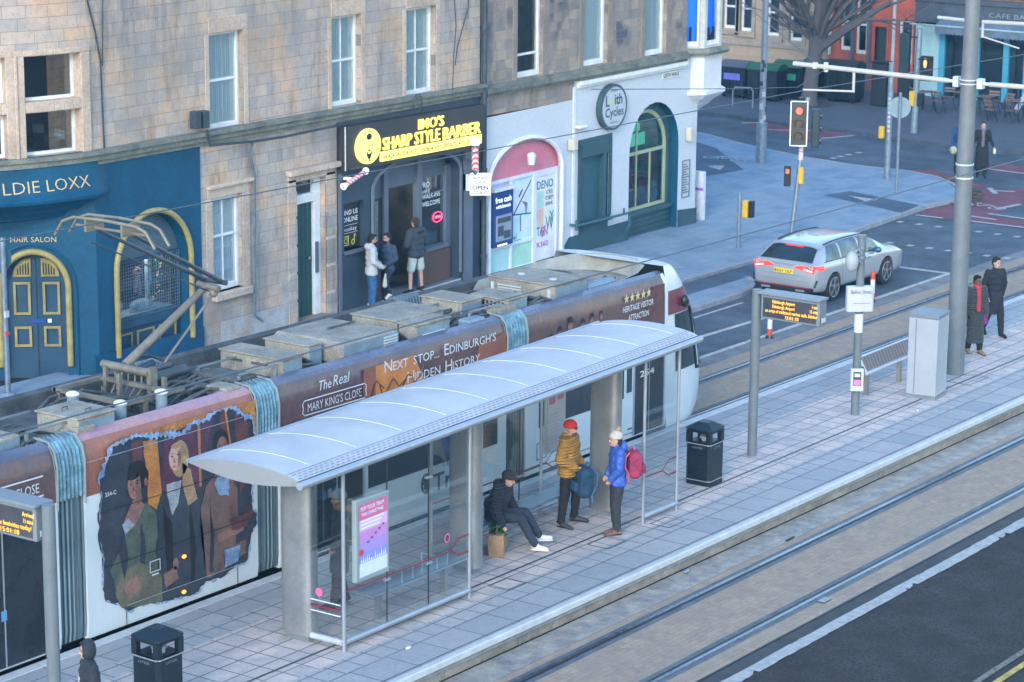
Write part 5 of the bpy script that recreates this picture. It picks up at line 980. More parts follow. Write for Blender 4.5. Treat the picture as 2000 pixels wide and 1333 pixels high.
mb = MB(); mb.obox(mv @ Matrix.Translation((0, -.192, .75)), .15, .008, .27); obj('validator_screen', mb, mat('validator_dark', (.06, .07, .08), .3), va)
mb = MB(); mb.obox(mv @ Matrix.Translation((0, -.198, .68)), .12, .006, .10); obj('reader_pad', mb, mat('reader_pink', (.85, .12, .33), .4, emit=(.9, .1, .3), estr=.35), va); mb = MB(); mb.obox(mv @ Matrix.Translation((0, -.198, .82)), .10, .006, .06); obj('reader_display', mb, mat('reader_green', (.42, .55, .45), .4, emit=(.4, .6, .45), estr=.3), va)
mb = MB(); mb.obox(mv @ Matrix.Translation((.06, .15, .72)), .20, .12, .36); obj('rear_unit', mb, black_pl, VP, bevel=.015)
mb = MB(); mb.cyl((x - .28, y + .05, z + 2.86), (x - .28, y + .05, z + 2.93), .05, .04, 10); mb.sph((x - .28, y + .05, z + 3.02), (.13, .13, .2), 14, 10); mb.cyl((x, y, z + 3.12), (x - .28, y + .05, z + 3.12), .02, n=6); mb.cyl((x, y, z + 3.26), (x - .28, y + .05, z + 3.16), .02, n=6); obj('loudspeaker', mb, mat('speaker_grey', (.30, .33, .36), .45), VP, smooth=True)
mb = MB()
for dz in (3.05, 3.24): mb.cyl((x, y, z + dz), (x, y, z + dz + .04), .092, n=16); mb.box(x - .02, x + .12, y - .14, y - .1, z + dz, z + dz + .03); mb.tube([(x - .1, y + .05, z + dz), (x - .22, y, z + dz + .08), (x - .16, y - .1, z + dz - .08), (x - .05, y - .06, z + dz)], .012, 5)
obj('clamp', mb, galv, VP)
# ---- platform cabinet
C_ = [(45.28, 21.64), (45.34, 21.04), (45.96, 21.10), (45.90, 21.70)]; zc = pz(45.6)
CB = thing('platform_cabinet', 'tall pale grey equipment cabinet with dark plinth on the platform', 'cabinet', (45.6, 21.37, zc))
def quadbox(mb, pts, z0, z1, grow=0): 
    cx, cy = sum(p[0] for p in pts) / 4, sum(p[1] for p in pts) / 4
    mb.prism([(cx + (p[0] - cx) * (1 + grow), cy + (p[1] - cy) * (1 + grow), z0) for p in pts], (0, 0, z1 - z0))
mb = MB(); quadbox(mb, C_, zc + .07, zc + 1.62); obj('body', mb, mat('cabinet_grey', (.33, .36, .40), .4, var=.05, scale=2), CB, bevel=.012)
mb = MB(); quadbox(mb, C_, zc - .02, zc + .07, .02); obj('plinth', mb, dg, CB); mb = MB(); quadbox(mb, C_, zc + 1.62, zc + 1.70, .03); obj('lid', mb, dg, CB, bevel=.01)
mb = MB(); mb.box(45.278, 45.285, 21.475, 21.485, zc + .1, zc + 1.6); mb.map(lambda p: (p.x + .005, p.y, p.z)); obj('door_seam', mb, MATS['display_grey'], CB)
# ---- leaning rail with slatted back
ST = thing('platform_bench', 'steel leaning bench with slatted timber back seen behind the cabinet', 'bench', (45.6, 22.3, pz(45.6)))
mb = MB(); zz = pz(45.6)
mb.prism([(44.86, 22.32, zz + .50), (46.9, 22.32, zz + .48), (46.9, 22.44, zz + .74), (44.86, 22.44, zz + .76)], (0, -.02, .012)); obj('backrest', mb, wave('slat_timber', (.14, .125, .13), (.25, .215, .21), 2.5, 'X', .7, .5, 0), ST, bevel=.005)
mb = MB(); mb.cyl((44.80, 22.45, zz + .77), (46.95, 22.45, zz + .74), .028, n=8); mb.tube([(44.82, 22.45, zz + .77), (44.84, 22.28, zz + .46), (44.84, 22.42, zz + .46)], .025, 8); mb.cyl((44.82, 22.29, zz + .46), (46.95, 22.29, zz + .44), .03, n=8); obj('frame', mb, white_fit, ST, smooth=True)
for lx in (44.90, 46.33): obj('leg', MB().box(lx - .035, lx + .035, 22.27, 22.35, G(lx) + .3, G(lx) + .76), mat('leg_bronze', (.26, .24, .22), .5, .3), ST)
# ---- marker posts
def marker(x, y, label):
    z = G(x); T = thing('marker_post', label, 'bollard', (x, y, z), 0, 'red and white marker posts'); obj('base', MB().cyl((x, y, z), (x, y, z + .07), .10, .07, 12), black_pl, T)
    obj('post', MB().cyl((x, y, z + .22), (x, y, z + .55), .055, n=12), mat('post_white', (.66, .64, .64), .5, var=.08), T, smooth=True); mb = MB(); mb.cyl((x, y, z + .05), (x, y, z + .22), .058, n=12); mb.cyl((x, y, z + .55), (x, y, z + .74), .058, .05, 12); mb.sph((x, y, z + .74), (.05, .05, .02), 12, 4); obj('red_band', mb, mat('post_red', (.60, .07, .04), .5, var=.1), T, smooth=True)
marker(49.47, 27.0, 'red and white marker post partly behind the amber display'); marker(54.59, 27.07, 'red and white marker post partly behind the stop name board')
# ---- street poles and signals
def signal_head(T, M, lit=0, board=True, n=3, ped=False):
    h = .34 * n
    mb = MB(); mb.obox(M, .20, .24, h); hd = obj('signal_head', mb, green_pl, T, bevel=.02)
    if board:
        mb = MB(); mb.obox(M @ Matrix.Translation((.13, 0, 0)), .02, .44, h + .18); obj('backing_board', mb, black_pl, hd)
        mb = MB()
        for yy in (-.22, .22): mb.obox(M @ Matrix.Translation((.145, yy, 0)), .012, .03, h + .18)
        for zz in (-1, 1): mb.obox(M @ Matrix.Translation((.145, 0, zz * (h + .16) / 2)), .012, .44, .03)
        obj('white_border', mb, mat('board_border', (.72, .78, .78), .5, var=.03), hd)
    for i in range(n):
        c = M @ Vector((.145, 0, h / 2 - .17 - .34 * i)); d = M.to_3x3() @ Vector((1, 0, 0))
        on = (i == lit); m = emis('red_lamp', (1, .10, .05), 4, (.6, .05, .03)) if on else mat('lamp_off', (.03, .02, .03), .2, var=.1)
        obj('signal_lamp', MB().cyl(c - d * .03, c + d * .012, .095, n=16), m, hd)
        if not board: continue
        rings = [[c + d * dd + M.to_3x3() @ Vector((0, .115 * math.cos(a), .115 * math.sin(a))) for a in [(-.25 + 1.5 * k / 10) * PI for k in range(11)]] for dd in (0, .14)]
        obj('visor', MB().loft(rings, 0, False, False), black_pl, hd)
    return hd
zp = G(61.21) + .1; x, y = 61.21, 32.84
TS = thing('traffic_signal', 'traffic signal showing red with white edged backing board on the near corner', 'traffic signal', (x, y, zp))
topx, topy = 61.62, 32.70
obj('pole', MB().cyl((x, y, zp), (topx, topy, zp + 3.62), .065, n=12), galv, TS, smooth=True)
lean = Matrix.Rotation(.11, 4, 'Y')
Mh = Matrix.Translation((topx - .28, topy + .1, zp + 2.95)) @ Matrix.Rotation(math.radians(208), 4, 'Z') @ Matrix.Rotation(-.08, 4, 'Y'); signal_head(TS, Mh, 0)
Mh2 = Matrix.Translation((topx + .1, topy - .20, zp + 2.80)) @ Matrix.Rotation(math.radians(-60), 4, 'Z'); signal_head(TS, Mh2, 5, board=False)
obj('camera_unit', MB().obox(Matrix.Translation((topx - .2, topy + .1, zp + 3.58)), .16, .12, .12), black_pl, TS)
mb = MB(); mb.obox(Matrix.Translation((x - .02, y + .17, zp + 1.52)) @ Matrix.Rotation(math.radians(205), 4, 'Z'), .12, .18, .55); ph = obj('pedestrian_signal', mb, black_pl, TS, bevel=.02)
mb = MB(); mb.obox(Matrix.Translation((x - .10, y + .13, zp + 1.66)) @ Matrix.Rotation(math.radians(205), 4, 'Z'), .03, .09, .11); obj('red_figure', mb, MATS['red_lamp'], ph)
mb = MB(); mb.obox(Matrix.Translation((x + .12, y - .16, zp + 1.55)) @ Matrix.Rotation(math.radians(205), 4, 'Z'), .14, .14, .46); obj('push_button_box', mb, yellow_box, TS, bevel=.02)
mb = MB()
for i, dz in enumerate((2.2, 2.05, 1.95)): mb.cyl((x + .24 - i * .01, y - .08, zp + dz), (x + .25 - i * .01, y - .08, zp + dz + .12), .068, n=12)
obj('sticker', mb, mat('sticker_mix', (.5, .5, .5), .6, var=.5, scale=30, var2=(.4, .15, .2)), TS)
x, y = 58.18, 32.76; zp = G(x) + .1
PB = thing('push_button_post', 'short grey post with a yellow crossing button box', 'post', (x, y, zp)); obj('post', MB().cyl((x, y, zp), (x, y, zp + 1.47), .055, n=12), galv, PB, smooth=True)
obj('button_box', MB().box(x + .02, x + .20, y - .22, y - .06, zp + .80, zp + 1.26).box(x, x + .05, y + .05, y + .1, zp + .8, zp + .9), yellow_box, PB, bevel=.02); obj('button_face', MB().box(x + .06, x + .22, y - .34, y - .22, zp + .82, zp + 1.26), black_pl, PB, bevel=.02)
x, y = 71.68, 39.64; zp = G(x) + .1
LP = thing('lamp_column', 'pale grey street lamp column covered in stickers beside the side street', 'street lamp', (x, y, zp)); obj('column', MB().cyl((x, y, zp + 1.3), (x, y, zp + 8.5), .105, .09, 14), mat('column_grey', (.24, .29, .36), .45, .4, var=.1), LP, smooth=True)
obj('base', MB().cyl((x, y, zp), (x, y, zp + 1.3), .17, .17, 14), galv, LP, smooth=True)
mb = MB(); rr = random.Random(8)
for i in range(9): a = rr.uniform(3, 5); zz = rr.uniform(1.3, 3.3); mb.obox(Matrix.Translation((x + .105 * math.cos(a), y + .105 * math.sin(a), zp + zz)) @ Matrix.Rotation(a, 4, 'Z'), .02, .10, rr.uniform(.1, .2), i % 2)
obj('sticker', mb, [mat('sticker_dark', (.03, .04, .06), .6), mat('sticker_pale', (.45, .48, .5), .6)], LP)
x, y = 71.46, 35.11; zp = G(x) + .1
T1 = thing('crossing_post', 'blue grey crossing post with yellow button box beside the round sign', 'post', (x, y, zp)); obj('post', MB().cyl((x, y, zp), (x, y, zp + 3.58), .10, .085, 12), galv, T1, smooth=True); obj('button_box', MB().box(x - .15, x, y + .12, y + .28, zp + 1.25, zp + 1.62), yellow_box, T1, bevel=.02); mb = MB()
for i in range(8): mb.obox(Matrix.Translation((x - .09, y - .03, zp + 1.5 + i * .14)), .03, .08, .08)
obj('sticker', mb, MATS['sticker_pale'], T1)
x, y = 69.15, 33.65; zp = G(x) + .1
T2 = thing('road_sign', 'round grey backed road sign on a slim pole', 'road sign', (x, y, zp)); obj('pole', MB().cyl((x, y, zp), (x, y, zp + 3.0), .045, n=10), galv, T2, smooth=True); fn = Vector((.9, .45, 0)).normalized()
obj('sign_disc', MB().cyl(Vector((x, y, zp + 2.55)) + fn * .05, Vector((x, y, zp + 2.55)) + fn * .07, .32, n=28), mat('sign_back', (.20, .29, .35), .5, .3), T2)
x, y = 81.52, 39.1; zp = G(x) + .1
T3 = thing('traffic_signal', 'far traffic signal seen from behind with a lit orange pedestrian figure', 'traffic signal', (x, y, zp)); obj('pole', MB().cyl((x, y, zp), (x + .1, y, zp + 3.6), .12, .10, 12), galv, T3, smooth=True)
mb = MB(); mb.obox(Matrix.Translation((x - .1, y + .42, zp + 2.75)), .25, .36, 1.35); mb.obox(Matrix.Translation((x, y + .2, zp + 3.3)), .1, .4, .06); mb.sph((x - .1, y + .3, zp + 3.5), .08, 8, 6); obj('signal_head', mb, green_pl, T3, bevel=.03)
mb = MB(); mb.obox(Matrix.Translation((x - .1, y - .42, zp + 2.28)), .22, .42, .85); pd = obj('pedestrian_signal', mb, black_pl, T3, bevel=.03); obj('visor', MB().obox(Matrix.Translation((x - .28, y - .42, zp + 2.62)), .2, .42, .03), black_pl, pd)
mb = MB(); X_ = x - .225; yc = y - .42; zc_ = zp + 2.48; mb.sph((X_, yc, zc_ + .13), .035, 8, 6); mb.prism([(X_, yc - .05, zc_ + .09), (X_, yc + .05, zc_ + .09), (X_, yc + .06, zc_ - .02), (X_, yc + .03, zc_ - .16), (X_, yc - .03, zc_ - .16), (X_, yc - .06, zc_ - .02)], (-.012, 0, 0)); obj('lit_figure', mb, emis('orange_figure', (1, .35, .12), 4), pd)
obj('button_box', MB().box(x - .16, x, y - .02, y + .16, zp + .95, zp + 1.45), yellow_box, T3); obj('button_face', MB().box(x - .1, x + .1, y - .3, y - .12, zp + .95, zp + 1.4), black_pl, T3)
x, y = 34.90, 35.78; zp = G(x) + .1
T4 = thing('road_sign', 'pale pole with round blue backed sign in front of the salon door', 'road sign', (x, y, zp)); obj('pole', MB().cyl((x, y, zp), (x, y, zp + 3.12), .055, n=12), galv, T4, smooth=True); obj('pole_foot', MB().cyl((x, y, zp), (x, y, zp + .05), .14, .1, 12), galv, T4)
fn = Vector((.4, .9, 0)).normalized(); obj('sign_disc', MB().cyl(Vector((x - .10, y + .06, zp + 2.70)) + fn * .02, Vector((x - .10, y + .06, zp + 2.70)) + fn * .05, .30, n=28), mat('sign_back_blue', (.035, .10, .16), .5), T4); mb = MB(); mb.box(x - .05, x + .05, y - .06, y + .02, zp + 1.55, zp + 1.68); mb.box(x - .05, x + .05, y - .06, y + .02, zp + 1.2, zp + 1.26, 1); obj('sticker', mb, [MATS['sticker_pale'], MATS['post_red']], T4)
# corner totem, litter bits
TO = thing('information_totem', 'white advertising board with a purple stripe standing at the shop corner', 'board', (61.3, 35.9, G(61.3) + .1)); zt = G(61.3) + .1
obj('panel', MB().box(61.22, 61.34, 35.62, 36.0, zt, zt + 1.35), mat('totem_white', (.55, .60, .66), .5, var=.12, scale=8), TO); obj('stripe', MB().box(61.215, 61.22, 35.62, 36.0, zt + .82, zt + .9), mat('totem_purple', (.30, .12, .5), .5), TO); obj('foot', MB().box(61.1, 61.2, 35.9, 36.3, zt, zt + 1.3), teal_base, TO)
# ---- litter bins
binm = mat('bin_black', (.005, .014, .024), .42, var=.25, scale=4, bump=.08)
def litter_bin(x, y, rz):
    z = pz(x); T = thing('litter_bin', 'x', 'litter bin', (x, y, z), rz, 'black litter bins')
    def oct_(s, c, z_): return [(s, -s + c, z_), (s, s - c, z_), (s - c, s, z_), (-s + c, s, z_), (-s, s - c, z_), (-s, -s + c, z_), (-s + c, -s, z_), (s - c, -s, z_)]
    mb = MB(); mb.loft([oct_(.245, .05, 0), oct_(.245, .05, .74)]); obj('body', mb, binm, T, world=False)
    mb = MB()
    for sx in (-1, 1):
        for sy in (-1, 1): mb.box(*sorted((sx * .24, sx * .15)), *sorted((sy * .24, sy * .15)), .74, .95)
    mb.loft([oct_(.245, .05, .93), oct_(.245, .05, .97)]); mb.loft([oct_(.262, .05, .97), oct_(.262, .05, .99), oct_(.10, .03, 1.09)]); mb.box(-.2, .2, -.2, .2, .74, .76); obj('hood', mb, binm, T, world=False, bevel=.006)
    mb = MB(); mb.loft([oct_(.248, .05, .725), oct_(.248, .05, .742)], caps=False); mb.loft([oct_(.248, .05, .085), oct_(.248, .05, .10)], caps=False); obj('rim', mb, mat('bin_rim', (.38, .42, .46), .4, .5), T, world=False)
    mb = MB(); text(mb, 'LITTER', (-.247, .1, .655), (0, -1, 0), (0, 0, 1), .045, .2); text(mb, 'LITTER', (-.1, -.247, .655), (1, 0, 0), (0, 0, 1), .045, .2); obj('bin_lettering', mb, mat('bin_letters', (.22, .26, .30), .5), T, world=False)
    mb = MB(); mb.sph((.05, .02, .80), (.12, .1, .06), 8, 6); mb.box(-.1, .02, -.12, 0, .76, .84); obj('liner', mb, mat('bin_bag', (.35, .38, .42), .6, var=.4, scale=12), T, world=False)
    return T
lb = litter_bin(37.35, 21.57, 0); lb['label'] = 'black square litter bin with pitched lid standing alone right of the shelter'
dup(lb, (23.55, 21.62, pz(23.55)), -.05, label='black litter bin cut by the bottom edge of the photo, left of the shelter')
# ================================================================ TRAM SHELTER
stain = mat('brushed_stainless', (.35, .365, .38), .36, .65, var=.12, scale=1.2, bump=.12, bscale=60); alu = mat('pale_aluminium', (.36, .40, .46), .38, .5, var=.08, scale=3)
SX0, SX1, RZ = 25.63, 35.98, 2.38
SH = thing('tram_shelter', 'long glass tram shelter with white wing shaped roof on oval steel pillars', 'shelter', (30.8, 21.85, pz(30.8)))
roof_m = mat('roof_membrane', (.43, .44, .475), .5, var=.07, scale=1.4, bump=.06, bscale=14, var2=(.35, .36, .39))
def roof_z(y):   # shallow wing section between Y 20.95 and 22.88
    t = (y - 20.97) / (22.88 - 20.97); return RZ + .045 * (1 - t) + .125 * max(0, math.sin(PI * min(1, max(0, t)))) ** .62
ys = [20.97 + (22.88 - 20.97) * i / 22 for i in range(23)]
mb = MB(); top = [[(x, y, roof_z(y)) for y in ys] for x in (SX0, SX1)]; mb.loft(top, 0, False, False)
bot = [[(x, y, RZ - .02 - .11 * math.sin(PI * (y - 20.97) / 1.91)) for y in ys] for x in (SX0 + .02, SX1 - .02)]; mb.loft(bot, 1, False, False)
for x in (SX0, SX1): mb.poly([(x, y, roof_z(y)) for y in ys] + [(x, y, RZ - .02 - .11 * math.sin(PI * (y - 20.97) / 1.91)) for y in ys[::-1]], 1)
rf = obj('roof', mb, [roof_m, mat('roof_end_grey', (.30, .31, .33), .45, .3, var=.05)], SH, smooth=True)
mb = MB(); seam = mat('roof_seam', (.47, .48, .51), .5, var=.03)
for i in range(10):
    x = SX0 + .55 + i * (SX1 - SX0 - .3) / 9.6
    if x < SX1: mb.tube([(x, y, roof_z(y) + .001) for y in ys[3:22]], .008, 5)
obj('roof_seam', mb, seam, rf, split=.01)
mb = MB(); mb.cyl((SX0 - .02, 20.93, RZ - .01), (SX1 + .03, 20.93, RZ - .01), .055, n=14); mb.cyl((SX0, 22.90, RZ), (SX1, 22.90, RZ), .03, n=10); obj('gutter_tube', mb, alu, SH, smooth=True)
mb = MB(); rr = random.Random(1)
for row in range(3):
    y0 = 20.99 + row * .055; x = SX0 + .05 + (row % 2) * .06
    while x < SX1 - .15: mb.poly([(x, y0, roof_z(y0) + .005), (x + .075, y0, roof_z(y0) + .004), (x + .075, y0 + .013, roof_z(y0 + .013) + .004), (x, y0 + .013, roof_z(y0 + .013) + .004)]); x += .115
mb.poly([(SX0, 21.155, roof_z(21.155) + .005), (SX1, 21.155, roof_z(21.155) + .005), (SX1, 21.165, roof_z(21.165) + .005), (SX0, 21.165, roof_z(21.165) + .005)])
obj('gutter_slot', mb, mat('slot_dark', (.13, .14, .20), .7), rf)
def pillar(x):
    z0 = G(x) + .3; n = 24; mb = MB(); cs = [(x + .125 * math.copysign(abs(math.cos(a)) ** .7, math.cos(a)), 21.86 + .27 * math.copysign(abs(math.sin(a)) ** .55, math.sin(a))) for a in [2 * PI * i / n for i in range(n)]]
    mb.loft([[(a, b, z) for a, b in cs] for z in (z0 + .10, RZ - .02)]); p = obj('pillar', mb, stain, SH, smooth=True)
    obj('pillar_foot', MB().box(x - .06, x + .10, 21.66, 22.05, z0 - .01, z0 + .10), dg, p)
    mb = MB(); mb.box(x + .118, x + .135, 21.64, 21.70, z0 + .1, RZ - .05); obj('cover_strip', mb, alu, p)
for x in (26.73, 30.70, 34.62): pillar(x)
shelter_glass = glass('shelter_glass', (.955, .98, .98), .05)
red_line = mat('red_film', (.20, .02, .035), .5, var=0, bump=0)
def post(x, y): obj('post', MB().cyl((x, y, G(x) + .3), (x, y, RZ + .0), .028, n=12), alu, SH, smooth=True)
for x, y in ((26.69, 21.05), (29.66, 21.05), (34.50, 21.05), (35.55, 21.05), (33.92, 22.65), (34.55, 22.65), (30.9, 22.65)): post(x, y)
def glaze(x0, x1, y, red=True, fork=None, joints=()):
    zb = lambda x: G(x) + .3 + .16; mb = MB(); mb.add([(x0, y, zb(x0)), (x1, y, zb(x1)), (x1, y, RZ - .1), (x0, y, RZ - .1), (x0, y + .012, zb(x0)), (x1, y + .012, zb(x1)), (x1, y + .012, RZ - .1), (x0, y + .012, RZ - .1)], [(0, 1, 2, 3), (4, 7, 6, 5), (0, 4, 5, 1), (3, 2, 6, 7)])
    g_ = obj('glass_panel', mb, shelter_glass, SH)
    obj('bottom_rail', MB().cyl((x0, y, zb(x0) - .03), (x1, y, zb(x1) - .03), .042, n=12), alu, g_, smooth=True); obj('top_rail', MB().box(x0, x1, y - .02, y + .03, RZ - .12, RZ - .04), alu, g_)
    mb = MB()
    for j in joints:
        mb.box(j - .004, j + .004, y - .004, y + .016, zb(j), RZ - .1)
    if joints:
        obj('glass_joint', mb, mat('joint_dark', (.03, .04, .05), .5), g_); mb = MB()
        for j in joints:
            for dz in (.62, 1.9): mb.box(j - .06, j + .06, y - .02, y + .03, zb(j) + dz, zb(j) + dz + .03)
        obj('spider_fitting', mb, alu, g_)
    if red:
        mb = MB(); zr = lambda x: zb(x) + red; mb.prism([(x0, y - .004, zr(x0)), (x1 - (.45 if fork else 0), y - .004, zr(x1)), (x1 - (.45 if fork else 0), y - .004, zr(x1) + .022), (x0, y - .004, zr(x0) + .022)], (0, .002, 0))
        if fork:
            a = x1 - .45; z_ = zr(a)
            for s in (1, -1): 
                for p, q in (((a, z_), (a + .2, z_ + s * .13)), ((a + .2, z_ + s * .13), (x1, z_ + s * .13))): mb.prism([(p[0], y - .004, p[1]), (q[0], y - .004, q[1]), (q[0], y - .004, q[1] + .022), (p[0], y - .004, p[1] + .022)], (0, .002, 0))
        obj('red_line', mb, red_line, g_)
    return g_
glaze(26.72, 29.64, 21.05, .68, True, (27.68, 28.66)); glaze(34.52, 35.53, 21.05, .62, True, ()); glaze(30.92, 34.5, 22.65, .70, True, (32.1, 33.3))
mb = MB(); zb = G(26.7) + .46; mb.box(26.66, 26.672, 21.08, 21.60, zb, RZ - .1); ge = obj('glass_panel', mb, shelter_glass, SH); obj('bottom_rail', MB().cyl((26.665, 21.05, zb - .03), (26.665, 21.6, zb - .03), .045, n=12), mat('white_rail', (.42, .46, .52), .4), ge, smooth=True)
mb = MB(); mb.box(26.65, 26.658, 21.08, 21.6, zb + .50, zb + .515); mb.box(26.65, 26.658, 21.08, 21.6, zb + .34, zb + .355); obj('film_line', mb, mat('white_film', (.6, .66, .7), .5), ge); obj('red_line', MB().box(26.648, 26.655, 21.08, 21.6, zb + .41, zb + .44), red_line, ge)
pinkst = mat('pink_sticker', (.75, .12, .30), .5, var=.05, bump=0); obj('sticker', MB().cyl((26.648, 21.45, zb + .63), (26.652, 21.45, zb + .63), .062, n=18), pinkst, ge)
mb = MB(); ringxz(mb, 29.10, G(29.1) + 1.36, .07, .02, 21.045); obj('sticker', mb, pinkst, SH)
for x, y in ((27.0, 21.5), (29.0, 22.1)): pass
# benches inside the shelter
def shelter_bench(x0, x1, y, label, arms=()):
    T = thing('shelter_bench', label, 'bench', ((x0 + x1) / 2, y, pz((x0 + x1) / 2)), 0, 'shelter benches'); mb = MB(); zs = lambda x: G(x) + .3 + .45
    for a, b in ((-.19, .19),): mb.add([(x0, y + a, zs(x0)), (x1, y + a, zs(x1)), (x1, y + b, zs(x1)), (x0, y + b, zs(x0)), (x0, y + a, zs(x0) + .03), (x1, y + a, zs(x1) + .03), (x1, y + b, zs(x1) + .03), (x0, y + b, zs(x0) + .03)], [(0, 3, 2, 1), (4, 5, 6, 7), (0, 1, 5, 4), (1, 2, 6, 5), (2, 3, 7, 6), (3, 0, 4, 7)])
    obj('seat', mb, mat('seat_steel', (.30, .42, .52), .3, .75, var=.08, scale=2), T, bevel=.01, seg=2)
    for lx in (x0 + .35, x1 - .35): obj('leg', MB().box(lx - .04, lx + .04, y - .03, y + .05, G(lx) + .3, zs(lx)), stain, T)
    for ax in arms: z_ = zs(ax) + .03; obj('armrest', MB().tube([(ax, y - .15, z_), (ax - .02, y - .16, z_ + .2), (ax - .02, y + .12, z_ + .2), (ax, y + .12, z_)], .013, 6).tube([(ax + .25, y - .15, z_), (ax + .25, y - .16, z_ + .2), (ax - .02, y - .16, z_ + .2)], .011, 6), mat('arm_steel', (.5, .6, .68), .3, .7, var=.05), T)
shelter_bench(27.75, 30.05, 21.52, 'empty steel bench with armrests in the near glazed bay', (28.45, 29.3)); shelter_bench(31.2, 34.4, 22.32, 'long steel bench in the open middle bay where the man sits')
# advertising poster case on the near glass
PO = thing('poster_case', 'pink and lilac christmas market poster in a silver case on the shelter glass', 'poster', (27.25, 21.0, .6)); px0, px1 = 26.93, 27.60
def pzz(x, z): return z + G(x) - G(27.25)
mb = MB(); mb.add([(px0 - .05, 20.98, .66), (px1 + .03, 20.98, .64), (px1 + .03, 20.98, 1.82), (px0 - .05, 20.98, 1.84), (px0 - .05, 21.06, .66), (px1 + .03, 21.06, .64), (px1 + .03, 21.06, 1.82), (px0 - .05, 21.06, 1.84)], [(0, 1, 2, 3), (4, 7, 6, 5), (0, 4, 5, 1), (3, 2, 6, 7), (0, 3, 7, 4), (1, 5, 6, 2)]); obj('case', mb, mat('case_silver', (.36, .44, .46), .35, .4, var=.05), PO, bevel=.01)
bands = [(.72, .92, (.60, .66, .85)), (.92, 1.06, (.24, .28, .66)), (1.06, 1.22, (.36, .26, .62)), (1.22, 1.38, (.52, .24, .56)), (1.38, 1.54, (.66, .42, .66)), (1.54, 1.76, (.60, .13, .30))]
mb = MB(); mlist = []
for i, (a, b, c) in enumerate(bands): mb.poly([(px0 + .02, 20.974, a), (px1 - .02, 20.974, a), (px1 - .02, 20.974, b), (px0 + .02, 20.974, b)], i); mlist.append(mat('poster_band_%s' % 'abcdef'[i], c, .4, var=.06, scale=4, bump=0))
pp = obj('poster_sheet', mb, mlist, PO)
mb = MB(); text(mb, 'POP YOUR TRAM', (27.24, 20.97, 1.67), (1, 0, 0), (0, 0, 1), .08, .52, center=True, bold=.02); text(mb, 'THIS CHRISTMAS', (27.24, 20.97, 1.59), (1, 0, 0), (0, 0, 1), .07, .50, center=True, bold=.02)
for i in range(3): mb.poly([(26.98, 20.969, 1.51 - i * .05), (27.5 - i * .05, 20.969, 1.51 - i * .05), (27.5 - i * .05, 20.969, 1.535 - i * .05), (26.98, 20.969, 1.535 - i * .05)])
rr = random.Random(3)
for i in range(13): x = 26.97 + i * .045; h = rr.uniform(.03, .13); mb.poly([(x, 20.969, .93), (x + .035, 20.969, .93), (x + .018, 20.969, .93 + h)])
obj('poster_lettering', mb, mat('poster_white', (.72, .74, .84), .5, var=0, bump=0), pp)
mb = MB(); mb.sph((26.99, 20.968, 1.08), (.05, .003, .05), 10, 8, 0)
for i in range(5): mb.sph((27.14 + i * .085, 20.968, 1.20 + i * .045), (.028, .003, .016), 8, 6, 1)
obj('poster_figures', mb, [mat('sleigh_red', (.55, .05, .12), .6), mat('deer_dark', (.12, .08, .25), .6)], pp)
# map board on the rear glass
MP = thing('timetable_board', 'grey timetable board with pink diagrams behind the man in the red hat', 'notice board', (34.2, 22.6, .7)); mb = MB(); mb.box(33.93, 34.5, 22.56, 22.62, .60, 1.70); obj('case', mb, mat('case_silver', (.36, .44, .46), .35, .4), MP, bevel=.01)
mb = MB(); mb.box(33.97, 34.46, 22.552, 22.56, .66, 1.66); obj('timetable_sheet', mb, mat('sheet_grey', (.38, .40, .43), .3, var=.06), MP); mb = MB()
for i in range(6): mb.box(34.0 + i * .03, 34.012 + i * .03, 22.547, 22.552, 1.42, 1.56); mb.box(34.24 + i * .03, 34.25 + i * .03, 22.547, 22.552, 1.46, 1.58)
mb.box(33.99, 34.18, 22.547, 22.552, 1.56, 1.58); mb.box(34.22, 34.42, 22.547, 22.552, 1.58, 1.60)
for i in range(9): mb.box(34.0, 34.36 - (i % 3) * .05, 22.547, 22.552, .76 + i * .06, .767 + i * .06, 1)
obj('timetable_lines', mb, [mat('map_pink', (.45, .06, .15), .5), mat('map_grey', (.30, .30, .33), .5)], MP)

# ================================================================ TRAM
TR = thing('tram', 'long white articulated tram wrapped in a torn paper costume advert stopped at the platform', 'tram', (33, 25.42, G(33)))
YN, YF_, HC = 24.10, 26.74, 25.42
tram_w = mat('tram_white', (.56, .62, .66), .3, var=.05, scale=1.5, bump=.02, coat=.4); wrap_br = mat('wrap_brown', (.115, .060, .052), .35, var=.35, scale=1.1, bump=.02, var2=(.06, .045, .065), coat=.2)
wrap_or = mat('wrap_orange', (.50, .20, .06), .4, var=.3, scale=3.2, bump=.03, var2=(.42, .16, .055)); wrap_red = mat('wrap_rust', (.24, .09, .06), .4, var=.35, scale=3.5, bump=.03, var2=(.20, .08, .06)); wrap_pink = mat('wrap_edge_highlight', (.36, .20, .18), .35, var=.2, scale=1.2, var2=(.26, .16, .26)); wrap_bl = mat('wrap_edge_reflection', (.10, .11, .17), .25, var=.2, scale=1.2)  # top edge strips: bluish reflection and pink highlight painted as colour
roof_dirt = mat('roof_dirty_grey', (.075, .082, .085), .8, var=.35, scale=2.5, bump=.2); box_b = mat('roof_box_beige', (.255, .235, .195), .75, var=.3, micro=.8, scale=2.2, bump=.2, var2=(.15, .142, .125)); box_s = mat('roof_skylit_blue', (.16, .235, .30), .5, var=.2, scale=2); tglass = mat('tram_window', (.020, .036, .046), .06, var=.2, scale=1)
SP = [(24.12, .32), (24.10, .5), (24.10, 2.40), (24.11, 2.85), (24.15, 3.06), (24.23, 3.2), (24.34, 3.24), (24.42, 3.20)]
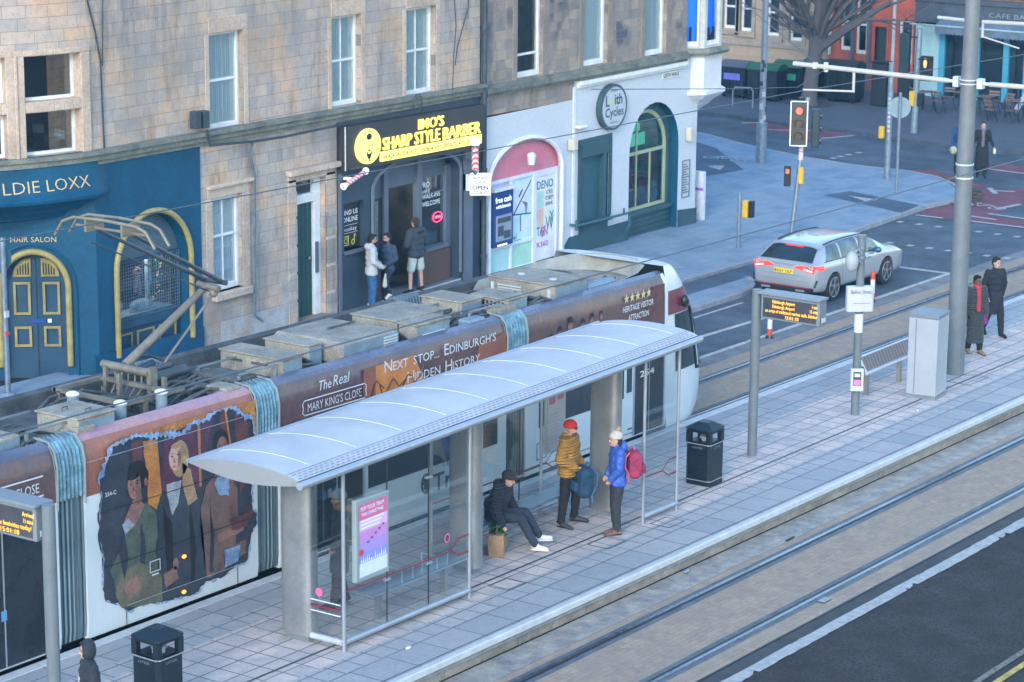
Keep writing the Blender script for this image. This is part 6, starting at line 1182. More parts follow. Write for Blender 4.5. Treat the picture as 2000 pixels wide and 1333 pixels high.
def body_ring(x):
    near = [(x, y, h) for y, h in SP]; far = [(x, 2 * HC - y, h) for y, h in SP[::-1]]
    return near + [(x, 24.46, 3.02), (x, 2 * HC - 24.46, 3.02)] + far + [(x, 26.5, .32), (x, 24.4, .32)][:0]
def tramobj(name, mb, m, parent=TR, **k): return obj(name, shear(mb), m, parent, **k)
mods = [(14.0, 24.34), (24.87, 28.51), (29.02, 35.02), (35.62, 40.25)]
for a, b in mods:
    ra, rb = body_ring(a), body_ring(b); mb = MB(); mb.loft([ra[:6], rb[:6]], 0, False, False); mb.loft([ra[5:13], rb[5:13]], 1, False, False); mb.loft([ra[12:], rb[12:]], 0, False, False)
    for r in (ra, rb): mb.poly(r)
    tramobj('body', mb, [tram_w, roof_dirt], smooth=True, autos=25)
def sidepatch(name, x0, x1, h0, h1, m, parent=TR, off=.003, **k):
    """skin laid on the near side, following the roof curve when it goes that high"""
    pts = [(y, h) for y, h in SP[:-1] if h0 < h < h1]
    def yat(h):
        for (y0, a), (y1, b) in zip(SP, SP[1:]):
            if a <= h <= b: return y0 + (y1 - y0) * (h - a) / (b - a)
        return 24.12
    pts = [(yat(h0), h0)] + pts + [(yat(h1), h1)]; n = max(1, int((x1 - x0) / 1.0)); mb = MB()
    mb.loft([[(x0 + (x1 - x0) * i / n, y - off, h + off * .6) for y, h in pts] for i in range(n + 1)], 0, False, False); return tramobj(name, mb, m, parent, smooth=True, **k)
def flatside(mb, pts, layer=1, mi=0): mb.poly([(x, YN - .003 - .002 * layer, h) for x, h in pts], mi)
for (a, b), w0 in zip(mods, (2.42, 2.37, 1.85, 2.05)):
    m = wrap_rust = wrap_red if a == 24.87 else wrap_br
    sidepatch('advert_wrap', a + .02, b - (.02 if a != 35.62 else .12), w0, 3.14, m); sidepatch('advert_wrap', a + .02, b - (.02 if a != 35.62 else .12), 3.14, 3.24, wrap_pink if a == 24.87 else wrap_bl, off=.004)
# bellows
bel = wave('bellows_grey', (.055, .085, .105), (.17, .27, .33), 7.5, 'X', .7, .9, .4); bel_t = mat('bellows_top', (.13, .26, .34), .8, var=.35, scale=7, bump=.8, bscale=12)
for a, b in ((24.34, 24.87), (28.51, 29.02), (35.02, 35.62)):
    rings = []; n = 14
    for i in range(n + 1):
        x = a + (b - a) * i / n; o = .05 if i % 2 else .0
        rings.append([(p[0], p[1] + (.03 + o if p[1] < HC else -.03 - o), p[2] + .04 - (o * .6)) for p in body_ring(x)])
    bo = tramobj('bellows', MB().loft(rings), bel)
    mb = MB()
    rings = [[(p[0], p[1] + (.0 + (.045 if i % 2 else 0)), p[2] + .05 + (.02 if i % 2 else 0)) for p in [(a + (b - a) * i / n, y, h) for y, h in [(24.085, 2.36), (24.08, 2.8), (24.12, 3.04), (24.22, 3.17), (24.40, 3.20)]]] for i in range(n + 1)]
    mb.loft(rings, 0, False, False); tramobj('bellows_hood', mb, bel_t, bo)
    for x in (a, b): tramobj('bellows_frame', MB().tube([(x, 24.09, 2.3), (x, 24.08, 2.9), (x, 24.13, 3.12), (x, 24.24, 3.24), (x, 24.5, 3.26)], .016, 6), mat('pale_gasket', (.22, .27, .27), .6), bo, smooth=True)
# torn paper scene on the second module
hole = [(25.57,3.02),(25.84,3.05),(26.15,2.98),(26.47,2.96),(26.83,2.87),(27.04,2.98),(27.37,3.0),(27.62,3.08),(27.88,3.08),(28.05,3.0),(28.30,2.83),(28.39,2.79),(28.45,2.54),(28.42,2.40),(28.39,1.93),(28.36,1.58),(28.38,1.40),(28.48,1.34),(28.46,1.13),(28.35,1.05),(28.25,0.65),(28.21,0.61),(27.99,0.63),(27.64,0.51),(27.30,0.54),(27.12,0.42),(26.79,0.44),(26.30,0.48),(26.02,0.54),(25.66,0.51),(25.47,0.66),(25.20,0.81),(25.16,1.02),(25.18,1.24),(25.17,1.47),(25.11,1.68),(25.12,2.09),(25.19,2.30),(25.12,2.59),(25.24,2.70),(25.33,2.87),(25.41,3.0)]
rr = random.Random(21)
def rag(poly, amp=.03, sub=5):
    out = []
    for (a, b), (c, d) in zip(poly, poly[1:] + poly[:1]):
        for i in range(sub): t = i / sub; out.append((a + (c - a) * t + rr.uniform(-amp, amp), min(3.06, b + (d - b) * t + rr.uniform(-amp, amp))))
    return out
sc = [('print_dark', (.034, .038, .052), (.014, .022, .036)), ('print_orange', (.42, .19, .05), (.20, .08, .035)), ('print_rust', (.12, .045, .04), (.05, .022, .03)), ('print_green_coat', (.085, .105, .080), (.035, .060, .058)), ('print_skin', (.25, .135, .11), (.13, .07, .065)), ('print_black_hair', (.012, .012, .018), (.01, .01, .012)), ('print_blonde', (.38, .27, .15), (.19, .12, .07)), ('print_navy_coat', (.035, .045, .06), (.02, .03, .045)), ('print_white', (.30, .33, .37), (.16, .20, .26)), ('print_peach_coat', (.155, .095, .080), (.075, .050, .052)), ('print_paper_edge', (.24, .37, .56), (.05, .10, .22)), ('print_plum', (.10, .035, .075), (.05, .02, .04)), ('print_blonde_face', (.48, .32, .28), (.33, .20, .17)), ('print_lip', (.42, .09, .08), (.35, .07, .06)), ('print_gold_skirt', (.15, .13, .08), (.06, .065, .05))]
sm = [mat(n, c, .35 if 'green' not in n else .36, var=.35, micro=.9, scale=3, bump=0, var2=v, coat=.5) for n, c, v in sc]; SI = {n.replace('print_', ''): i for i, (n, _, _) in enumerate(sc)}
mb = MB()
def P_(pts, lay, key, ragged=0): flatside(mb, rag(pts, ragged, 4) if ragged else pts, lay, SI[key])
def E_(cx, cz, rx, rz, lay, key, tilt=0, n=18): flatside(mb, [(cx + rx * math.cos(a) * math.cos(tilt) - rz * math.sin(a) * math.sin(tilt), cz + rx * math.cos(a) * math.sin(tilt) + rz * math.sin(a) * math.cos(tilt)) for a in [2 * PI * i / n for i in range(n)]], lay, SI[key])
mb.poly([(x, YN - .0050, h) for x, h in [(25.6, 2.38), (28.48, 2.38), (28.48, 3.06), (25.6, 3.06)]], SI['orange'])
P_(hole, 2, 'dark', .02)
P_([(26.50, 2.93), (27.55, 3.0), (27.2, 2.0), (26.35, 2.1)], 3, 'plum', .02); P_([(26.03, 2.92), (26.34, 2.92), (26.42, 1.75), (26.13, 2.0), (26.09, 2.63)], 4, 'orange', .015); P_([(25.80, 2.96), (26.03, 2.95), (26.0, 2.45), (25.82, 2.55)], 4, 'rust', .01)
P_([(27.19, 2.97), (27.25, 2.97), (27.26, 2.0), (27.21, 2.02)], 4, 'orange'); P_([(27.66, 3.05), (27.80, 3.05), (27.93, 2.3), (27.80, 2.3)], 4, 'rust'); P_([(27.78, 3.05), (27.82, 3.05), (27.96, 2.3), (27.92, 2.3)], 5, 'orange'); P_([(28.0, 2.98), (28.28, 2.8), (28.38, 2.0), (28.1, 1.7)], 4, 'rust', .02)
# left figure
P_([(25.72, 1.95), (26.07, 2.04), (26.27, 1.86), (26.32, 1.59), (26.25, 1.26), (26.32, 0.96), (26.36, 0.52), (25.90, 0.55), (25.51, 0.62), (25.44, 0.89), (25.30, 1.22), (25.50, 1.44), (25.63, 1.69)], 5, 'green_coat', .015)
P_([(25.50, 1.1), (25.9, 1.2), (26.34, .95), (26.36, .50), (25.9, .53), (25.5, .62), (25.40, .85)], 6, 'gold_skirt', .02); P_([(25.60, 1.72), (25.68, 1.3), (25.60, 1.0), (25.5, 1.4)], 7, 'dark', .01)
P_([(25.60, 1.85), (25.80, 2.12), (25.98, 2.08), (26.04, 2.0), (25.84, 1.76), (25.63, 1.72)], 7, 'skin', .006); P_([(25.57, 1.82), (25.70, 1.88), (25.82, 1.76), (25.63, 1.66)], 8, 'white', .006); E_(25.98, 2.42, .16, .17, 6, 'black_hair'); E_(25.90, 2.55, .17, .13, 7, 'black_hair'); E_(25.84, 2.32, .135, .20, 7, 'skin', .15); E_(25.84, 2.48, .13, .06, 8, 'black_hair', .2); E_(26.07, 2.34, .03, .06, 9, 'skin')
P_([(25.55, .95), (25.85, 1.0), (25.95, .80), (25.65, .70)], 8, 'skin', .01)
for ex in (25.77, 25.90): E_(ex, 2.36, .026, .010, 9, 'black_hair'); E_(ex, 2.395, .032, .006, 9, 'black_hair', .1)
E_(25.80, 2.205, .035, .014, 9, 'lip'); P_([(25.88, 2.50), (25.96, 2.44), (25.96, 2.26), (25.88, 2.14), (25.86, 2.3)], 8, 'peach_coat', .004); P_([(25.84, 2.12), (25.96, 2.24), (26.0, 2.1), (25.9, 2.02)], 8, 'peach_coat', .004); P_([(25.81, 2.36), (25.84, 2.26), (25.80, 2.25)], 9, 'print_rust'.replace('print_', ''))
# middle figure
P_([(26.35, 2.04), (26.56, 2.16), (26.84, 2.05), (27.17, 1.9), (27.28, 1.30), (27.30, 0.52), (26.87, 0.48), (26.38, 0.51), (26.29, 1.25), (26.29, 1.82)], 5, 'navy_coat', .015); P_([(26.50, 2.2), (26.82, 2.2), (26.75, 1.89), (26.61, 1.72), (26.52, 2.0)], 7, 'white', .008)
E_(26.80, 2.52, .19, .27, 6, 'blonde'); P_([(26.86, 2.45), (27.02, 2.3), (27.15, 1.85), (26.95, 1.78), (26.84, 2.1)], 6, 'blonde', .012); E_(26.70, 2.55, .135, .19, 7, 'blonde_face', .1); E_(26.73, 2.73, .12, .045, 8, 'blonde')
for ex in (26.63, 26.76): E_(ex, 2.59, .026, .010, 8, 'black_hair'); E_(ex, 2.625, .03, .005, 8, 'rust')
E_(26.67, 2.43, .038, .015, 8, 'lip'); P_([(26.77, 2.66), (26.83, 2.60), (26.82, 2.46), (26.74, 2.38), (26.76, 2.5)], 7.6, 'skin', .004); P_([(26.42, 1.9), (26.60, 1.6), (26.62, .7), (26.50, .6), (26.46, 1.2)], 6, 'black_hair', .02); P_([(27.0, 1.8), (27.10, 1.2), (27.06, .6), (26.98, .6)], 6, 'black_hair', .02); P_([(26.67, 2.58), (26.70, 2.49), (26.66, 2.48)], 8, 'skin'); P_([(26.40, 0.88), (26.68, 0.95), (26.72, 0.74), (26.43, 0.67)], 7, 'skin', .012); E_(26.66, .98, .06, .09, 7, 'skin')
# right figure
P_([(27.42, 1.7), (27.52, 1.2), (27.48, .65), (27.40, .65)], 5.6, 'dark', .02); P_([(25.95, 1.8), (26.06, 1.3), (26.0, .9), (25.92, 1.2)], 5.6, 'dark', .02); P_([(27.34, 1.99), (27.55, 2.12), (27.86, 2.05), (28.03, 1.80), (28.05, 1.42), (27.99, 0.96), (28.2, .98), (28.21, 0.78), (27.99, 0.72), (27.73, 0.90), (27.73, 0.61), (27.34, 0.58), (27.23, 1.14), (27.20, 1.61)], 5, 'peach_coat', .015); E_(27.68, 2.6, .17, .18, 6, 'black_hair'); E_(27.71, 2.50, .115, .165, 7, 'skin'); P_([(27.62, 2.35), (27.80, 2.35), (27.84, 2.1), (27.58, 2.1)], 7, 'skin', .005); P_([(27.53, 2.0), (27.62, 2.12), (27.86, 2.0), (27.84, 1.74), (27.62, 1.80)], 8, 'paper_edge', .012)
for ex in (27.66, 27.77): E_(ex, 2.54, .022, .009, 8, 'black_hair')
E_(27.70, 2.40, .03, .012, 8, 'lip'); P_([(27.73, 0.93), (28.08, 0.91), (28.03, 0.68), (27.73, 0.66)], 7, 'paper_edge', .01); P_([(27.55, 1.2), (28.2, 1.28), (28.15, 1.12), (27.6, 1.08)], 8, 'skin', .012); P_([(27.85, 1.38), (28.45, 1.40), (28.25, 1.20), (27.9, 1.18)], 9, 'rust', .02)
# curled paper along the tear: ragged overlapping flaps
for i, ((a, b), (c, d)) in enumerate(zip(hole, hole[1:] + hole[:1])):
    L_ = math.hypot(c - a, d - b); up_side = b > 2.55; w0 = .085 if up_side else .035; tx_, tz_ = (c - a) / L_, (d - b) / L_; k = max(1, int(L_ / .09))
    for j in range(k):
        if not up_side and rr.random() < .45: continue
        t0, t1 = (j - .2) / k, (j + 1.2) / k; p0 = (a + (c - a) * t0, b + (d - b) * t0); p1 = (a + (c - a) * t1, b + (d - b) * t1); o_, n_ = rr.uniform(.2, .9) * w0, rr.uniform(.1, .9) * w0; mid = ((p0[0] + p1[0]) / 2 + rr.uniform(-.02, .02), (p0[1] + p1[1]) / 2)
        flatside(mb, [(x, min(3.08, z)) for x, z in (p0, (mid[0] - tz_ * o_, mid[1] + tx_ * o_), p1, (mid[0] + tz_ * n_, mid[1] - tx_ * n_))], 10 + .1 * (j % 5) + .01 * i, SI['paper_edge'] if rr.random() < .82 else SI['white'])
ad = tramobj('advert_picture', mb, sm)
mb = MB()
for h, x0, x1 in ((2.86, 24.9, 28.48), (.62, 25.62, 28.0)): mb.prism([(x0, YN - .026, h), (x1, YN - .026, h), (x1, YN - .026, h + .008), (x0, YN - .026, h + .008)], (0, .002, 0))
tramobj('panel_seam', mb, mat('seam_pale', (.35, .38, .42), .5))
mb = MB()
for h, x0, x1 in ((2.08, 25.2, 28.3), (1.28, 25.2, 28.3)): mb.prism([(x0, YN - .028, h), (x1, YN - .028, h), (x1, YN - .028, h + .010), (x0, YN - .028, h + .010)], (0, .002, 0))
for x in (25.62, 28.02): mb.box(x, x + .01, YN - .008, YN - .003, .32, .60)
tramobj('panel_gap', mb, mat('seam_dark', (.02, .025, .03), .6))
mb = MB(); mb.sph((26.83, YN - .03, 1.05), (.045, .02, .03), 10, 6); mb.sph((26.81, YN - .03, .52), (.045, .02, .03), 10, 6); tramobj('side_marker_lamp', mb, emis('marker_orange', (1, .33, .05), 3.5), split=.01)
mb = MB(); text(mb, '254-C', (25.24, YN - .028, 2.30), (1, 0, 0), (0, 0, 1), .08, .22, bold=.01); t2 = MB(); frame_rect(t2, 26.10, 26.32, .98, 1.15, YN - .032, YN - .03, .012); mb.join(t2); mb.box(26.14, 26.28, YN - .032, YN - .03, .93, .95); tramobj('side_lettering', mb, mat('wrap_white', (.62, .64, .68), .4, var=.03, bump=0))
# lettering on the long brown band
wl = MATS['wrap_white']; mb = MB(); yy = YN - .010; ux, uz = (1, 0, -GR), (0, 0, 1)
mb2 = MB()
def tx(s, x, h, size, width=None, **k): text(mb, s, (x, yy, h + G(x)), ux, uz, size, width, **k)
def smallcaps(words, x, h, big, small, tot):
    adv = 0; items = []
    for wd in words:
        for i, part in enumerate((wd[0], wd[1:])):
            if part: items.append((part, big if (i == 0 and wd[0].isupper()) else small))
        items.append((None, .10))
    w_ = sum(text_geo((p.upper() if s_ == small else p), s_)[2] + .02 if p else s_ for p, s_ in items); k = tot / w_; cx = x
    for p, s_ in items:
        if p is None: cx += s_ * k; continue
        q = p.upper() if s_ == small else p; wd = text_geo(q, s_)[2] * k; tx(q, cx, h, s_, wd, bold=.004); cx += wd + .02 * k
smallcaps(['Next', 'stop...', "Edinburgh's"], 31.62, 2.90, .27, .20, 3.2); smallcaps(['Hidden', 'History'], 32.22, 2.62, .27, .20, 2.15)
tx('The', 29.95, 2.92, .22, .32, slant=.2); tx('Real', 30.32, 2.93, .24, .38, slant=.2); tx('MARY KING\'S CLOSE', 29.70, 2.64, .19, 1.33)
for s in (-1, 1): mb.prism([(29.62, yy, 2.70 + s * .115 + G(29.62)), (31.1, yy, 2.70 + s * .115 + G(31.1)), (31.1, yy, 2.718 + s * .115 + G(31.1)), (29.62, yy, 2.718 + s * .115 + G(29.62))], (0, .002, 0))
for x, s in ((29.62, -1), (31.1, 1)):
    for a, b in (((x, 2.83), (x + s * .05, 2.78)), ((x + s * .05, 2.78), (x + s * .03, 2.70)), ((x + s * .03, 2.70), (x + s * .05, 2.64)), ((x + s * .05, 2.64), (x, 2.59))): mb.prism([(a[0], yy, a[1] + G(x)), (b[0], yy, b[1] + G(x)), (b[0] + .018, yy, b[1] + G(x)), (a[0] + .018, yy, a[1] + G(x))], (0, .002, 0))
tx('CLOSE', 23.55, 2.64, .19, .45); mb.prism([(23.2, yy, 2.85 + G(23.5)), (24.08, yy, 2.83 + G(23.5)), (24.08, yy, 2.85 + G(23.5)), (23.2, yy, 2.87 + G(23.5))], (0, .002, 0)); mb.prism([(23.2, yy, 2.58 + G(23.5)), (24.08, yy, 2.56 + G(23.5)), (24.08, yy, 2.58 + G(23.5)), (23.2, yy, 2.60 + G(23.5))], (0, .002, 0))
tx('HERITAGE VISITOR', 38.66, 2.72, .155, 1.05, bold=.01); tx('ATTRACTION', 38.85, 2.54, .155, .70, bold=.01)
obj('advert_lettering', mb, wl, TR, split=.06)
mb = MB()
for i in range(5):
    cx, cz = 38.78 + i * .19, 2.96 + G(38.78 + i * .19); star = [(cx + (.09 if k % 2 == 0 else .038) * math.sin(PI * k / 5), yy, cz + (.09 if k % 2 == 0 else .038) * math.cos(PI * k / 5)) for k in range(10)]
    mb.prism(star, (0, .002, 0))
obj('advert_stars', mb, mat('star_gold', (.60, .50, .30), .4, bump=0), TR)
mb = MB()
for cx, ch_, s in ((36.35, 2.60, .8), (36.62, 2.68, .9), (36.95, 2.78, 1), (37.35, 2.70, .9), (37.65, 2.76, .8), (37.95, 2.78, .6)):
    flatside(mb, [(cx + .075 * s * math.cos(a), ch_ + .13 * s * math.sin(a)) for a in [2 * PI * i / 14 for i in range(14)]], 1, 0); flatside(mb, [(cx + .085 * s * math.cos(a), ch_ + .02 + .145 * s * math.sin(a)) for a in [PI * i / 10 for i in range(11)]] + [(cx - .06 * s, ch_ + .05), (cx + .06 * s, ch_ + .05)], 2, 1)
    flatside(mb, [(cx - .12 * s, ch_ - .32), (cx + .12 * s, ch_ - .32), (cx + .05 * s, ch_ - .12), (cx - .05 * s, ch_ - .12)], .6, 1 if s < .85 else 2)
    for e in (-.03, .03): flatside(mb, [(cx + e - .014, ch_ + .02), (cx + e + .014, ch_ + .02), (cx + e + .014, ch_ + .035), (cx + e - .014, ch_ + .035)], 3, 1)
mb.poly([(39.3, YN - .0045, 2.45), (40.1, YN - .0045, 2.45), (40.1, YN - .0045, 3.05), (39.7, YN - .0045, 3.05)], 3)
tramobj('advert_picture', mb, [sm[SI['skin']], sm[SI['black_hair']], sm[SI['rust']], sm[SI['rust']]], split=.02)
mb = MB(); flatside(mb, [(31.3, 2.0), (32.6, 2.0), (32.75, 2.5), (32.4, 3.05), (31.35, 3.05)], 0, 0); flatside(mb, [(31.0, 1.9), (31.4, 1.9), (31.4, 3.05), (31.1, 3.05)], .3, 1); flatside(mb, [(33.9, 2.2), (35.0, 2.3), (35.0, 3.0), (34.2, 2.9)], .1, 1); tramobj('advert_picture', mb, [wrap_or, wrap_red], split=.3)
# graffiti scribble on the orange area
mb = MB()
for k in range(3):
    pts = [(30.9 + k * .55 + .11 * i + .05 * math.sin(i * 2.3 + k), YN - .012, 2.62 + .12 * math.sin(i * 1.7 + k * 2) + .02 * i) for i in range(7)]; mb.tube(pts, .007, 4)
tramobj('graffiti_scribble', mb, MATS['print_black_hair'])
# lower side: windows, doors, logo
def tw(x0, x1, h0, h1, name='window', m=tglass): return tramobj(name, MB().box(x0, x1, YN - .008, YN + .02, h0, h1), m)
tw(31.2, 34.75, 1.10, 1.83); tw(36.0, 38.75, 1.12, 2.03); tw(38.85, 39.02, 1.2, 1.9)
def tdoor(x0, x1, h1=2.0):
    d = tw(x0, x1, .36, h1, 'door', mat('door_dark', (.016, .024, .032), .12, var=.3)); mb = MB(); mb.box((x0 + x1) / 2 - .012, (x0 + x1) / 2 + .012, YN - .012, YN - .008, .36, h1); mb.box(x0 - .04, x0, YN - .014, YN + .0, .36, h1); mb.box(x1, x1 + .04, YN - .014, YN + .0, .36, h1); tramobj('door_edge', mb, alu, d)
tdoor(29.75, 31.05, 1.8); tdoor(39.12, 40.12, 2.04); tdoor(22.55, 24.02, 2.38); tdoor(33.75 - 2.9 + 4.3 + .6, 37.0, .3) if False else None
tramobj('door_pillar', MB().box(24.04, 24.24, YN - .014, YN, .30, 2.40), tram_w); mb = MB()
for i in range(5): mb.box(22.62 + i * .15, 22.72 + i * .15, YN - .014, YN - .01, 1.02, 1.16, i % 2)
tramobj('door_sticker', mb, [mat('sticker_blue', (.10, .30, .5), .4), mat('sticker_white', (.45, .52, .58), .4)])
mb = MB()
mb.tube([(32.73 + .12 * math.cos(a), YN - .006, .84 + .16 * math.sin(a)) for a in [2 * PI * i / 24 for i in range(25)]], .02, 4)
for k in range(8): a = k * PI / 4 + .3; mb.tube([(32.73, YN - .006, .84), (32.73 + .07 * math.cos(a + .5), YN - .006, .84 + .1 * math.sin(a + .5)), (32.73 + .12 * math.cos(a), YN - .006, .84 + .16 * math.sin(a))], .018, 4)
tramobj('tram_logo', mb, mat('logo_slate', (.075, .09, .11), .4))
mb = MB(); text(mb, 'Trams', (32.93, YN - .005, .66 + G(32.97)), ux, uz, .42, 1.3, bold=.015); text(mb, 'Edinburgh', (33.20, YN - .005, 1.02 + G(33)), ux, uz, .13, .62); obj('tram_lettering', mb, MATS['logo_slate'], TR)
mb = MB(); mb.cyl((34.15, YN - .012, .98), (34.15, YN, .98), .07, n=14); mb.box(38.9, 39.05, YN - .01, YN, .5, .52); tramobj('round_cap', mb, MATS['door_dark'])
mb = MB(); t2 = MB(); frame_rect(t2, 35.95, 36.25, .55, .85, YN - .008, YN, .012); mb.join(t2); mb.box(34.9, 40.2, YN - .006, YN, .42, .43); tramobj('panel_gap', mb, MATS['seam_dark'])
mb = MB(); text(mb, '254', (39.28, YN - .016, 1.42 + G(39.3)), ux, uz, .16, .5, bold=.02); obj('fleet_number', mb, wl, TR)
# nose
def nose_x(h):
    pts = [(.25, 42.0), (.5, 42.28), (1.0, 42.38), (1.3, 42.34), (2.0, 42.05), (2.6, 41.68), (3.0, 41.35), (3.2, 41.1), (3.30, 40.9), (3.36, 40.5)]
    for (a, x0), (b, x1) in zip(pts, pts[1:]):
        if h <= b: return x0 + (x1 - x0) * max(0, h - a) / (b - a)
    return 40.5
def nose_pt(h, t, off=0):   # t: 0 near side .. 1 far side
    a = PI * t; e = .62; xf = nose_x(h); hw = 1.32 * (1 if h < 2.4 else 1 - .12 * ((h - 2.4) / 1.05) ** 1.6); x = 40.25 + (xf - 40.25 + off) * abs(math.sin(a)) ** e; return (x, HC - (hw + off) * math.copysign(abs(math.cos(a)) ** .75, math.cos(a)), h)
hs = [.25, .5, .8, 1.1, 1.4, 1.8, 2.2, 2.6, 2.9, 3.1, 3.2, 3.28, 3.33]; tn = 28
mb = MB(); mb.loft([[nose_pt(h, i / tn) for i in range(tn + 1)] for h in hs], 0, False, False); mb.poly([nose_pt(3.33, i / tn) for i in range(tn + 1)]); nz = tramobj('nose', mb, tram_w, smooth=True, autos=60)
def nose_patch(name, h0, h1, t0, t1, m, off=.006, steps=14):
    hh = [h0 + (h1 - h0) * i / 6 for i in range(7)]; return tramobj(name, MB().loft([[nose_pt(h, t0 + (t1 - t0) * i / steps, off) for i in range(steps + 1)] for h in hh], 0, False, False), m, nz, smooth=True, autos=60)
nose_patch('windscreen', 1.22, 2.50, .19, .9, tglass, .008, 22); nose_patch('livery_band', 2.42, 2.86, .0, .24, mat('madder_red', (.15, .03, .055), .3, coat=.3), .007, 20); nose_patch('side_window', 1.3, 2.40, .015, .15, tglass, .008, 8)
tramobj('screen_edge', MB().tube([nose_pt(h, .13, .012) for h in (1.2, 1.6, 2.1, 2.45)], .025, 6).tube([nose_pt(1.2, t / 20, .012) for t in range(3, 19)], .03, 6), MATS['black_housing'], nz, smooth=True)
mb = MB(); p = nose_pt(2.62, .06, .03); mb.sph((p[0], p[1] - .05, p[2]), (.09, .07, .12), 12, 8); mb.cyl((p[0], p[1], p[2]), (p[0], p[1] - .12, p[2]), .03, n=6); tramobj('mirror_camera', mb, MATS['black_housing'], nz, smooth=True)
mb = MB(); p = nose_pt(.62, .30, .01); mb.sph(p, (.03, .05, .03), 8, 6); p = nose_pt(.85, .30, .01); mb.sph(p, (.02, .04, .02), 8, 6); tramobj('indicator_lamp', mb, MATS['marker_orange'], nz)
# cream roof rim at the cab and the sunken roof floor
rim = [(38.9, 24.40, 3.20), (39.7, 24.44, 3.25), (40.2, 24.60, 3.30), (40.5, 24.95, 3.345), (40.6, 25.42, 3.35), (40.5, 25.9, 3.345), (40.2, 26.22, 3.32), (39.5, 26.40, 3.28), (38.4, 26.46, 3.22), (37.5, 26.46, 3.2)]
tramobj('roof_rim', MB().loft([[(x, y, h) for x, y, h in rim], [(x - .04, y + (.04 if y < HC else -.04), h) for x, y, h in rim], [(x - .30, HC + (y - HC) * .9, 3.07) for x, y, h in rim]], 0, False, False), [mat('roof_rim_cream', (.34, .32, .27), .6, var=.2)], smooth=True, autos=70)
tramobj('roof_floor', MB().prism([(x - .3, HC + (y - HC) * .9, 3.05) for x, y, h in rim], (0, 0, .02)), box_b)
# roof equipment
def eq(name, x0, x1, y0, y1, h0, h1, m=box_b, bev=.02, side=True):
    b = tramobj(name, MB().box(x0, x1, y0, y1, h0, h1), m, bevel=bev)
    if side: tramobj('box_side_tint', MB().box(x0 + .03, x1 - .03, y0 - .006, y0, h0 + .02, h1 - .04), box_s, b)  # near side tinted blue, the light falling there put into the colour
    return b
def lid(b, x0, x1, y0, y1, h): tramobj('lid', MB().box(x0 - .02, x1 + .02, y0 - .02, y1 + .02, h, h + .025), box_b, b, bevel=.006)
b = eq('roof_box', 29.50, 30.0, 24.42, 25.65, 3.04, 3.42); lid(b, 29.5, 30, 24.42, 25.65, 3.42)
tramobj('handle_bar', MB().box(29.47, 29.5, 24.7, 25.0, 3.30, 3.33).box(29.47, 29.5, 25.2, 25.5, 3.30, 3.33), roof_dirt, b)
b = eq('roof_box', 30.50, 30.85, 24.72, 25.6, 3.04, 3.42); lid(b, 30.5, 30.85, 24.72, 25.6, 3.42)
b = eq('roof_unit', 30.95, 32.42, 24.40, 25.85, 3.04, 3.44, bev=.08); mb = MB()
for i in range(6): mb.box(32.0, 32.35, 24.38, 24.40, 3.12 + i * .045, 3.145 + i * .045)
tramobj('louvre', mb, mat('louvre_pale', (.42, .46, .50), .5), b); tramobj('handle_bar', MB().box(31.6, 32.3, 25.2, 25.23, 3.45, 3.475), roof_dirt, b)
b = eq('roof_box', 32.84, 34.15, 24.78, 25.7, 3.04, 3.42); lid(b, 32.84, 34.15, 24.78, 25.7, 3.42); b = eq('roof_box', 32.84, 33.78, 24.38, 24.74, 3.04, 3.40); lid(b, 32.84, 33.78, 24.38, 24.74, 3.40)
tramobj('box_latch', MB().cyl((33.0, 24.36, 3.22), (33.6, 24.36, 3.22), .03, n=8), MATS['louvre_pale'], b)
b = eq('roof_box', 34.75, 35.35, 24.85, 25.7, 3.04, 3.42); lid(b, 34.75, 35.35, 24.85, 25.7, 3.42); b = eq('roof_box', 35.5, 36.1, 24.42, 25.2, 3.04, 3.40); lid(b, 35.5, 36.1, 24.42, 25.2, 3.40)
mb = MB()
for i in range(9): mb.box(35.49, 35.5, 24.5 + i * .08, 24.54 + i * .08, 3.25, 3.36)
tramobj('vent_holes', mb, MATS['seam_dark'], b)
b = eq('roof_unit', 36.9, 37.95, 24.40, 25.8, 3.04, 3.44); lid(b, 36.9, 37.95, 24.40, 25.8, 3.44); mb = MB()
for i in range(5): mb.box(36.885, 36.9, 25.1, 25.6, 3.12 + i * .05, 3.14 + i * .05)
for cx, cy in ((37.3, 24.7), (37.35, 25.4)): mb.cyl((cx, cy, 3.465), (cx, cy, 3.485), .07, n=12)
for cy in (24.5, 25.7): mb.box(36.87, 36.9, cy - .03, cy + .03, 3.2, 3.36)
tramobj('louvre', mb, MATS['louvre_pale'], b); b = eq('roof_duct', 38.0, 38.95, 24.40, 24.62, 3.04, 3.30, box_s, .06, False); eq('roof_duct', 38.0, 38.95, 25.1, 25.9, 3.04, 3.28, box_b, .04, False); tramobj('fan_grille', MB().cyl((38.45, 25.45, 3.28), (38.45, 25.45, 3.31), .33, n=26), MATS['black_housing'])
b = eq('roof_box', 24.62, 25.52, 24.40, 24.98, 3.06, 3.42) if False else eq('roof_box', 25.0, 25.75, 24.32, 25.1, 3.06, 3.40); lid(b, 25.0, 25.75, 24.32, 25.1, 3.40); tramobj('lid_handle', MB().tube([(25.2, 24.8, 3.42), (25.2, 24.8, 3.47), (25.3, 24.8, 3.47), (25.3, 24.8, 3.42)], .01, 5).tube([(25.35, 24.5, 3.42), (25.35, 24.5, 3.47), (25.45, 24.5, 3.47), (25.45, 24.5, 3.42)], .01, 5), roof_dirt, b)
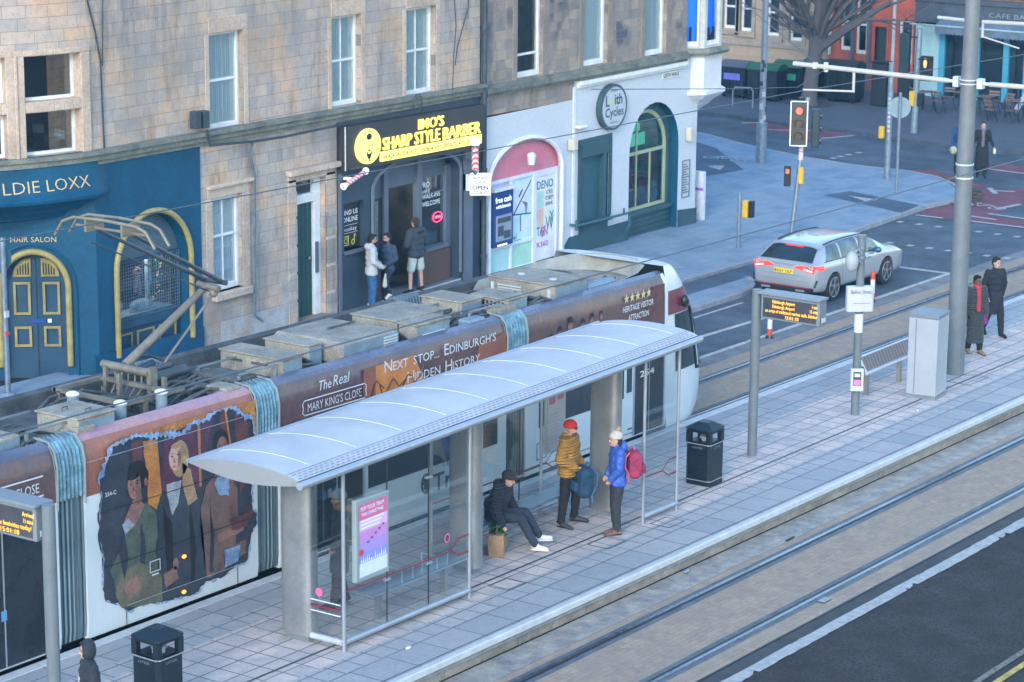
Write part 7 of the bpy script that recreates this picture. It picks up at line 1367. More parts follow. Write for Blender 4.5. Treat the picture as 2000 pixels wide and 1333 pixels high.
eq('roof_box', 23.1, 24.1, 24.5, 25.0, 3.05, 3.36); eq('roof_box', 22.6, 23.9, 25.3, 26.2, 3.05, 3.4); eq('roof_box', 24.95, 25.3, 24.28, 24.42, 3.2, 3.30, box_b, .01, False); eq('roof_box', 28.05, 28.4, 24.28, 24.7, 3.1, 3.28, box_b, .03, False); eq('roof_box', 28.55, 29.0, 24.5, 25.5, 3.1, 3.3, roof_dirt, .03, False); eq('roof_box', 35.1, 35.6, 24.3, 24.6, 3.22, 3.34, box_b, .02, False); eq('roof_box', 34.2, 34.7, 24.3, 24.55, 3.12, 3.28, box_s, .03, False)
mb = MB(); rr = random.Random(12)
for (xa, xb, ya, yb) in ((27.2, 28.6, 24.45, 25.5), (28.0, 29.5, 24.5, 25.9), (25.9, 27.2, 24.9, 26.1), (34.1, 35.6, 24.5, 25.3), (29.9, 30.6, 24.5, 25.6), (36.0, 37.0, 24.4, 25.1), (23.9, 25.0, 24.5, 25.3), (35.6, 36.9, 25.0, 25.9), (32.3, 32.9, 24.6, 25.5)):
    for i in range(9):
        y0 = ya + (yb - ya) * i / 9; mb.tube([(xa, y0, 3.10), (xa + (xb - xa) * .25, y0 + rr.uniform(-.05, .1), 3.22), (xa + (xb - xa) * .5, y0 + rr.uniform(-.1, .1), 3.27 + rr.uniform(-.05, .05)), (xa + (xb - xa) * .8, y0 + rr.uniform(-.1, .05), 3.20), (xb, y0, 3.12)], .028, 6)
tramobj('roof_cables', mb, mat('cable_dusty', (.075, .085, .09), .75, var=.4, scale=6), split=.06)
rr = random.Random(31); cl_ = MB()
for i in range(70):
    x, y = rr.choice([rr.uniform(25.9, 29.4), rr.uniform(30.0, 40.0), rr.uniform(22.8, 25)]), rr.uniform(24.5, 26.35); w1, w2 = rr.uniform(.04, .16), rr.uniform(.04, .14); cl_.box(x, x + w1, y, y + w2, 3.02, 3.05 + rr.uniform(.03, .16))
    if i % 4 == 0: cl_.cyl((x, y, 3.1), (x + rr.uniform(.2, .7), y + rr.uniform(-.1, .1), 3.1), .02, n=6)
tramobj('roof_fittings', cl_, mat('fitting_grimy', (.10, .10, .095), .8, var=.5, scale=5))['kind'] = 'stuff'
mb = MB()
for xa in (28.6, 34.5, 24.2): 
    for y0 in (24.5, 25.3): mb.box(xa, xa + .04, y0, y0 + .04, 3.04, 3.36); mb.box(xa, xa + .9, y0 + .005, y0 + .035, 3.34, 3.365)
    mb.box(xa + .86, xa + .9, 24.5, 24.54, 3.04, 3.36)
tramobj('cable_bracket', mb, mat('bracket_grey', (.17, .21, .23), .6, var=.2), split=.05)
# insulators, pantograph
for x, y in ((26.05, 25.42), (26.1, 24.55), (26.95, 24.55)):
    i_ = tramobj('insulator', MB().cyl((x, y, 3.08), (x, y, 3.38), .085, n=12), box_s, smooth=True); tramobj('insulator_cap', MB().sph((x, y, 3.40), (.10, .10, .05), 14, 6), mat('porcelain_white', (.66, .66, .64), .3), i_, smooth=True)
PG_m = mat('pantograph_steel', (.18, .168, .145), .6, .2, var=.25, scale=4); PD = mat('pantograph_dark', (.065, .08, .10), .5, .3, var=.2)
mb = MB(); mb.box(26.35, 27.6, 26.05, 26.12, 3.28, 3.34); mb.box(26.35, 26.42, 24.7, 26.1, 3.28, 3.34); mb.box(26.35, 27.6, 24.68, 24.75, 3.28, 3.34); mb.box(27.3, 27.38, 24.7, 26.1, 3.28, 3.34)
for x, y in ((26.38, 26.0), (26.38, 24.8), (27.35, 24.85), (27.35, 26.0), (26.8, 24.72), (27.1, 25.5)): mb.box(x - .03, x + .03, y - .03, y + .03, 3.04, 3.5 if x > 27 else 3.3)
mb.cyl((27.42, 26.12, 3.50), (27.40, 25.18, 3.50), .065, n=12); mb.box(27.36, 27.5, 25.12, 25.2, 3.2, 3.58)
for i in range(5): mb.tube([(27.42, 25.35 + i * .13, 3.45), (27.35, 25.3 + i * .13, 3.25), (27.3, 25.38 + i * .12, 3.1)], .014, 5)
pf = tramobj('pantograph_frame', mb, PG_m, smooth=True)
mb = MB(); mb.cyl((27.5, 25.3, 3.36), (28.35, 25.35, 3.36), .085, n=12); mb.cyl((27.6, 25.55, 3.40), (28.3, 25.6, 3.40), .06, n=10); mb.cyl((27.7, 25.8, 3.36), (28.2, 25.85, 3.40), .07, n=10); mb.tube([(27.6, 25.9, 3.4), (27.8, 25.95, 3.55), (28.2, 25.9, 3.52), (28.4, 25.6, 3.4)], .03, 6); tramobj('pantograph_drive', mb, PD, pf, smooth=True)
mb = MB(); mb.cyl((27.50, 25.75, 3.52), (29.15, 25.56, 4.50), .07, .052, 12); mb.cyl((28.1, 25.62, 3.36), (29.12, 25.45, 4.36), .018, n=6); mb.cyl((29.1, 25.3, 4.48), (29.15, 25.75, 4.5), .05, n=10); mb.sph((29.12, 25.42, 4.40), .07, 8, 6); tramobj('pantograph_lower_arm', mb, PG_m, smooth=True)
mb = MB(); mb.cyl((29.22, 25.66, 4.56), (27.0, 25.75, 5.62), .038, .028, 10); mb.cyl((29.24, 25.34, 4.56), (27.0, 25.05, 5.62), .038, .028, 10); mb.cyl((29.1, 25.5, 4.42), (26.9, 25.8, 5.45), .012, n=6); mb.cyl((29.22, 25.25, 4.56), (29.22, 25.75, 4.56), .04, n=8); tramobj('pantograph_upper_arm', mb, PD, smooth=True)
mb = MB()
for x in (26.78, 27.08): mb.tube([(x, 26.38, 5.50), (x, 26.22, 5.72), (x, 26.0, 5.80), (x, 25.4, 5.82), (x, 24.8, 5.80), (x, 24.62, 5.74), (x, 24.45, 5.52)], .024, 8)
mb.cyl((26.93, 26.1, 5.66), (26.93, 24.75, 5.66), .022, n=8); 
for y in (25.75, 25.05): mb.box(26.75, 27.12, y - .02, y + .02, 5.62, 5.80)
tramobj('pantograph_head', mb, mat('collector_brass', (.22, .20, .15), .5, .3, var=.15), smooth=True)
# ================================================================ CAR
def bake(o):
    dg_ = bpy.context.evaluated_depsgraph_get(); me = bpy.data.meshes.new_from_object(o.evaluated_get(dg_)); old = o.data; o.modifiers.clear(); o.data = me
    if old.users == 0: bpy.data.meshes.remove(old)
    return o
def crom(pts, t):
    n = len(pts) - 1; i = min(n - 1, max(0, int(t))); f = t - i; p = [pts[max(0, i - 1)], pts[i], pts[i + 1], pts[min(n, i + 2)]]
    return tuple(.5 * ((2 * b) + (c - a) * f + (2 * a - 5 * b + 4 * c - d) * f * f + (-a + 3 * b - 3 * c + d) * f ** 3) for a, b, c, d in zip(*p))
ST_ = [(0.0, .94, .945, .76, .56, .42), (.10, .95, 1.0, .85, .60, .30), (.36, .96, 1.20, .885, .58, .25), (.66, .96, 1.34, .895, .57, .24), (1.3, .95, 1.40, .895, .58, .24), (2.2, .935, 1.405, .895, .59, .24), (2.8, .92, 1.35, .895, .59, .24), (3.25, .91, 1.16, .89, .62, .24), (3.62, .885, .97, .89, .66, .24), (4.1, .84, .90, .895, .62, .24), (4.5, .72, .80, .83, .5, .26), (4.69, .58, .62, .66, .4, .36)]
def stat(x):
    for i, (a, b) in enumerate(zip(ST_, ST_[1:])):
        if a[0] <= x <= b[0]: return crom([s[1:] for s in ST_], i + (x - a[0]) / (b[0] - a[0]))
    return ST_[-1][1:] if x > 1 else ST_[0][1:]
def ringp_(x):
    zb_, zr, w_, wr, z0 = stat(x); g = zr - zb_
    return [(0, z0), (w_ * .8, z0), (w_ * .965, z0 + .08), (w_ * 1.0, z0 + .30), (w_ * .995, (z0 + .3 + zb_) / 2 + .06), (w_ * .945, zb_), (w_ * .945 + (wr + .08 - w_ * .945) * .62, zb_ + g * .66), (wr + .03, zr - g * .14), (wr * .72, zr - g * .01), (0, zr)]
def CS(x, v, sgn=1, off=0):
    p = ringp_(x); a = crom(p, v); b = crom(p, min(9, v + .05)); c = crom(p, max(0, v - .05)); t = Vector((b[0] - c[0], b[1] - c[1])); n = Vector((t.y, -t.x)); n = n.normalized() if n.length > 1e-6 else Vector((0, 1))
    return (x - 2.345, sgn * (a[0] + n.x * off), a[1] + n.y * off)
silver = mat('car_silver', (.38, .41, .46), .28, .35, var=.03, scale=1, bump=0, coat=.6); cglass = mat('car_glass', (.015, .03, .045), .05, var=.2); tyre = mat('tyre_rubber', (.014, .015, .018), .8, var=.2); rim_m = mat('rim_dark', (.07, .08, .095), .35, .6, var=.1); rim_s = mat('rim_silver', (.35, .38, .42), .3, .7, var=.05); trim_k = mat('black_trim', (.012, .014, .018), .4, var=.1)
cx0, cy0 = 55.60, 28.72; CAR = thing('estate_car', 'silver estate car waiting at the stop line, seen from behind', 'car', (cx0, cy0, G(cx0))); CAR.rotation_euler = (0, math.atan(GR), -.012)
xs = [4.69 * (i / 70) for i in range(71)]; mb = MB(); vs = [9 * k / 44 for k in range(45)]
mb.loft([[CS(x, v, 1) for v in vs] + [CS(x, v, -1) for v in vs[::-1]][1:-1] for x in xs]); body = obj('body', mb, silver, CAR, smooth=True, world=False, autos=50)
cut = MB()
for wx in (.86, 3.55):
    for s in (-1, 1): cut.cyl((wx - 2.345, s * .60, .335), (wx - 2.345, s * 1.1, .335), .375, n=36)
co = obj('cut', cut, trim_k, None); co.matrix_world = Matrix.Identity(4); body.parent = None; bm_ = body.modifiers.new('b', 'BOOLEAN'); bm_.object = co; bm_.operation = 'DIFFERENCE'; bm_.solver = 'EXACT'; bpy.context.view_layer.update(); bake(body); body.parent = CAR; bpy.data.objects.remove(co)
def cpatch(name, x0, x1, v0, v1, m, sgn, off=.006, parent=body, nx=14, nv=8, x0b=None, x1b=None):
    x0b = x0 if x0b is None else x0b; x1b = x1 if x1b is None else x1b; mb = MB(); rows = []
    for j in range(nv + 1):
        f = j / nv; v = v0 + (v1 - v0) * f; a, b = x0 + (x0b - x0) * f, x1 + (x1b - x1) * f; rows.append([CS(a + (b - a) * i / nx, v, sgn, off) for i in range(nx + 1)])
    mb.loft(rows, 0, False, False); return obj(name, mb, m, parent, smooth=True, world=False, autos=60)
sglass = mat('car_side_glass_sky', (.085, .13, .16), .05, var=.6, scale=2.5, bump=0)  # paler than the rear glass: sky reflection put into the colour
for s in (1, -1):
    cpatch('side_window', .50, 1.22, 5.12, 6.75, sglass, s, x0b=.80, x1b=1.22); cpatch('side_window', 1.30, 2.16, 5.12, 6.85, sglass, s); cpatch('side_window', 2.24, 3.22, 5.12, 6.85, sglass, s, x1b=2.78)
    cpatch('window_trim', .44, 3.3, 5.02, 5.12, trim_k, s, .008, nv=2); cpatch('sill_trim', .95, 3.2, 1.2, 2.0, trim_k, s, .004, nv=3)
    cpatch('door_handle', 1.55, 1.72, 4.45, 4.6, silver, s, .03, nv=2, nx=3); cpatch('door_handle', 2.5, 2.67, 4.45, 4.6, silver, s, .03, nv=2, nx=3)
    for sx in (1.25, 2.2): cpatch('door_gap', sx, sx + .012, 1.6, 5.0, trim_k, s, .002, nx=1)
    mb = MB(); mb.tube([CS(x, 7.05, s, .035) for x in [.75 + i * .2 for i in range(11)]], .018, 6); obj('roof_rail', mb, trim_k, body, smooth=True, world=False)
    p = CS(2.95, 5.0, s, .09); mb = MB(); mb.sph(p, (.07, .11, .075), 12, 8); mb.box(p[0] - .02, p[0] + .03, min(p[1], p[1] - s * .12), max(p[1], p[1] - s * .12), p[2] - .02, p[2] + .02); obj('door_mirror', mb, mat('mirror_teal', (.02, .10, .14), .3, coat=.5), body, smooth=True, world=False)
    for wx in (.86, 3.55):
        c = Vector((wx - 2.345, s * .785, .335)); w_ = obj('wheel', MB().cyl(c - Vector((0, s * .10, 0)), c + Vector((0, s * .10, 0)), .335, n=32).cyl(c + Vector((0, s * .10, 0)), c + Vector((0, s * .112, 0)), .31, .26, n=32), tyre, CAR, smooth=True, world=False)
        obj('rim', MB().cyl(c + Vector((0, s * .085, 0)), c + Vector((0, s * .116, 0)), .235, n=28), rim_m, w_, smooth=True, world=False); mb = MB()
        for k in range(5):
            a = 2 * PI * k / 5 + .2
            for da in (-.16, .16): mb.obox(Matrix.Translation(c + Vector((.13 * math.cos(a + da * .4), s * .122, .13 * math.sin(a + da * .4)))) @ Matrix.Rotation(-(a + da), 4, 'Y'), .2, .012, .025)
        mb.tube([c + Vector((.232 * math.cos(a), s * .118, .232 * math.sin(a))) for a in [2 * PI * i / 28 for i in range(29)]], .009, 5); mb.cyl(c + Vector((0, s * .115, 0)), c + Vector((0, s * .13, 0)), .035, n=12); obj('spokes', mb, rim_s, w_, world=False)
    mb = MB(); rows = [[CS(x, v, s, .008) for v in [3.7 + .9 * f + (.25 * (1 - f)) for f in (0, .33, .66, 1)]] for x in (.005, .03, .08, .16, .26, .36)]; mb.loft(rows, 0, False, False)
    pts = [(.0, s * .34), (.0, s * .74)]; mb.prism([(-2.35, s * .26, .855), (-2.33, s * .79, .74), (-2.31, s * .83, .90), (-2.345, s * .40, .91)], (-.022, 0, 0)); tl_ = obj('tail_light', mb, mat('tail_red', (.42, .02, .03), .2, emit=(1, .06, .05), estr=.5), CAR, world=False, smooth=True)
    mb = MB(); mb.prism([(-2.372, s * .52, .83), (-2.360, s * .76, .78), (-2.360, s * .775, .81), (-2.372, s * .56, .86)], (-.006, 0, 0)); obj('brake_lamp', mb, emis('lamp_white_red', (1, .55, .5), 1.8), tl_, world=False)
    mb = MB(); mb.prism([(-2.31, s * .79, .42), (-2.29, s * .83, .42), (-2.25, s * .87, .58), (-2.27, s * .85, .60)], (-.02, 0, 0)); obj('bumper_vent', mb, trim_k, CAR, world=False)
def rearglass(name, xa, xb, hw0, hw1, m, off):
    rows = []
    for j in range(9):
        f = j / 8; x = xa + (xb - xa) * f; zr = stat(x)[1]; hw = hw0 + (hw1 - hw0) * f; row = []
        for i in range(13):
            y = -hw + 2 * hw * i / 12
            # find v giving this y on the upper surface
            lo, hi = 5.0, 9.0
            for _ in range(20):
                mid = (lo + hi) / 2
                if crom(ringp_(x), mid)[0] > abs(y): lo = mid
                else: hi = mid
            q = CS(x, lo, 1 if y >= 0 else -1, off); row.append((q[0] - off, q[1], q[2]))
        rows.append(row)
    return obj(name, MB().loft(rows, 0, False, False), m, body, smooth=True, world=False, autos=70)
rearglass('rear_window', .09, .50, .70, .60, cglass, .006); rearglass('rear_spoiler', .50, .62, .62, .62, silver, .03); rearglass('brake_strip', .47, .50, .24, .24, MATS['tail_red'], .012); rearglass('windscreen', 2.95, 3.55, .60, .72, cglass, .006)
mb = MB(); mb.box(-2.363, -2.352, -.26, .26, .69, .80); np_ = obj('number_plate', mb, mat('plate_yellow', (.72, .52, .03), .45, var=.02, bump=0), CAR, world=False); mb = MB(); text(mb, 'BG21 ULF', (-2.366, .24, .712), (0, -1, 0), (0, 0, 1), .09, .46, bold=.015); obj('plate_letters', mb, trim_k, np_, world=False)
mb = MB(); text(mb, 'SKODA', (-2.362, .30, .885), (0, -1, 0), (0, 0, 1), .055, .58); obj('boot_lettering', mb, rim_s, CAR, world=False)
mb = MB(); mb.box(-2.358, -2.34, -.60, .60, .66, .67); mb.box(-2.358, -2.34, -.60, .60, .54, .55); obj('boot_crease', mb, mat('crease_grey', (.22, .24, .27), .4), CAR, world=False)
mb = MB(); mb.prism([(-2.37, -.72, .27), (-2.37, .72, .27), (-2.37, .78, .40), (-2.37, -.78, .40)], (.12, 0, 0)); db = obj('rear_diffuser', mb, trim_k, CAR, world=False, bevel=.01); obj('reflector_strip', MB().box(-2.378, -2.37, -.70, .70, .385, .40), mat('reflector_red', (.35, .02, .05), .3), db, world=False)
obj('exhaust_trim', MB().box(-2.385, -2.36, .34, .58, .29, .345).box(-2.385, -2.36, -.58, -.34, .29, .345), rim_s, db, world=False, bevel=.01)
mb = MB(); mb.prism([(-1.75, -.01, 1.46), (-1.60, -.01, 1.48), (-1.74, -.01, 1.54)], (0, .02, 0)); obj('aerial', mb, silver, CAR, world=False)

# ================================================================ PEOPLE
def remesh(name, mb, m, parent, vox=.012, smooth=3, disp=0):
    o = obj(name, mb, m, None, world=False); r = o.modifiers.new('r', 'REMESH'); r.mode = 'VOXEL'; r.voxel_size = vox; r.use_smooth_shade = True
    s = o.modifiers.new('s', 'SMOOTH'); s.iterations = smooth; s.factor = .6
    if disp:
        tx_ = bpy.data.textures.get('folds') or bpy.data.textures.new('folds', 'CLOUDS'); tx_.noise_scale = .075; tx_.noise_depth = 1; d = o.modifiers.new('d', 'DISPLACE'); d.texture = tx_; d.strength = disp; d.mid_level = .5; d.texture_coords = 'GLOBAL'
    bpy.context.view_layer.update(); bake(o); o.parent = parent; return o
def cap(mb, a, b, ra, rb=None):
    rb = ra if rb is None else rb; a = Vector(a); b = Vector(b); mb.cyl(a, b, ra, rb, 14); mb.sph(a, ra, 12, 8); mb.sph(b, rb, 12, 8)
SKIN = mat('skin', (.50, .30, .23), .55, var=.1, scale=12, bump=.02); SKIN_D = mat('skin_deep', (.14, .075, .05), .5, var=.1, scale=12, bump=.02); SKIN_M = mat('skin_olive', (.36, .21, .15), .55, var=.1, scale=12, bump=.02)
def cloth(name, c, var=.2, rough=.85): return mat(name, c, rough, var=var, scale=6, bump=.35, bscale=22)
def quilt(name, c, s=5): return wave(name, tuple(x * .84 for x in c), tuple(min(1, x * 1.06) for x in c), s * 1.5, 'Z', .5, 1.0, .35)
def V(*a): return Vector(a)
def person(name, loc, rz, label, P=None, skin=SKIN, top=None, bottoms=None, shoes=None, hair=None, sc=1.0, hem=.84, sleeve=1.0, puff=0.0, leg=1.0, coat_flare=.0, hood=None, hat=None, beard=None, scarf=None, look=0, extra=None, shorts=False, hairlen=0, collar=True):
    J = dict(pel=V(0, 0, .94), che=V(.0, 0, 1.26), nek=V(.01, 0, 1.46), hed=V(.03, 0, 1.62), shl=V(0, .18, 1.42), shr=V(0, -.18, 1.42), ell=V(-.02, .25, 1.15), elr=V(-.02, -.25, 1.15), wrl=V(.06, .25, .90), wrr=V(.06, -.25, .90), hil=V(0, .09, .90), hir=V(0, -.09, .90), knl=V(.03, .10, .50), knr=V(.03, -.10, .50), anl=V(0, .11, .09), anr=V(0, -.11, .09), tol=V(.15, .13, .035), tor=V(.15, -.13, .035), hdl=None, hdr=None)
    if P: J.update({k: V(*v) for k, v in P.items()})
    T = thing('person', label, 'person', loc, rz); T.scale = (sc, sc, sc)
    # body: one continuous surface
    b = MB(); up_ = (J['nek'] - J['pel']).normalized(); lat = (J['shl'] - J['shr']).normalized(); fwd_ = lat.cross(up_).normalized()
    def bar(c, w, r, t=b): cap(t, c - lat * w, c + lat * w, r)
    for f, w, r in ((0, .07, .10), (.3, .05, .095), (.62, .07, .10), (.85, .09, .085)): bar(J['pel'].lerp(J['nek'], f), w, r)
    cap(b, J['nek'] - up_ * .03, J['hed'] - up_ * .04, .052, .05)
    for s in 'lr':
        cap(b, J['sh' + s], J['el' + s], .050, .040); cap(b, J['el' + s], J['wr' + s], .040, .027); cap(b, J['hi' + s], J['kn' + s], .082, .055); cap(b, J['kn' + s], J['an' + s], .055, .037); cap(b, J['an' + s] - fwd_ * .03 - V(0, 0, .03), J['to' + s], .035, .028)
        d = (J['wr' + s] - J['el' + s]).normalized(); hd = J['hd' + s] if J['hd' + s] is not None else J['wr' + s] + d * .09; hd_d = (hd - J['wr' + s]).normalized(); sd_ = hd_d.cross(lat).normalized() if abs(hd_d.dot(lat)) < .9 else fwd_
        palm = J['wr' + s] + hd_d * .05; cap(b, J['wr' + s], palm + sd_ * .008, .021, .022); cap(b, palm - sd_ * .016, palm + sd_ * .018, .017)
        inn_ = (-lat if s == 'l' else lat)
        for k, (off, ln) in enumerate(((-.027, .05), (-.009, .06), (.009, .058), (.026, .045))):
            r_ = palm + sd_ * off + hd_d * .022; m_ = r_ + hd_d * ln * .55; cap(b, r_, m_, .009, .0085); cap(b, m_, m_ + (hd_d * .6 + inn_ * .8).normalized() * ln * .45, .0085, .0075)
        th = J['wr' + s] + hd_d * .03 - sd_ * .028; cap(b, th, th + (hd_d - sd_ * .7 + inn_ * .4).normalized() * .05, .012, .010)
    R = Matrix.Rotation(look, 3, 'Z'); hf = R @ fwd_; hl = R @ lat; hu = up_ if abs(up_.z) > .9 else (up_ + V(0, 0, .6)).normalized(); hf = (hf - hf.dot(hu) * hu).normalized(); hl = hu.cross(hf); HM = Matrix((hf, hl, hu)).transposed(); H = J['hed']; hp = lambda x, y, z: H + HM @ V(x, y, z)
    b.sph(H + HM @ V(-.01, 0, .025), (.098, .077, .10), 16, 12, M=HM); b.sph(hp(.012, 0, -.04), (.075, .062, .078), 14, 10, M=HM); b.sph(hp(.05, 0, -.085), (.03, .035, .026), 10, 8, M=HM)
    cap(b, hp(.085, 0, .008), hp(.104, 0, -.028), .010, .014); cap(b, hp(.078, -.018, -.06), hp(.078, .018, -.06), .010)
    for s in (-1, 1): b.sph(hp(-.005, s * .076, -.01), (.018, .008, .03), 8, 6, M=HM); b.sph(hp(.078, s * .03, .028), (.015, .024, .008), 8, 6, M=HM)
    body_ = remesh('body', b, skin, T, .0085, 2)
    e = MB()
    for s in (-1, 1): e.sph(hp(.083, s * .031, .010), (.010, .014, .007), 8, 6, M=HM)
    e.sph(hp(.088, 0, -.058), (.008, .022, .004), 8, 6, M=HM)
    for s in (-1, 1): e.sph(hp(.088, s * .032, .032), (.006, .022, .004), 8, 6, M=HM)
    obj('facial_features', e, mat('feature_dark', (.06, .03, .025), .5, var=0, bump=0), T, world=False, smooth=True)
    # clothes
    if top:
        t = MB(); pf_ = puff; hz = hem
        axis_top = J['nek']; pel = J['pel']
        def T_(f): return pel.lerp(axis_top, f)
        for f, w, r in ((-.02, .085, .115), (.25, .07, .115), (.5, .075, .12), (.72, .09, .115), (.88, .10, .09)): bar(T_(f), w, r + pf_, t)
        low = V(pel.x, pel.y, 0)
        if hz < .80:
            n_ = 7
            for i in range(n_):
                f = (i + 1) / n_; z = .92 + (hz - .92) * f; sw = coat_flare * f; k = (J['knl'] + J['knr']) / 2; c = V(pel.x + (k.x - pel.x) * f * .7, pel.y, z + .08); t.cyl(c - lat * .06, c - lat * .06 - V(0, 0, .16), .125 + sw, .13 + sw, 14); t.cyl(c + lat * .06, c + lat * .06 - V(0, 0, .16), .125 + sw, .13 + sw, 14); t.cyl(c, c - V(0, 0, .16), .125 + sw, .13 + sw, 14)
        else:
            if abs(up_.z) > .9: t.cyl(pel - lat * .075, pel - lat * .075 - V(0, 0, pel.z - hz), .12 + pf_, .125 + pf_, 14); t.cyl(pel + lat * .075, pel + lat * .075 - V(0, 0, pel.z - hz), .12 + pf_, .125 + pf_, 14)
        for s in 'lr':
            w0 = J['wr' + s] if sleeve >= 1 else J['el' + s].lerp(J['wr' + s], sleeve); cap(t, J['sh' + s], J['el' + s], .070 + pf_, .060 + pf_); cap(t, J['el' + s], w0, .060 + pf_, .045 + pf_ * .7)
        if collar: cap(t, J['nek'] - up_ * .04, J['nek'] + up_ * .03, .085, .072)
        if hood == 'down': t.sph(J['nek'] - fwd_ * .085 + up_ * .0, (.09, .12, .08), 12, 8, M=Matrix((fwd_, lat, up_)).transposed())
        remesh('jacket', t, top, T, .013, 3, .024 if puff else .020)
    if hood == 'up':
        t = MB(); n = 10; rings = []
        for i in range(n + 1):
            a = PI * (.12 + .88 * i / n); x = .085 * math.cos(a) + (-.015); r = .128 * math.sin(a) ** .7 + .004
            rings.append([hp(x * 1.15, r * math.cos(q) * .92, r * math.sin(q) * 1.12 + .01) for q in [2 * PI * k / 18 for k in range(18)]])
        t.loft(rings, 0, True, False); o = obj('hood', t, top, T, world=False, smooth=True); so_ = o.modifiers.new('s', 'SOLIDIFY'); so_.thickness = .012
    if bottoms:
        t = MB(); bar(J['pel'] - up_ * .02, .075, .108, t)
        for s in 'lr':
            if shorts: k = J['hi' + s].lerp(J['kn' + s], .82); cap(t, J['hi' + s], k, .102, .098)
            else: a_ = J['kn' + s].lerp(J['an' + s], leg * .94); cap(t, J['hi' + s], J['kn' + s], .108, .080); cap(t, J['kn' + s], a_, .080, .064)
        remesh('shorts' if shorts else 'trousers', t, bottoms, T, .012, 2, .022)
    if shoes:
        for s in 'lr':
            t = MB(); a = J['an' + s]; to = J['to' + s]; d = (to - a); d = d.normalized() if d.length else fwd_; cap(t, a - d * .035 - V(0, 0, .01), a + d * .02 + V(0, 0, .0), .047, .047); cap(t, a + V(0, 0, -.02), to + d * .045, .048, .034); sh_ = remesh('shoe', t, shoes, T, .012, 2); so2 = MB(); cap(so2, a - d * .04 - V(0, 0, .052), to + d * .05 - V(0, 0, .012), .042, .036); so2.map(lambda p: V(p.x, p.y, max(0 if a.z < .12 else -1, (p.z - a.z + .07) * .35 + a.z - .075))); obj('sole', so2, MATS['black_trim'] if shoes is not white_sh else MATS['post_white'], sh_, world=False)
    if hair:
        t = MB(); t.sph(hp(-.022, 0, .045), (.098, .086, .095), 16, 12, M=HM); t.sph(hp(-.045, 0, .0), (.07, .08, .085), 14, 10, M=HM)
        if not hat: t.sph(hp(.045, 0, .10), (.05, .06, .03), 12, 8, M=HM)
        if hairlen: t.sph(hp(-.06, 0, -.08), (.05, .09, .10 + hairlen), 12, 8, M=HM)
        remesh('hair', t, hair, T, .009, 1, .012)
    if hat:
        t = MB(); t.sph(hp(-.014, 0, .055), (.116, .098, .100), 18, 10, M=HM, v0=0, v1=.62); t.cyl(hp(-.012, 0, .028), hp(-.012, 0, .062), .107, .108, 18); remesh('hat', t, hat[0], T, .009, 2)
        if len(hat) > 1: remesh('bobble', MB().sph(hp(-.05, 0, .17), .048, 12, 8), hat[1], T, .009, 0, .02)
    if beard: t = MB(); t.sph(hp(.042, 0, -.082), (.052, .058, .045), 14, 10, M=HM); obj('beard', t, beard, T, world=False, smooth=True)
    if scarf: t = MB(); t.sph(J['nek'] + up_ * .05 + fwd_ * .02, (.10, .105, .06), 16, 10); cap(t, J['nek'] + fwd_ * .09, J['nek'] + fwd_ * .13 - up_ * .45, .05, .055); remesh('scarf', t, scarf, T, .012, 2, .02)
    if extra: extra(T, J, hp, fwd_, lat, up_)
    return T
navy = cloth('navy_cloth', (.022, .032, .055)); blackc = cloth('black_cloth', (.010, .012, .018)); jean = cloth('blue_denim', (.025, .10, .24)); dkgrey = cloth('dark_grey_cloth', (.030, .034, .045)); hairk = cloth('dark_hair', (.010, .009, .010)); hairb = cloth('brown_hair', (.045, .028, .018)); white_sh = mat('white_trainer', (.58, .57, .53), .6, var=.1); boot = mat('dark_boot', (.035, .037, .045), .6, var=.3); 
A = -YAW
Z3 = lambda x, h=.3: G(x) + h
# 1 man in the red hat and ochre puffer, holding a rucksack
person('person', (33.72, 21.98, Z3(33.7)), -1.35, 'man in red beanie, sunglasses and ochre puffer jacket holding a navy rucksack', dict(ell=(-.03, .29, 1.17), wrl=(.12, .24, .98), elr=(-.04, -.28, 1.16), wrr=(.16, -.14, 1.02), hdr=(.23, -.10, 1.0), knl=(.08, .15, .5), anl=(.02, .22, .09), tol=(.18, .27, .035), knr=(-.02, -.13, .5), anr=(-.06, -.17, .09), tor=(.10, -.21, .035)), top=quilt('ochre_puffer', (.42, .21, .045), 4), puff=.034, hem=.86, bottoms=blackc, shoes=boot, hat=(cloth('red_knit', (.62, .03, .025)),), beard=cloth('ginger_beard', (.12, .06, .035)), hood='down', look=.15, extra=lambda T, J, hp, f, l, u: obj('sunglasses', MB().sph(hp(.088, .032, .012), (.014, .026, .018), 8, 6).sph(hp(.088, -.032, .012), (.014, .026, .018), 8, 6), mat('lens_dark', (.02, .01, .015), .1), T, world=False))
# 2 woman with bobble hat and blue jacket
person('person', (33.76, 21.08, Z3(33.7)), 2.35, 'woman in cream bobble hat and royal blue jacket carrying a pink rucksack', dict(ell=(.02, .22, 1.16), wrl=(.14, .15, .98), elr=(.02, -.22, 1.16), wrr=(.14, -.15, .98), knl=(.03, .05, .5), knr=(.03, -.05, .5), anl=(.0, .05, .09), anr=(-.01, -.06, .09), tol=(.14, .06, .035), tor=(.13, -.07, .035), hed=(.045, 0, 1.60)), top=cloth('royal_blue_shell', (.035, .10, .42), .12, .55), hem=.86, puff=.012, bottoms=dkgrey, shoes=mat('coral_trainer', (.14, .07, .055), .6, var=.6, scale=16, var2=(.05, .04, .045)), hair=hairk, hairlen=.03, hat=(cloth('cream_knit', (.50, .47, .42)), cloth('beige_bobble', (.30, .24, .17))), hood='down', scarf=None, sc=.985, look=.1, extra=lambda T, J, hp, f, l, u: remesh('pale_hood', (lambda t: (t.sph(J['nek'] - f * .09 + u * .03, (.07, .12, .09), 12, 8), t)[1])(MB()), MATS['royal_blue_shell'], T, .012))
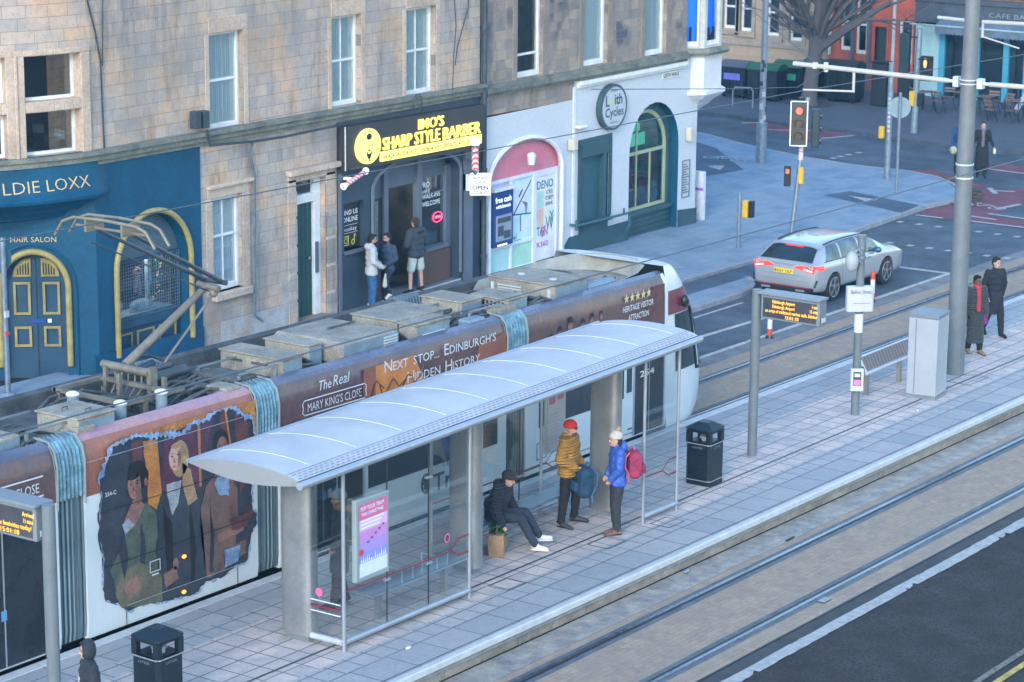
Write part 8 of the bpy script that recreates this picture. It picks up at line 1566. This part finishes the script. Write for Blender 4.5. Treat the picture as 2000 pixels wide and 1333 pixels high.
# 3 seated man
person('person', (31.95, 22.18, Z3(31.95)), -1.36, 'man in black puffer jacket and dark beanie sitting on the bench with legs stretched out', dict(pel=(.0, 0, .56), che=(.06, 0, .85), nek=(.13, 0, 1.04), hed=(.22, 0, 1.15), shl=(.11, .19, .99), shr=(.11, -.19, .99), ell=(.10, .30, .74), wrl=(.24, .26, .56), elr=(.12, -.32, .74), wrr=(.26, -.34, .52), hil=(.03, .10, .54), hir=(.03, -.10, .54), knl=(.42, .22, .57), knr=(.42, .02, .54), anl=(.60, .36, .17), anr=(.64, .10, .10), tol=(.72, .42, .15), tor=(.77, .13, .06)), top=quilt('black_puffer', (.030, .036, .050), 6), puff=.028, hem=.84, bottoms=navy, shoes=white_sh, hair=hairb, hat=(cloth('charcoal_knit', (.035, .030, .035)),), hood='down', look=.05)
# 4 woman with the fur hood in the shelter
def fur(T, J, hp, f, l, u): remesh('fur_trim', MB().tube([J['nek'] + u * .04 + l * .16 * math.cos(a) + f * (.02 - .10) + u * .03 + f * .13 * math.sin(a) for a in [2 * PI * i / 16 for i in range(17)]], .055, 8), cloth('tan_fur', (.30, .20, .10), .5), T, .014, 1, .035)
person('person', (28.22, 22.30, Z3(28.2)), 2.2, 'woman in grey beanie and long dark fur hooded parka inside the near glazed bay', dict(ell=(.0, .24, 1.16), wrl=(.10, .20, .95), knl=(.05, .08, .5), anl=(.10, .09, .09), tol=(.24, .12, .035), anr=(-.06, -.1, .09), tor=(.08, -.12, .035)), top=cloth('slate_parka', (.050, .055, .068)), hem=.62, puff=.015, coat_flare=.01, bottoms=cloth('brown_legging', (.055, .045, .045)), shoes=cloth('dark_boots', (.03, .03, .035)), hat=(cloth('grey_knit', (.26, .28, .31)),), hair=hairb, hood='down', extra=fur, look=.3)
# 5 6 couple walking at the far end
person('person', (49.75, 22.25, Z3(49.75)), -2.2, 'woman in long olive quilted coat with bright red scarf walking past the mast', dict(knl=(.08, .07, .5), anl=(.12, .08, .10), tol=(.26, .1, .05), anr=(-.14, -.08, .10), tor=(.0, -.1, .035)), skin=SKIN_D, top=quilt('olive_long_puffer', (.055, .065, .062), 5), hem=.34, puff=.01, coat_flare=.01, bottoms=blackc, shoes=mat('tan_boot', (.28, .17, .08), .6, var=.3), hair=cloth('black_curls', (.008, .007, .007)), scarf=cloth('red_scarf', (.42, .04, .07)), sc=.97, look=.1, extra=lambda T, J, hp, f, l, u: (remesh('fur_trim', MB().sph(J['nek'] - f * .07 + u * .03, (.12, .15, .07), 12, 8), cloth('grey_fur', (.22, .21, .20), .4), T, .014, 1, .03), obj('shoulder_bag', MB().box(-.18, .05, .18, .30, .62, .98), cloth('purple_bag', (.20, .03, .28)), T, world=False, bevel=.04), obj('bag_strap', MB().tube([(-.05, .22, .95), (-.02, .18, 1.42)], .02, 6), MATS['purple_bag'], T, world=False)))
person('person', (51.7, 22.70, Z3(51.7)), -2.25, 'dark haired man in long black overcoat striding along the platform', dict(knl=(.16, .09, .5), anl=(.20, .10, .10), tol=(.34, .12, .05), knr=(-.06, -.09, .5), anr=(-.26, -.10, .14), tor=(-.12, -.12, .05), wrl=(-.06, .22, .88), wrr=(.12, -.22, .9)), top=cloth('black_overcoat', (.014, .018, .028)), hem=.58, coat_flare=.01, bottoms=blackc, shoes=blackc, hair=cloth('dark_brown_hair', (.02, .015, .012)), look=.3)
# 7 8 9 outside the barber
person('person', (45.85, 35.30, Z3(45.85, .1)), -.75, 'bearded man in pale grey hooded jacket and blue jeans outside the barber', dict(ell=(.0, .24, 1.16), wrl=(.22, .14, 1.02), elr=(.0, -.24, 1.16), wrr=(.22, -.14, 1.0), hdr=(.30, -.10, 1.0)), skin=SKIN_M, top=cloth('pale_grey_jacket', (.42, .43, .45), .1), hem=.82, puff=.012, bottoms=jean, shoes=white_sh, hair=hairk, beard=hairk, hood='down', look=-.1)
person('person', (46.55, 35.36, Z3(46.6, .1)), 3.05, 'man in navy tracksuit leaning on the barber wall with one knee bent', dict(knl=(.24, .08, .62), anl=(.02, .08, .30), tol=(.14, .1, .22), pel=(.02, 0, .90), wrl=(.2, .1, 1.0), wrr=(.18, -.12, .98)), skin=SKIN_M, top=cloth('navy_track_top', (.030, .055, .095)), hem=.84, bottoms=navy, shoes=white_sh, hair=hairk, beard=hairk, look=-.2, sc=.96)
person('person', (47.82, 35.5, Z3(47.8, .08) + .08), 1.45, 'man in dark hooded jacket and pale green shorts facing into the barber doorway', dict(ell=(.0, .30, 1.16), wrl=(.16, .20, 1.0), elr=(.0, -.30, 1.16), wrr=(.16, -.2, 1.0), knl=(.02, .17, .5), anl=(-.04, .23, .09), tol=(.10, .26, .035), knr=(.02, -.17, .5), anr=(.02, -.21, .09), tor=(.16, -.25, .035)), top=cloth('dark_slate_hoodie', (.032, .046, .062)), hem=.86, puff=.03, bottoms=cloth('sage_shorts', (.40, .46, .42), .1), shorts=True, shoes=blackc, hair=hairb, hood='down', sc=1.02)
person('person', (48.15, 36.8, -.90), -1.6, 'barber in black seen dimly inside the open shop doorway', dict(wrl=(.2, .1, 1.2), wrr=(.2, -.2, 1.1)), top=blackc, bottoms=blackc, shoes=blackc, hair=hairk, hem=.86)
# 10 11 crossing
person('person', (74.45, 33.35, G(74.45)), -2.6, 'person in long black swinging coat and grey scarf crossing the side street', dict(knl=(.08, .08, .5), anl=(.12, .09, .10), tol=(.24, .1, .05), anr=(-.12, -.10, .12), tor=(.0, -.12, .05), wrl=(.02, .34, .98), wrr=(.02, -.32, .95)), top=cloth('black_long_coat', (.010, .014, .020)), hem=.34, coat_flare=.045, bottoms=blackc, shoes=blackc, hair=hairb, scarf=cloth('grey_scarf', (.12, .13, .16)), extra=lambda T, J, hp, f, l, u: obj('white_packet', MB().box(-.04, .06, .34, .42, .74, .90), white_sh, T, world=False, bevel=.01))
person('person', (74.5, 34.12, G(74.5)), -2.6, 'person in navy jacket with bright blue sleeves half hidden behind the mast', dict(), top=cloth('navy_blue_jacket', (.018, .06, .17), .4), bottoms=blackc, shoes=blackc, hair=hairb, extra=lambda T, J, hp, f, l, u: obj('flower_bunch', MB().sph((.16, -.22, .78), (.12, .12, .14), 10, 8), mat('bouquet', (.30, .30, .22), .8, var=.9, scale=22, var2=(.05, .12, .06)), T, world=False, smooth=True))
# 12 hooded person cut by the bottom edge
person('person', (21.50, 20.84, Z3(21.5)), 2.55, 'person with dark hood up cut by the bottom edge of the photo', dict(), top=cloth('black_hooded_coat', (.018, .024, .036)), hem=.7, puff=.01, bottoms=blackc, shoes=blackc, hood='up', hair=hairk, sc=.93, extra=lambda T, J, hp, f, l, u: obj('coat_stripe', MB().box(.128, .134, -.10, -.085, 1.14, 1.25).box(.128, .134, -.075, -.06, 1.14, 1.25).box(.128, .134, -.05, -.035, 1.14, 1.25), white_sh, T, world=False))
# things people carry
def rucksack(loc, rz, col, name_m, label, s=1.0, tilt=0):
    T = thing('rucksack', label, 'rucksack', loc, rz); m = cloth(name_m, col, .3); T.scale = (s, s, s); T.rotation_euler = (0, tilt, rz)
    t = MB(); cap(t, (0, -.07, .12), (0, .07, .12), .10); cap(t, (0, -.065, .34), (0, .065, .34), .085); t.box(-.09, .09, -.13, .13, .10, .36); remesh('bag_body', t, m, T, .013, 3, .012)
    t = MB(); cap(t, (-.10, -.04, .15), (-.10, .04, .15), .06); t.box(-.15, -.09, -.09, .09, .10, .22); remesh('front_pocket', t, m, T, .012, 2, .01)
    mb = MB()
    for s2 in (-1, 1): mb.tube([(.08, s2 * .07, .40), (.14, s2 * .09, .34), (.15, s2 * .09, .2), (.09, s2 * .10, .08), (.10, s2 * .12, -.02)], .014, 6)
    mb.tube([(0, -.03, .42), (.02, 0, .47), (0, .03, .42)], .012, 6); obj('strap', mb, mat(name_m + '_strap', tuple(min(1, c * 1.5 + .03) for c in col), .7, var=.2), T, world=False)
    return T
rucksack((33.70, 21.72, Z3(33.8) + .50), -.6, (.014, .055, .12), 'navy_nylon', 'navy blue rucksack held in the hand of the man in the red hat', 1.3, .12)
rucksack((33.90, 20.86, Z3(33.7) + .93), 2.35, (.30, .03, .085), 'pink_nylon', 'pink and red rucksack on the back of the woman in blue', 1.15)
BG = thing('paper_bag', 'brown paper carrier bag with green leaves poking out by the seated man', 'bag', (31.72, 21.98, Z3(31.75)), .5); BG.scale = (1.25, 1.25, 1.0)
kraft = mat('kraft_paper', (.36, .22, .13), .85, var=.2, scale=5, bump=.3, bscale=9); mb = MB(); mb.loft([[(-.15, -.09, 0), (.15, -.09, 0), (.15, .09, 0), (-.15, .09, 0)], [(-.17, -.10, .18), (.16, -.11, .18), (.17, .10, .18), (-.15, .11, .18)], [(-.18, -.09, .36), (.17, -.10, .36), (.18, .09, .36), (-.16, .10, .36)]]); obj('bag', mb, kraft, BG, world=False, bevel=.01)
mb = MB(); mb.loft([[(.16, -.07, 0), (.30, -.07, 0), (.30, .11, 0), (.16, .11, 0)], [(.16, -.08, .34), (.32, -.08, .34), (.32, .11, .34), (.16, .11, .34)]]); obj('bag', mb, mat('kraft_green', (.22, .21, .12), .85, var=.3), BG, world=False, bevel=.01)
mb = MB(); text(mb, 'FOOD', (-.13, -.115, .15), (1, 0, 0), (0, 0, 1), .10, .22); obj('bag_lettering', mb, mat('bag_print', (.55, .50, .44), .8), BG, world=False)
mb = MB(); rr = random.Random(4)
for i in range(150):
    a, r, z = rr.random() * 6.3, rr.random() * .16, .32 + rr.random() * .20; c = V(.03 + r * math.cos(a) * 1.2, r * math.sin(a) * .7, z); d = V(rr.gauss(0, 1), rr.gauss(0, 1), rr.gauss(.5, 1)).normalized() * .05; n = d.orthogonal().normalized() * .018; mb.add([c - d, c + n, c + d, c - n], [(0, 1, 2, 3)])
obj('leaves', mb, mat('herb_green', (.03, .12, .045), .7, var=.5, scale=12), BG, world=False); obj('bag_handle', MB().tube([(-.06, 0, .36), (-.05, 0, .48), (.05, 0, .48), (.06, 0, .36)], .008, 5), kraft, BG, world=False)
mb = MB(); cap(mb, (46.22, 35.20, G(46.2) + .62), (46.22, 35.18, G(46.2) + .88), .06, .02); TT = single('tote_bag', mb, cloth('cream_tote', (.45, .45, .36), .1), 'small cream bag hanging between the two men outside the barber', 'bag', smooth=True)
# litter on the ground
for x, y, h, m, lab, s in ((27.3, 20.4, .305, 'white_trainer', 'small white scrap of litter on the platform slabs', .05), (33.5, 19.62, .02, 'seat_steel', 'crushed pale drink can against the platform kerb', .06), (44.3, 20.9, .305, 'white_trainer', 'tiny white scrap of paper beyond the cabinet', .04)):
    single('litter', MB().sph((x, y, G(x) + h + .02), (s * 1.3, s * .6, s * .5), 8, 6), MATS[m], lab, 'litter', smooth=True)
single('litter', MB().box(36.0, 36.25, 19.2, 19.23, G(36) + .008, G(36) + .03), MATS['black_trim'], 'thin dark stick lying between kerb and rail', 'litter')
# ================================================================ TREE, COMMUNAL BINS, CAFE FURNITURE
bark = mat('bark', (.060, .052, .055), .9, var=.4, scale=4, bump=.9, bscale=12, var2=(.085, .085, .095)); rt_ = random.Random(17)
tx0, ty0 = 85.8, 45.5; tz = G(tx0) + .1
TREE = thing('bare_tree', 'bare winter street tree with thick forking limbs beside the communal bins', 'tree', (tx0, ty0, tz))
tr = MB(); cr = MB()
tr.tube([(tx0, ty0, tz - .05), (tx0 + .02, ty0, tz + .2), (tx0 + .05, ty0 - .05, tz + 1.0), (tx0 + .1, ty0 - .15, tz + 1.9), (tx0 + .1, ty0 - .25, tz + 2.6)], [.42, .31, .27, .27, .34], 12); tr.tube([(tx0 + .1, ty0 - .25, tz + 2.5), (tx0 + .1, ty0 - .3, tz + 3.6), (tx0 + .1, ty0 - .3, tz + 6)], [.32, .22, .15], 10)
def branch(p, d, L_, r, depth, mb):
    pts = [p]; rs = [r]; q = p.copy(); dd = d.copy(); n = 5
    for i in range(n): dd = (dd + V(rt_.gauss(0, .10), rt_.gauss(0, .10), rt_.gauss(.02, .08))).normalized(); q = q + dd * L_ / n; pts.append(q.copy()); rs.append(r * (1 - .55 * (i + 1) / n))
    mb.tube(pts, rs, 6 if r > .05 else 4)
    if depth > 0:
        for k in range(rt_.choice((3, 4))):
            i = rt_.randint(1, n); nd = (dd + V(rt_.gauss(0, .5), rt_.gauss(0, .5), rt_.gauss(.12, .3))).normalized(); branch(pts[i], nd, L_ * rt_.uniform(.5, .75), rs[i] * .62, depth - 1, mb)
for ang, up__, L_, r in ((1.35, .75, 3.2, .17), (1.55, 1.3, 3.0, .16), (1.9, 2.2, 2.8, .14), (-1.3, .75, 3.4, .19), (-1.5, 1.3, 3.0, .16), (-1.8, 2.4, 2.8, .15), (3.0, .9, 2.6, .14), (.2, 1.1, 2.6, .14), (-1.1, .55, 3.0, .12), (1.75, .6, 3.0, .13), (-2.2, .9, 2.8, .13), (2.4, 1.4, 2.6, .12)):
    zz = 1.75 + rt_.random() * .8; branch(V(tx0 + .1, ty0 - .25, tz + zz), V(math.cos(ang), math.sin(ang), up__).normalized(), L_, r, 4, cr)
for k in range(8): a = rt_.random() * 6.3; branch(V(tx0 + .1, ty0 - .3, tz + 3.6 + k * .2), V(math.cos(a), math.sin(a), 1.3).normalized(), 2.6, .11, 3, cr)
obj('trunk', tr, bark, TREE, smooth=True); obj('crown', cr, bark, TREE)
obj('tree_grate', MB().poly([(tx0 + .9 * math.cos(a), ty0 + .9 * math.sin(a), tz + .01) for a in [2 * PI * i / 16 for i in range(16)]]), mat('soil', (.05, .052, .06), .9), TREE)
def comm_bin(x, y, rz, w_, body_c, lid_c, label, h=1.35, panel=None):
    z = G(x) + .1; T = thing('communal_bin', label, 'communal bin', (x, y, z), rz, 'communal bins by the tree'); m = mat('bin_%s' % body_c[0], body_c[1], .5, var=.2, scale=3, bump=.2); ml = mat('binlid_%s' % lid_c[0], lid_c[1], .5, var=.15)
    mb = MB(); rings = [[(sx * .45 * k, sy * w_ / 2 * (1 - .04 * (1 - k)), zz) for sx, sy in ((-1, -1), (1, -1), (1, 1), (-1, 1))] for k, zz in ((.86, .12), (1.0, h * .8), (1.05, h * .82), (1.05, h * .88))]; mb.loft(rings)
    for i in range(4): yy = -w_ / 2 * .8 + w_ * .8 / 3 * i; mb.box(-.47, -.43, yy - .03, yy + .03, .2, h * .8)
    obj('body', mb, m, T, world=False, bevel=.015)
    mb = MB(); n = 8; mb.loft([[(-.50 + 1.0 * i / n, s * w_ / 2 * 1.05, h * .88 + .22 * math.sin(PI * i / n) + (.0)) for i in range(n + 1)] for s in (-1, 1)]); obj('lid', mb, ml, T, world=False, smooth=True)
    for sx in (-.3, .3):
        for sy in (-1, 1): obj('wheel', MB().cyl((sx, sy * w_ * .38 - .03, .09), (sx, sy * w_ * .38 + .03, .09), .09, n=10), tyre, T, world=False)
    if panel: obj('panel', MB().box(-.485, -.475, -w_ * .32, w_ * .32, h * .52, h * .70), mat('binpanel_%s' % panel[0], panel[1], .5), T, world=False)
    return T
bk = ('black', (.014, .022, .032)); gn = ('green', (.012, .09, .05)); gy = ('grey', (.07, .08, .11))
comm_bin(86.0, 48.65, 0, 1.1, bk, gy, 'grey lidded communal bin with a purple panel at the left of the row', panel=('purple', (.13, .13, .5)))
comm_bin(85.9, 47.35, .05, 1.25, bk, gn, 'green lidded communal bin just right of the purple panel bin', panel=None); comm_bin(87.4, 47.1, .05, 1.2, gy if False else bk, gn, 'green lidded communal bin half hidden by the lamp column and bin row', panel=('mint', (.03, .30, .17)))
comm_bin(88.6, 46.5, -.05, 1.2, bk, gn, 'green lidded communal bin directly behind the tree trunk'); comm_bin(87.6, 44.95, 0, 1.25, bk, bk, 'all dark communal bin immediately right of the tree', h=1.55)
def street_box(x, y, w_, h, label):
    z = G(x) + .1; T = thing('street_cabinet', label, 'cabinet', (x, y, z), 0, 'dark street cabinets'); obj('body', MB().box(-.22, .22, -w_ / 2, w_ / 2, 0, h), MATS['bin_black'], T, world=False, bevel=.03); obj('cap', MB().box(-.25, .25, -w_ / 2 - .03, w_ / 2 + .03, h, h + .06), MATS['bin_black'], T, world=False, bevel=.02); return T
street_box(87.4, 43.35, .62, 1.62, 'tall dark street cabinet in front of the red building door'); street_box(87.8, 42.5, .55, 1.15, 'shorter dark bin shaped cabinet behind the blue grey crossing post')
def hoop(x, y, rz, label): 
    z = G(x) + .1; T = thing('cycle_stand', label, 'cycle stand', (x, y, z), rz, 'cycle stands'); obj('hoop', MB().tube([(0, -.38, 0), (0, -.38, .62), (0, -.30, .74), (0, .30, .74), (0, .38, .62), (0, .38, 0)], .03, 8), galv, T, world=False, smooth=True)
hoop(83.3, 46.9, .25, 'steel hoop cycle stand in front of the green lidded bins'); hoop(84.3, 49.6, .25, 'steel hoop cycle stand below the bin with the purple panel')
# folding cafe chairs and tables
slat = mat('pale_slat', (.16, .11, .10), .7, var=.3, scale=4); frm_m = mat('dark_chair_frame', (.018, .035, .045), .5, var=.1)
def cafe_chair(x, y, rz, label):
    T = thing('folding_chair', label, 'chair', (x, y, G(x) + .1), rz, 'folding cafe chairs'); mb = MB()
    for s in (-.2, .2): mb.cyl((-.22, s, 0), (.20, s, .84), .016, n=6); mb.cyl((.24, s, 0), (-.18, s, .46), .016, n=6)
    mb.cyl((-.2, -.2, .46), (-.2, .2, .46), .014, n=6); obj('frame', mb, frm_m, T, world=False)
    mb = MB()
    for i in range(5): mb.box(-.20 + i * .075, -.145 + i * .075, -.2, .2, .45, .467)
    obj('seat', mb, slat, T, world=False); mb = MB(); mb.obox(Matrix.Translation((.16, 0, .76)) @ Matrix.Rotation(.46, 4, 'Y'), .018, .42, .07); mb.obox(Matrix.Translation((.11, 0, .66)) @ Matrix.Rotation(.46, 4, 'Y'), .018, .42, .06); obj('backrest', mb, slat, T, world=False); return T
def cafe_table(x, y, rz, label):
    T = thing('folding_table', label, 'table', (x, y, G(x) + .1), rz, 'folding cafe tables'); mb = MB()
    for s in (-.24, .24): mb.cyl((-.24, s, 0), (.24, s, .70), .016, n=6); mb.cyl((.24, s, 0), (-.24, s, .70), .016, n=6)
    obj('frame', mb, frm_m, T, world=False); mb = MB()
    for i in range(7): mb.box(-.28 + i * .082, -.21 + i * .082, -.30, .30, .70, .72)
    obj('tabletop', mb, slat, T, world=False); return T
ch_ = cafe_chair(87.6, 42.0, 2.8, 'folding cafe chair at the left end of the pavement seating'); tb_ = cafe_table(87.3, 41.4, .1, 'folding slatted cafe table left of the mast')
spots = [(88.3, 41.0, .2, 'folding cafe chair tucked behind the leftmost table'), (87.0, 40.8, 3.0, 'folding cafe chair just left of the tall mast'), (88.5, 39.3, .2, 'folding cafe chair with pale slatted back right beside the mast'), (88.2, 38.6, -.3, 'folding cafe chair second to the right of the mast'), (87.0, 38.8, 2.9, 'dark framed cafe chair nearest the road right of the mast'), (86.3, 37.6, 2.6, 'dark framed cafe chair closest to the crossing people'), (87.9, 37.6, .3, 'folding cafe chair in the middle of the right group'), (86.6, 36.9, 3.3, 'folding cafe chair cut by the right edge of the photo'), (88.3, 36.9, -.2, 'folding cafe chair near the right edge against the cafe wall'), (86.0, 38.3, 3.0, 'empty cafe chair pulled out towards the kerb')]
for x, y, rz, lab in spots: dup(ch_, (x, y, G(x) + .1), rz, lab)
for x, y, rz, lab in ((87.6, 39.2, .1, 'folding cafe table directly right of the mast'), (87.2, 38.0, .3, 'folding cafe table in the middle of the right group'), (86.9, 37.2, -.1, 'folding cafe table near the right edge of the photo'), (88.2, 40.3, .1, 'folding cafe table half hidden behind the mast')): dup(tb_, (x, y, G(x) + .1), rz, lab)
SB = thing('sandwich_board', 'pale leaning board beside the cafe door behind the tables', 'board', (89.6, 38.6, G(89.6) + .1), .3); obj('panel', MB().obox(Matrix.Translation((0, 0, .5)) @ Matrix.Rotation(.5, 4, 'X'), .05, .18, 1.3), mat('board_pale_blue', (.30, .40, .48), .6), SB, world=False); obj('leg', MB().obox(Matrix.Translation((0, .2, .4)), .04, .05, .9), frm_m, SB, world=False)
# ================================================================ AIR
mb = MB(); mb.box(-6, 130, -8, 80, -6, 30); hz = obj('haze', mb, None, None); hz.data.materials.clear(); hm = bpy.data.materials.new('haze_air'); hm.use_nodes = True; t = hm.node_tree; t.nodes.clear(); o_ = t.nodes.new('ShaderNodeOutputMaterial'); pv = t.nodes.new('ShaderNodeVolumePrincipled'); t.links.new(pv.outputs[0], o_.inputs['Volume']); pv.inputs['Color'].default_value = (.22, .62, 1, 1); pv.inputs['Density'].default_value = .0005; pv.inputs['Anisotropy'].default_value = .1; hz.data.materials.append(hm); tag(hz, None, None, kind='stuff')
